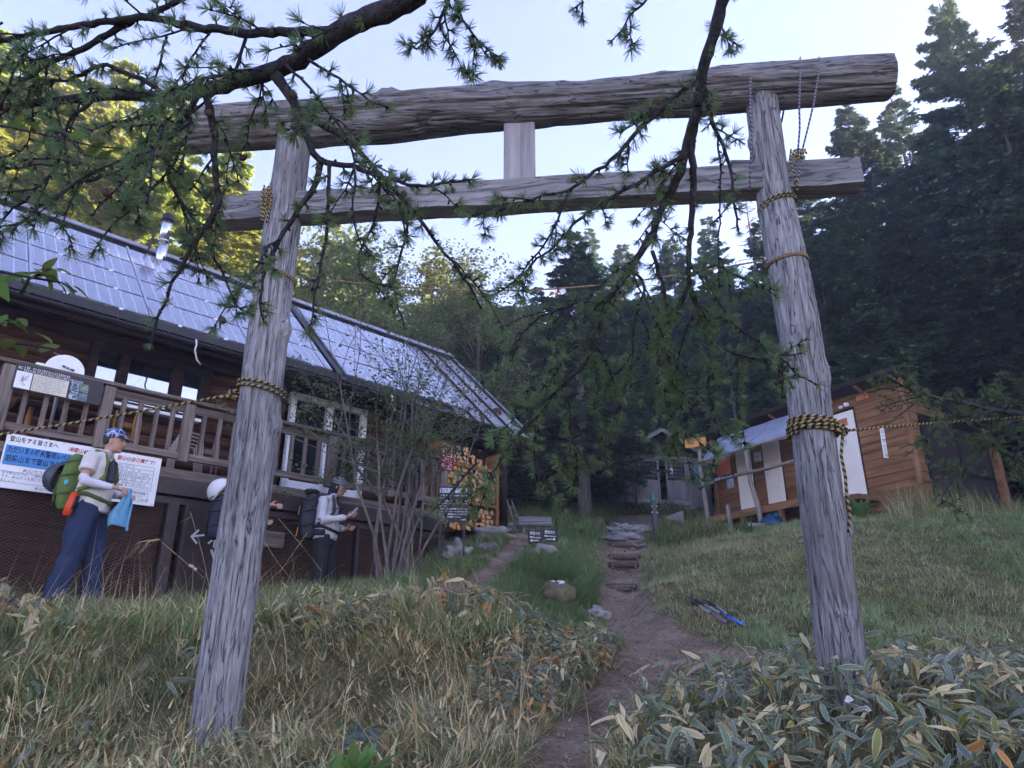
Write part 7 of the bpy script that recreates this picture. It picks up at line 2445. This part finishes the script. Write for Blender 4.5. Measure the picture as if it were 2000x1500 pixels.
# towel
tw = empty('towel', P1.location, P1.rotation_euler.z, label='light blue towel held by the man in the plaid cap', category='towel')
mb = MB()
nx, nyy = 16, 22
vs2, fs2 = [], []
for i in range(nx + 1):
    for j in range(nyy + 1):
        u, v = i / nx, j / nyy
        w = .05 + .17 * min(1, v * 1.6) ** .8
        x = .345 - .035 * v + (u - .5) * w + .012 * math.sin(v * 7)
        y = -.13 + .035 * math.sin(u * 9 + v * 2) * (.3 + v * .6) + .02 * math.sin(u * 17)
        z = 1.075 - .36 * v - .03 * (u - .5) ** 2 * 4 * (1 - v) + .018 * math.sin(u * 3.1 + .6) * v - .03 * (u > .75) * v
        vs2.append((x, y, z))
for i in range(nx):
    for j in range(nyy):
        a = i * (nyy + 1) + j
        fs2.append((a, a + nyy + 1, a + nyy + 2, a + 1))
mb.add(vs2, fs2)
M_TOWEL = plain('blue_terry', lin('6fa4c4'), .95, .12, 30, .8)
to2 = mb.build('cloth', M_TOWEL, tw, True)
sd = to2.modifiers.new('thickness', 'SOLIDIFY'); sd.thickness = .008
MB().blob((.34, -.12, 1.075), (.035, .03, .02), 12, 8, rough=.5, seed=3).build('gathered_end', M_TOWEL, tw, True)

# ---------------- the walker in white with the phone
M_WHT = cloth('white_shirt', (.58, .58, .64))
M_BLK = cloth('black_trousers', (.016, .017, .022))
M_GCAP = cloth('grey_cap', (.24, .25, .29))
p3 = hw(4.72, -.50, 0)
z3 = gz(p3.x, p3.y)
P3, J3 = person((p3.x, p3.y, z3), R(-4), 'person in white long-sleeved shirt and grey cap looking at a phone', dict(
    scale=.955, hip=(-.02, 0, .92), chest=(-.01, 0, 1.24), neck=(.05, 0, 1.44), head=(.115, 0, 1.565), head_tilt=.32, trouser=1.05, hem=-.06, fat=1.0,
    feet=((-.06, -.10), (.08, .10)), arms=(((.0, -.27, 1.08), (.30, -.15, 1.13), (.9, .1, .35)), ((.02, .27, 1.08), (.20, .16, 1.02), (.9, -.3, .1))),
    m_trousers=M_BLK, m_shirt=M_WHT, m_cap=M_GCAP, seed=4., vox=.008, curl=.7))
nk = MB()
loft(nk, [(.03, 0, 1.40, .075, .075), (.05, 0, 1.47, .085, .082), (.075, 0, 1.52, .10, .086), (.085, 0, 1.57, .098, .084), (.075, 0, 1.62, .085, .08)], 20)
fuse(nk, 'neck_gaiter', cloth('black_gaiter', (.012, .014, .022)), P3, .012, 3, .005, 3.)
M_DPK = cloth('dark_grey_pack', (.045, .050, .060))
M_DPK2 = cloth('black_pack', (.02, .022, .026))
bp3 = backpack(P3, 'backpack', 'large dark grey backpack worn by the person with the phone', M_DPK, M_DPK2, (.23, .30, .60), 1.47, -.12, J3)
for z_, col_ in ((1.30, 'c08a3f'), (1.02, 'd08a2f')):
    MB().beam((-.36, -.10, z_), (-.37, -.12, z_ - .12), .012, .006).build('cord', plain('orange_cord' + str(z_), lin(col_), .6, .1, 9, 0), bp3)
MB().blob((-.25, 0, 1.50), (.10, .13, .05), 14, 8, rough=.3, seed=7).build('rolled_top', M_DPK2, bp3, True)
MB().box((-.02, -.215, .93), (.15, .03, .08), bev=.012).build('hip_pocket', M_DPK2, bp3, True)
ph = empty('phone', P3.location, P3.rotation_euler.z, label='white phone in the hand of the person in the grey cap', category='phone')
MB().box((.40, -.16, 1.20), (.012, .07, .14), Matrix.Rotation(R(40), 3, 'Y'), bev=.005).build('case', M_WHITE, ph)
ph.scale = P3.scale

# ---------------- the walker behind the left pillar
M_MAROON = cloth('maroon_jacket', (.13, .022, .040))
M_NVY2 = cloth('dark_navy', (.020, .026, .050))
p2 = hw(3.52, -.62, 0)
z2 = gz(p2.x, p2.y)
P2, J2 = person((p2.x, p2.y, z2), R(10), 'person in maroon jacket mostly hidden behind the left pillar', dict(
    scale=.97, hip=(-.02, 0, .92), chest=(.0, 0, 1.24), neck=(.05, 0, 1.44), head=(.10, 0, 1.565), head_tilt=.25, hem=-.05,
    feet=((-.12, -.10), (.10, .10)), arms=(((.10, -.28, 1.12), (.36, -.22, 1.16), (.9, .05, -.1)), ((.04, .27, 1.08), (.22, .16, 1.0), (.9, -.3, .1))),
    m_trousers=M_NVY2, m_shirt=M_MAROON, m_cap=M_MAROON, seed=6., vox=.009))
bp2 = backpack(P2, 'backpack', 'dark navy backpack behind the left pillar', M_NVY2, M_DPK2, (.22, .30, .52), 1.30, -.13, J2)
hm2 = empty('climbing_helmet', P2.location, P2.rotation_euler.z, label='white round helmet on the pack beside the left pillar', category='helmet')
hm2.scale = P2.scale
hb = MB()
Rh = Matrix.Rotation(R(-55), 3, 'Y')
vs2, fs2 = [], []
for i in range(10):
    th = (math.pi * .56) * i / 9
    for j in range(26):
        a = 2 * math.pi * j / 26
        vs2.append(Vector((-.25, -.03, 1.335)) + Rh @ Vector((.150 * math.sin(th) * math.cos(a), .13 * math.sin(th) * math.sin(a), .15 * math.cos(th))))
for i in range(9):
    for j in range(26):
        fs2.append((i * 26 + j, i * 26 + (j + 1) % 26, (i + 1) * 26 + (j + 1) % 26, (i + 1) * 26 + j))
hb.add(vs2, fs2)
so2 = hb.build('shell', plain('white_helmet', (.66, .66, .68), .25, .03, 9, 0), hm2, True)
sd = so2.modifiers.new('thickness', 'SOLIDIFY'); sd.thickness = .01
MB().tube([(-.25 + .13 * math.cos(a), -.03 + .12 * math.sin(a), 1.29 + .08 * math.cos(a)) for a in np.linspace(0, 6.28, 20)], .006, 6).build('rim_strap', M_BLACK, hm2, True)

# ---------------- the visitor on the toilet porch
M_BLUEJ = cloth('blue_pack', (.05, .11, .19))
p4 = uw(.10, -.45, ZF + .003)
P4, J4 = person(tuple(p4), R(15), 'person in dark clothes standing on the toilet porch', dict(
    scale=1.0, hip=(-.02, 0, .92), chest=(.03, 0, 1.24), neck=(.09, 0, 1.43), head=(.15, 0, 1.55), head_tilt=.45, hem=-.05,
    feet=((-.10, -.10), (.10, .10)), arms=(((.08, -.26, 1.10), (.30, -.12, 1.06), (.9, .2, -.1)), ((.08, .26, 1.10), (.28, .08, 1.05), (.9, -.2, -.1))),
    m_trousers=cloth('dark_brown_trousers', (.035, .032, .034)), m_shirt=cloth('black_jacket', (.018, .019, .026)), m_cap=M_DPK2, m_shoe=M_WHITE, seed=9., vox=.010))
backpack(P4, 'backpack', 'blue backpack worn by the person on the toilet porch', M_BLUEJ, M_BLUEJ, (.20, .30, .56), 1.40, -.10, J4)
# ================================================================== SASA BAMBOO AND OTHER PLANTS
def sasa_mat(name, inner, edge, margin=.30, trans=.3):
    m, nt, b = new_mat(name)
    uv = n_(nt, 'ShaderNodeUVMap')
    sp_ = n_(nt, 'ShaderNodeSeparateXYZ')
    nt.links.new(uv.outputs[0], sp_.inputs[0])
    e = math_(nt, 'MULTIPLY', math_(nt, 'ABSOLUTE', math_(nt, 'SUBTRACT', sp_.outputs[0], .5)), 2.0)
    e = math_(nt, 'MAXIMUM', e, math_(nt, 'MULTIPLY', math_(nt, 'SUBTRACT', sp_.outputs[1], .62), 2.4))
    v = coords(nt, src='Generated')
    e = math_(nt, 'ADD', e, math_(nt, 'MULTIPLY', math_(nt, 'SUBTRACT', noise_tex(nt, v, 6, 4), .5), .5))
    k = ramp(nt, e, [(1 - margin - .08, (0, 0, 0)), (1 - margin + .06, (1, 1, 1))])
    streak = noise_tex(nt, coords(nt, (1, 14, 1), 'Generated'), 7, 3)
    inn = mixc(nt, inner, tuple(min(1, q * 1.5 + .01) for q in inner), streak)
    c = mixc(nt, inn, edge, k)
    hs = n_(nt, 'ShaderNodeHueSaturation')
    nt.links.new(c, hs.inputs['Color'])
    nt.links.new(math_(nt, 'ADD', math_(nt, 'MULTIPLY', objrand(nt), .6), .7), hs.inputs['Value'])
    c = hs.outputs[0]
    nt.links.new(c, b.inputs['Base Color'])
    b.inputs['Roughness'].default_value = .5
    tr = n_(nt, 'ShaderNodeBsdfTranslucent')
    nt.links.new(c, tr.inputs['Color'])
    mx = n_(nt, 'ShaderNodeMixShader')
    mx.inputs[0].default_value = trans
    nt.links.new(b.outputs[0], mx.inputs[1]); nt.links.new(tr.outputs[0], mx.inputs[2])
    nt.links.new(mx.outputs[0], nt.nodes['Material Output'].inputs['Surface'])
    return m
M_SASA = [sasa_mat('sasa_green', (.095, .14, .08), lin('bdb08c'), .17),
          sasa_mat('sasa_bluish', (.125, .165, .125), lin('c9c0a4'), .13),
          sasa_mat('sasa_dry', lin('a4946a'), lin('c9bb94'), .4),
          sasa_mat('sasa_orange', lin('a8703a'), lin('c79a5c'), .4),
          sasa_mat('sasa_olive', lin('6d6f36'), lin('b5a468'), .25)]
M_CANE = plain('sasa_cane', lin('7d7048'), .6, .3, 14, .1)
SP = []
for mi, m in enumerate(M_SASA):
    SP.append([blade_leaf('sasa_leaf', .15, .019, m, 6, .18, c, w) for c, w in ((.35, .002), (.9, .004), (.1, .002), (1.3, .004))])
SS = random.Random(17)
def sasa_clump(label, spots, n, wts, L=(.75, 1.25), hgt=(.12, .42), n_obj=300, score=None, name='sasa_bamboo', cane=True):
    """One stand of sasa: the leaves that show largest are parts, the rest one mass."""
    cx_, cy_ = sum(s_[0] for s_ in spots) / len(spots), sum(s_[1] for s_ in spots) / len(spots)
    root = empty(name, (cx_, cy_, gz(cx_, cy_)), label=label, category='bamboo grass')
    X0 = Vector(root.location)
    leaves = []
    xs_, ys_, rs_ = [], [], []
    for _ in range(n):
        x0, y0, r0 = SS.choices(spots, weights=[s_[2] ** 2 for s_ in spots])[0]
        a, q = SS.uniform(0, 6.28), math.sqrt(SS.random()) * r0
        xs_.append(x0 + q * math.cos(a)); ys_.append(y0 + q * math.sin(a)); rs_.append(1 - (q / r0) ** 2)
    zz_ = ground_z(np.array(xs_), np.array(ys_))
    pdd = path_dist(np.array(xs_), np.array(ys_), (0, 1))
    canes = MB()
    for x, y, z, e, pd_ in zip(xs_[::5], ys_[::5], zz_[::5], rs_[::5], pdd[::5]):
        if pd_ < 1.12:
            continue
        h = hgt[0] + (hgt[1] - hgt[0]) * (SS.random() ** .7) * (.55 + .45 * e)
        d_view = math.hypot(x, y)
        head = SS.uniform(0, 6.28)
        tone = SS.choices(range(5), weights=wts)[0]
        for q in range(SS.choice((4, 5, 6))):
            hd_ = head + SS.gauss(0, 1.0)
            leaves.append((h / hgt[1] * 1.3 - d_view * .12 + SS.random() * .25, x + SS.gauss(0, .012), y + SS.gauss(0, .012), z + h - .012 * q, h, hd_, tone, q))
    leaves.sort(reverse=True)
    rest = {}
    for k, (_, x, y, z, h, hd_, tone, q_) in enumerate(leaves):
        mi = tone if SS.random() < .65 else SS.choices(range(5), weights=wts)[0]
        if h > hgt[1] * .72 and SS.random() < .22:
            mi = SS.choice((2, 2, 2, 4, 1, 1))
        me_ = SP[mi][SS.randrange(4)]
        sc = SS.uniform(*L)
        eul = Matrix.Rotation(hd_, 3, 'Z') @ Matrix.Rotation(SS.gauss(.22, .42), 3, 'Y') @ Matrix.Rotation(SS.gauss(0, .55), 3, 'X')
        if cane and q_ == 0:
            canes.tube([Vector((x + SS.gauss(0, .05), y + SS.gauss(0, .05), z - h - .03)) - X0, Vector((x + SS.gauss(0, .015), y, z - h * .4)) - X0, Vector((x, y, z)) - X0], [.0022, .0018, .001], 3, cap=False)
        if k < n_obj:
            o = link('leaf', me_, root, Vector((x, y, z)) - X0)
            o.rotation_euler = eul.to_euler()
            o.scale = (sc, sc * SS.uniform(.8, 1.25), sc)
        else:
            rest.setdefault(mi, []).append((me_, eul, sc, Vector((x, y, z)) - X0))
    for mi, lst in rest.items():
        VV, QQ, UU, off = [], [], [], 0
        cache = {}
        for me_, eul, sc, p in lst:
            if me_.name not in cache:
                v = np.array([tuple(q.co) for q in me_.vertices])
                f = np.array([tuple(q.vertices) for q in me_.polygons])
                uvv = np.zeros((len(v), 2))
                for lp, u in zip(me_.loops, me_.uv_layers[0].data):
                    uvv[lp.vertex_index] = u.uv
                cache[me_.name] = (v, f, uvv)
            v, f, uvv = cache[me_.name]
            VV.append(v @ np.array(eul).T * sc + np.array(p)); QQ.append(f + off); UU.append(uvv)
            off += len(v)
        link('leaves', np_mesh('leaves', np.concatenate(VV), np.concatenate(QQ), mats=M_SASA[mi], uv=np.concatenate(UU), smooth=True), root, kind='stuff')
    if canes.v:
        canes.build('canes', M_CANE, root, kind='stuff')
    return root
right_spots = [(1.25, 3.1, .45), (1.7, 2.9, .6), (2.4, 3.0, .8), (1.25, 3.8, .42), (1.9, 3.7, .65), (2.7, 3.8, .8), (3.3, 3.4, .7), (1.55, 4.5, .5), (2.2, 4.6, .55), (3.0, 4.7, .7), (3.7, 4.4, .6), (1.1, 2.5, .4), (1.8, 2.3, .5), (.78, 3.0, .3), (.85, 3.6, .3), (.95, 4.1, .3), (.75, 2.6, .25), (.6, 2.9, .28), (.62, 3.4, .28), (.75, 3.9, .25), (1.05, 4.6, .3)]
sasa_clump('white-edged sasa bamboo grass covering the bank round the right pillar', right_spots, 5200, (.44, .22, .21, .01, .12), (.5, .95), (.06, .36))
edge_spots = [(.45, 5.35, .28), (.55, 5.8, .35), (.75, 6.2, .3), (.1, 5.0, .3), (.72, 6.6, .28), (.3, 6.3, .35), (-.05, 4.5, .3), (.2, 5.6, .3)]
sasa_clump('low green sasa bamboo grass along the left edge of the path', edge_spots, 2600, (.42, .22, .16, .06, .14), (.45, .8), (.06, .26), 200)
sasa_clump('dry sasa bamboo grass on the hump left of the path', [(-.45, 6.25, .35), (-.15, 6.5, .3)], 300, (.2, .2, .42, .06, .12), (.6, 1.1), (.12, .42), 150)
sasa_clump('straw coloured sasa tussock right of the left pillar', [(-1.15, 5.7, .4), (-1.5, 5.9, .35), (-.9, 5.9, .3)], 330, (.12, .10, .52, .03, .23), (.5, .9), (.08, .28), 120)
sasa_clump('dry sasa leaves at the left edge of the picture', [(-3.9, 5.3, .5), (-4.3, 5.6, .5), (-3.4, 5.2, .35)], 330, (.16, .12, .44, .04, .24), (.6, 1.1), (.10, .38), 120)
sasa_clump('scattered sasa leaves in the grass round the left pillar', [(-2.3, 4.4, .7), (-1.1, 4.2, .6), (-2.8, 5.0, .5), (-.6, 4.9, .4), (-.4, 3.9, .4)], 110, (.3, .2, .34, .02, .14), (.5, .9), (.06, .22), 60)
# dead leafless culms and arching seed stalks
M_STRAWM = plain('straw_stalk', lin('b5a27a'), .7, .2, 20, 0)
for k, (pts, Y) in enumerate((
        ([(420, 1200), (395, 1080), (372, 1000)], 5.6), ([(372, 1010), (352, 1020)], 5.6), ([(400, 1130), (335, 1075), (308, 1052), (285, 1072)], 5.4),
        ([(575, 1140), (540, 1095), (512, 1050)], 5.8), ([(545, 1120), (600, 1040)], 5.8), ([(628, 1115), (585, 1060), (543, 1012)], 5.8))):
    MB().tube([atY(x, y, Y) for x, y in pts], [.0016, .0015, .0012, .0008][:len(pts)], 5).build('dry_stalk', M_STRAWM, None, True,
        label=['tall dry stalk standing beside the left pillar', 'bent tip of the tall stalk beside the left pillar', 'arching dry seed stalk before the steel door', 'slanting dry stalk right of the left pillar', 'forked dry stalk before the mesh panel', 'long dry stalk leaning before the walker in white'][k], category='stalk')
for k in range(7):
    a = atY(308 + SS.uniform(-3, 8), 1053, 5.4)
    MB().tube([a, a + Vector((-.05 - .015 * k, 0, -.02)), a + Vector((-.09 - .02 * k, .0, -.09 - .01 * k))], [.0018, .0015, .0008], 4).build('seed_plume', M_STRAWM, None, True,
        label='thin drooping seed plume of the arching stalk', category='stalk', group='plumes of the arching stalk')
# pleated green rosettes
M_VER = leaf_mat('false_hellebore_leaf', (.16, .27, .08), .4, .45, .2, hue=.02)
ver = [blade_leaf('pleated_leaf', .20, .035, M_VER, 8, .5, c) for c in (.2, .5, .9)]
def rosette(px, py, Y, label, sc=1.0, n=14):
    p = atY(px, py, Y)
    r = empty('hellebore_plant', (p.x, p.y, gz(p.x, p.y)), label=label, category='plant')
    for k in range(n):
        o = link('leaf', ver[k % 3], r, (SS.gauss(0, .012), SS.gauss(0, .012), .02 + .05 * k / n))
        o.rotation_euler = (0, -R(82 - 50 * (k % 5) / 5) + SS.gauss(0, .1), k * 2.4)
        o.scale = [sc * SS.uniform(.75, 1.1)] * 3
rosette(700, 1482, 3.35, 'bright green pleated rosette at the bottom edge', 1.05, 16)
rosette(650, 1497, 3.3, 'pleated green rosette left of the brighter one at the bottom', .9, 12)
rosette(1690, 1030, 13.0, 'leafy dark green plant at the corner of the hut', 2.2, 14)
rosette(1128, 1030, 13.5, 'dark leafy plant beside the board bench', 1.6, 12)
# bluish dock leaves
M_DOCK = leaf_mat('dock_leaf', (.09, .13, .12), .3, .4, .25, hue=.0)
dk = blade_leaf('dock_leaf', .15, .03, M_DOCK, 6, .3, .6, .004)
p = atY(722, 1392, 3.9)
dr_ = empty('dock_plant', (p.x, p.y, gz(p.x, p.y)), label='bluish green dock leaves in the grass below the left slope', category='plant')
for k in range(7):
    o = link('leaf', dk, dr_, (SS.gauss(0, .03), SS.gauss(0, .03), .10 + SS.uniform(0, .06)))
    o.rotation_euler = (SS.gauss(0, .4), SS.gauss(0, .3), SS.uniform(0, 6.28))
# scraps of white paper among the sasa leaves
for (px, py, lab) in ((1657, 1365, 'left pale paper scrap in the sasa below the pillar'), (1692, 1385, 'right pale paper scrap in the sasa below the pillar')):
    p = atY(px, py, 3.35)
    MB().prism([(-.018, 0, -.010), (.004, .010, -.016), (.020, -.008, -.004), (.012, .012, .012), (-.010, -.010, .014)], (0, .003, 0)).build('paper_scrap', M_PAPER, None, loc=p, label=lab, category='paper')
# ================================================================== THE ADDED HAZE
M_HAZE = bpy.data.materials.new('haze')
M_HAZE.use_nodes = True
nt_ = M_HAZE.node_tree
nt_.nodes.clear()
_o = nt_.nodes.new('ShaderNodeOutputMaterial')
_v = nt_.nodes.new('ShaderNodeVolumePrincipled')
_v.inputs['Color'].default_value = (.86, .90, 1.0, 1)
_v.inputs['Density'].default_value = .0029  # even haze added to lighten the dark trees, standing in for lens glare
_v.inputs['Anisotropy'].default_value = .2
nt_.links.new(_v.outputs[0], _o.inputs['Volume'])
_zs = [v.co.z for v in bpy.data.objects['ground'].data.vertices]
MB().box((0, 200, (34 + min(_zs) - 1) / 2), (1300, 1500, 34 - min(_zs) + 1)).build('haze', M_HAZE, None, kind='stuff', label='thin blue haze added to lift the dark trees like lens glare', category='haze')
print('ground z', min(_zs), max(_zs))
SC.cycles.volume_bounces = 0

bpy.data.scenes.remove(BENCH)
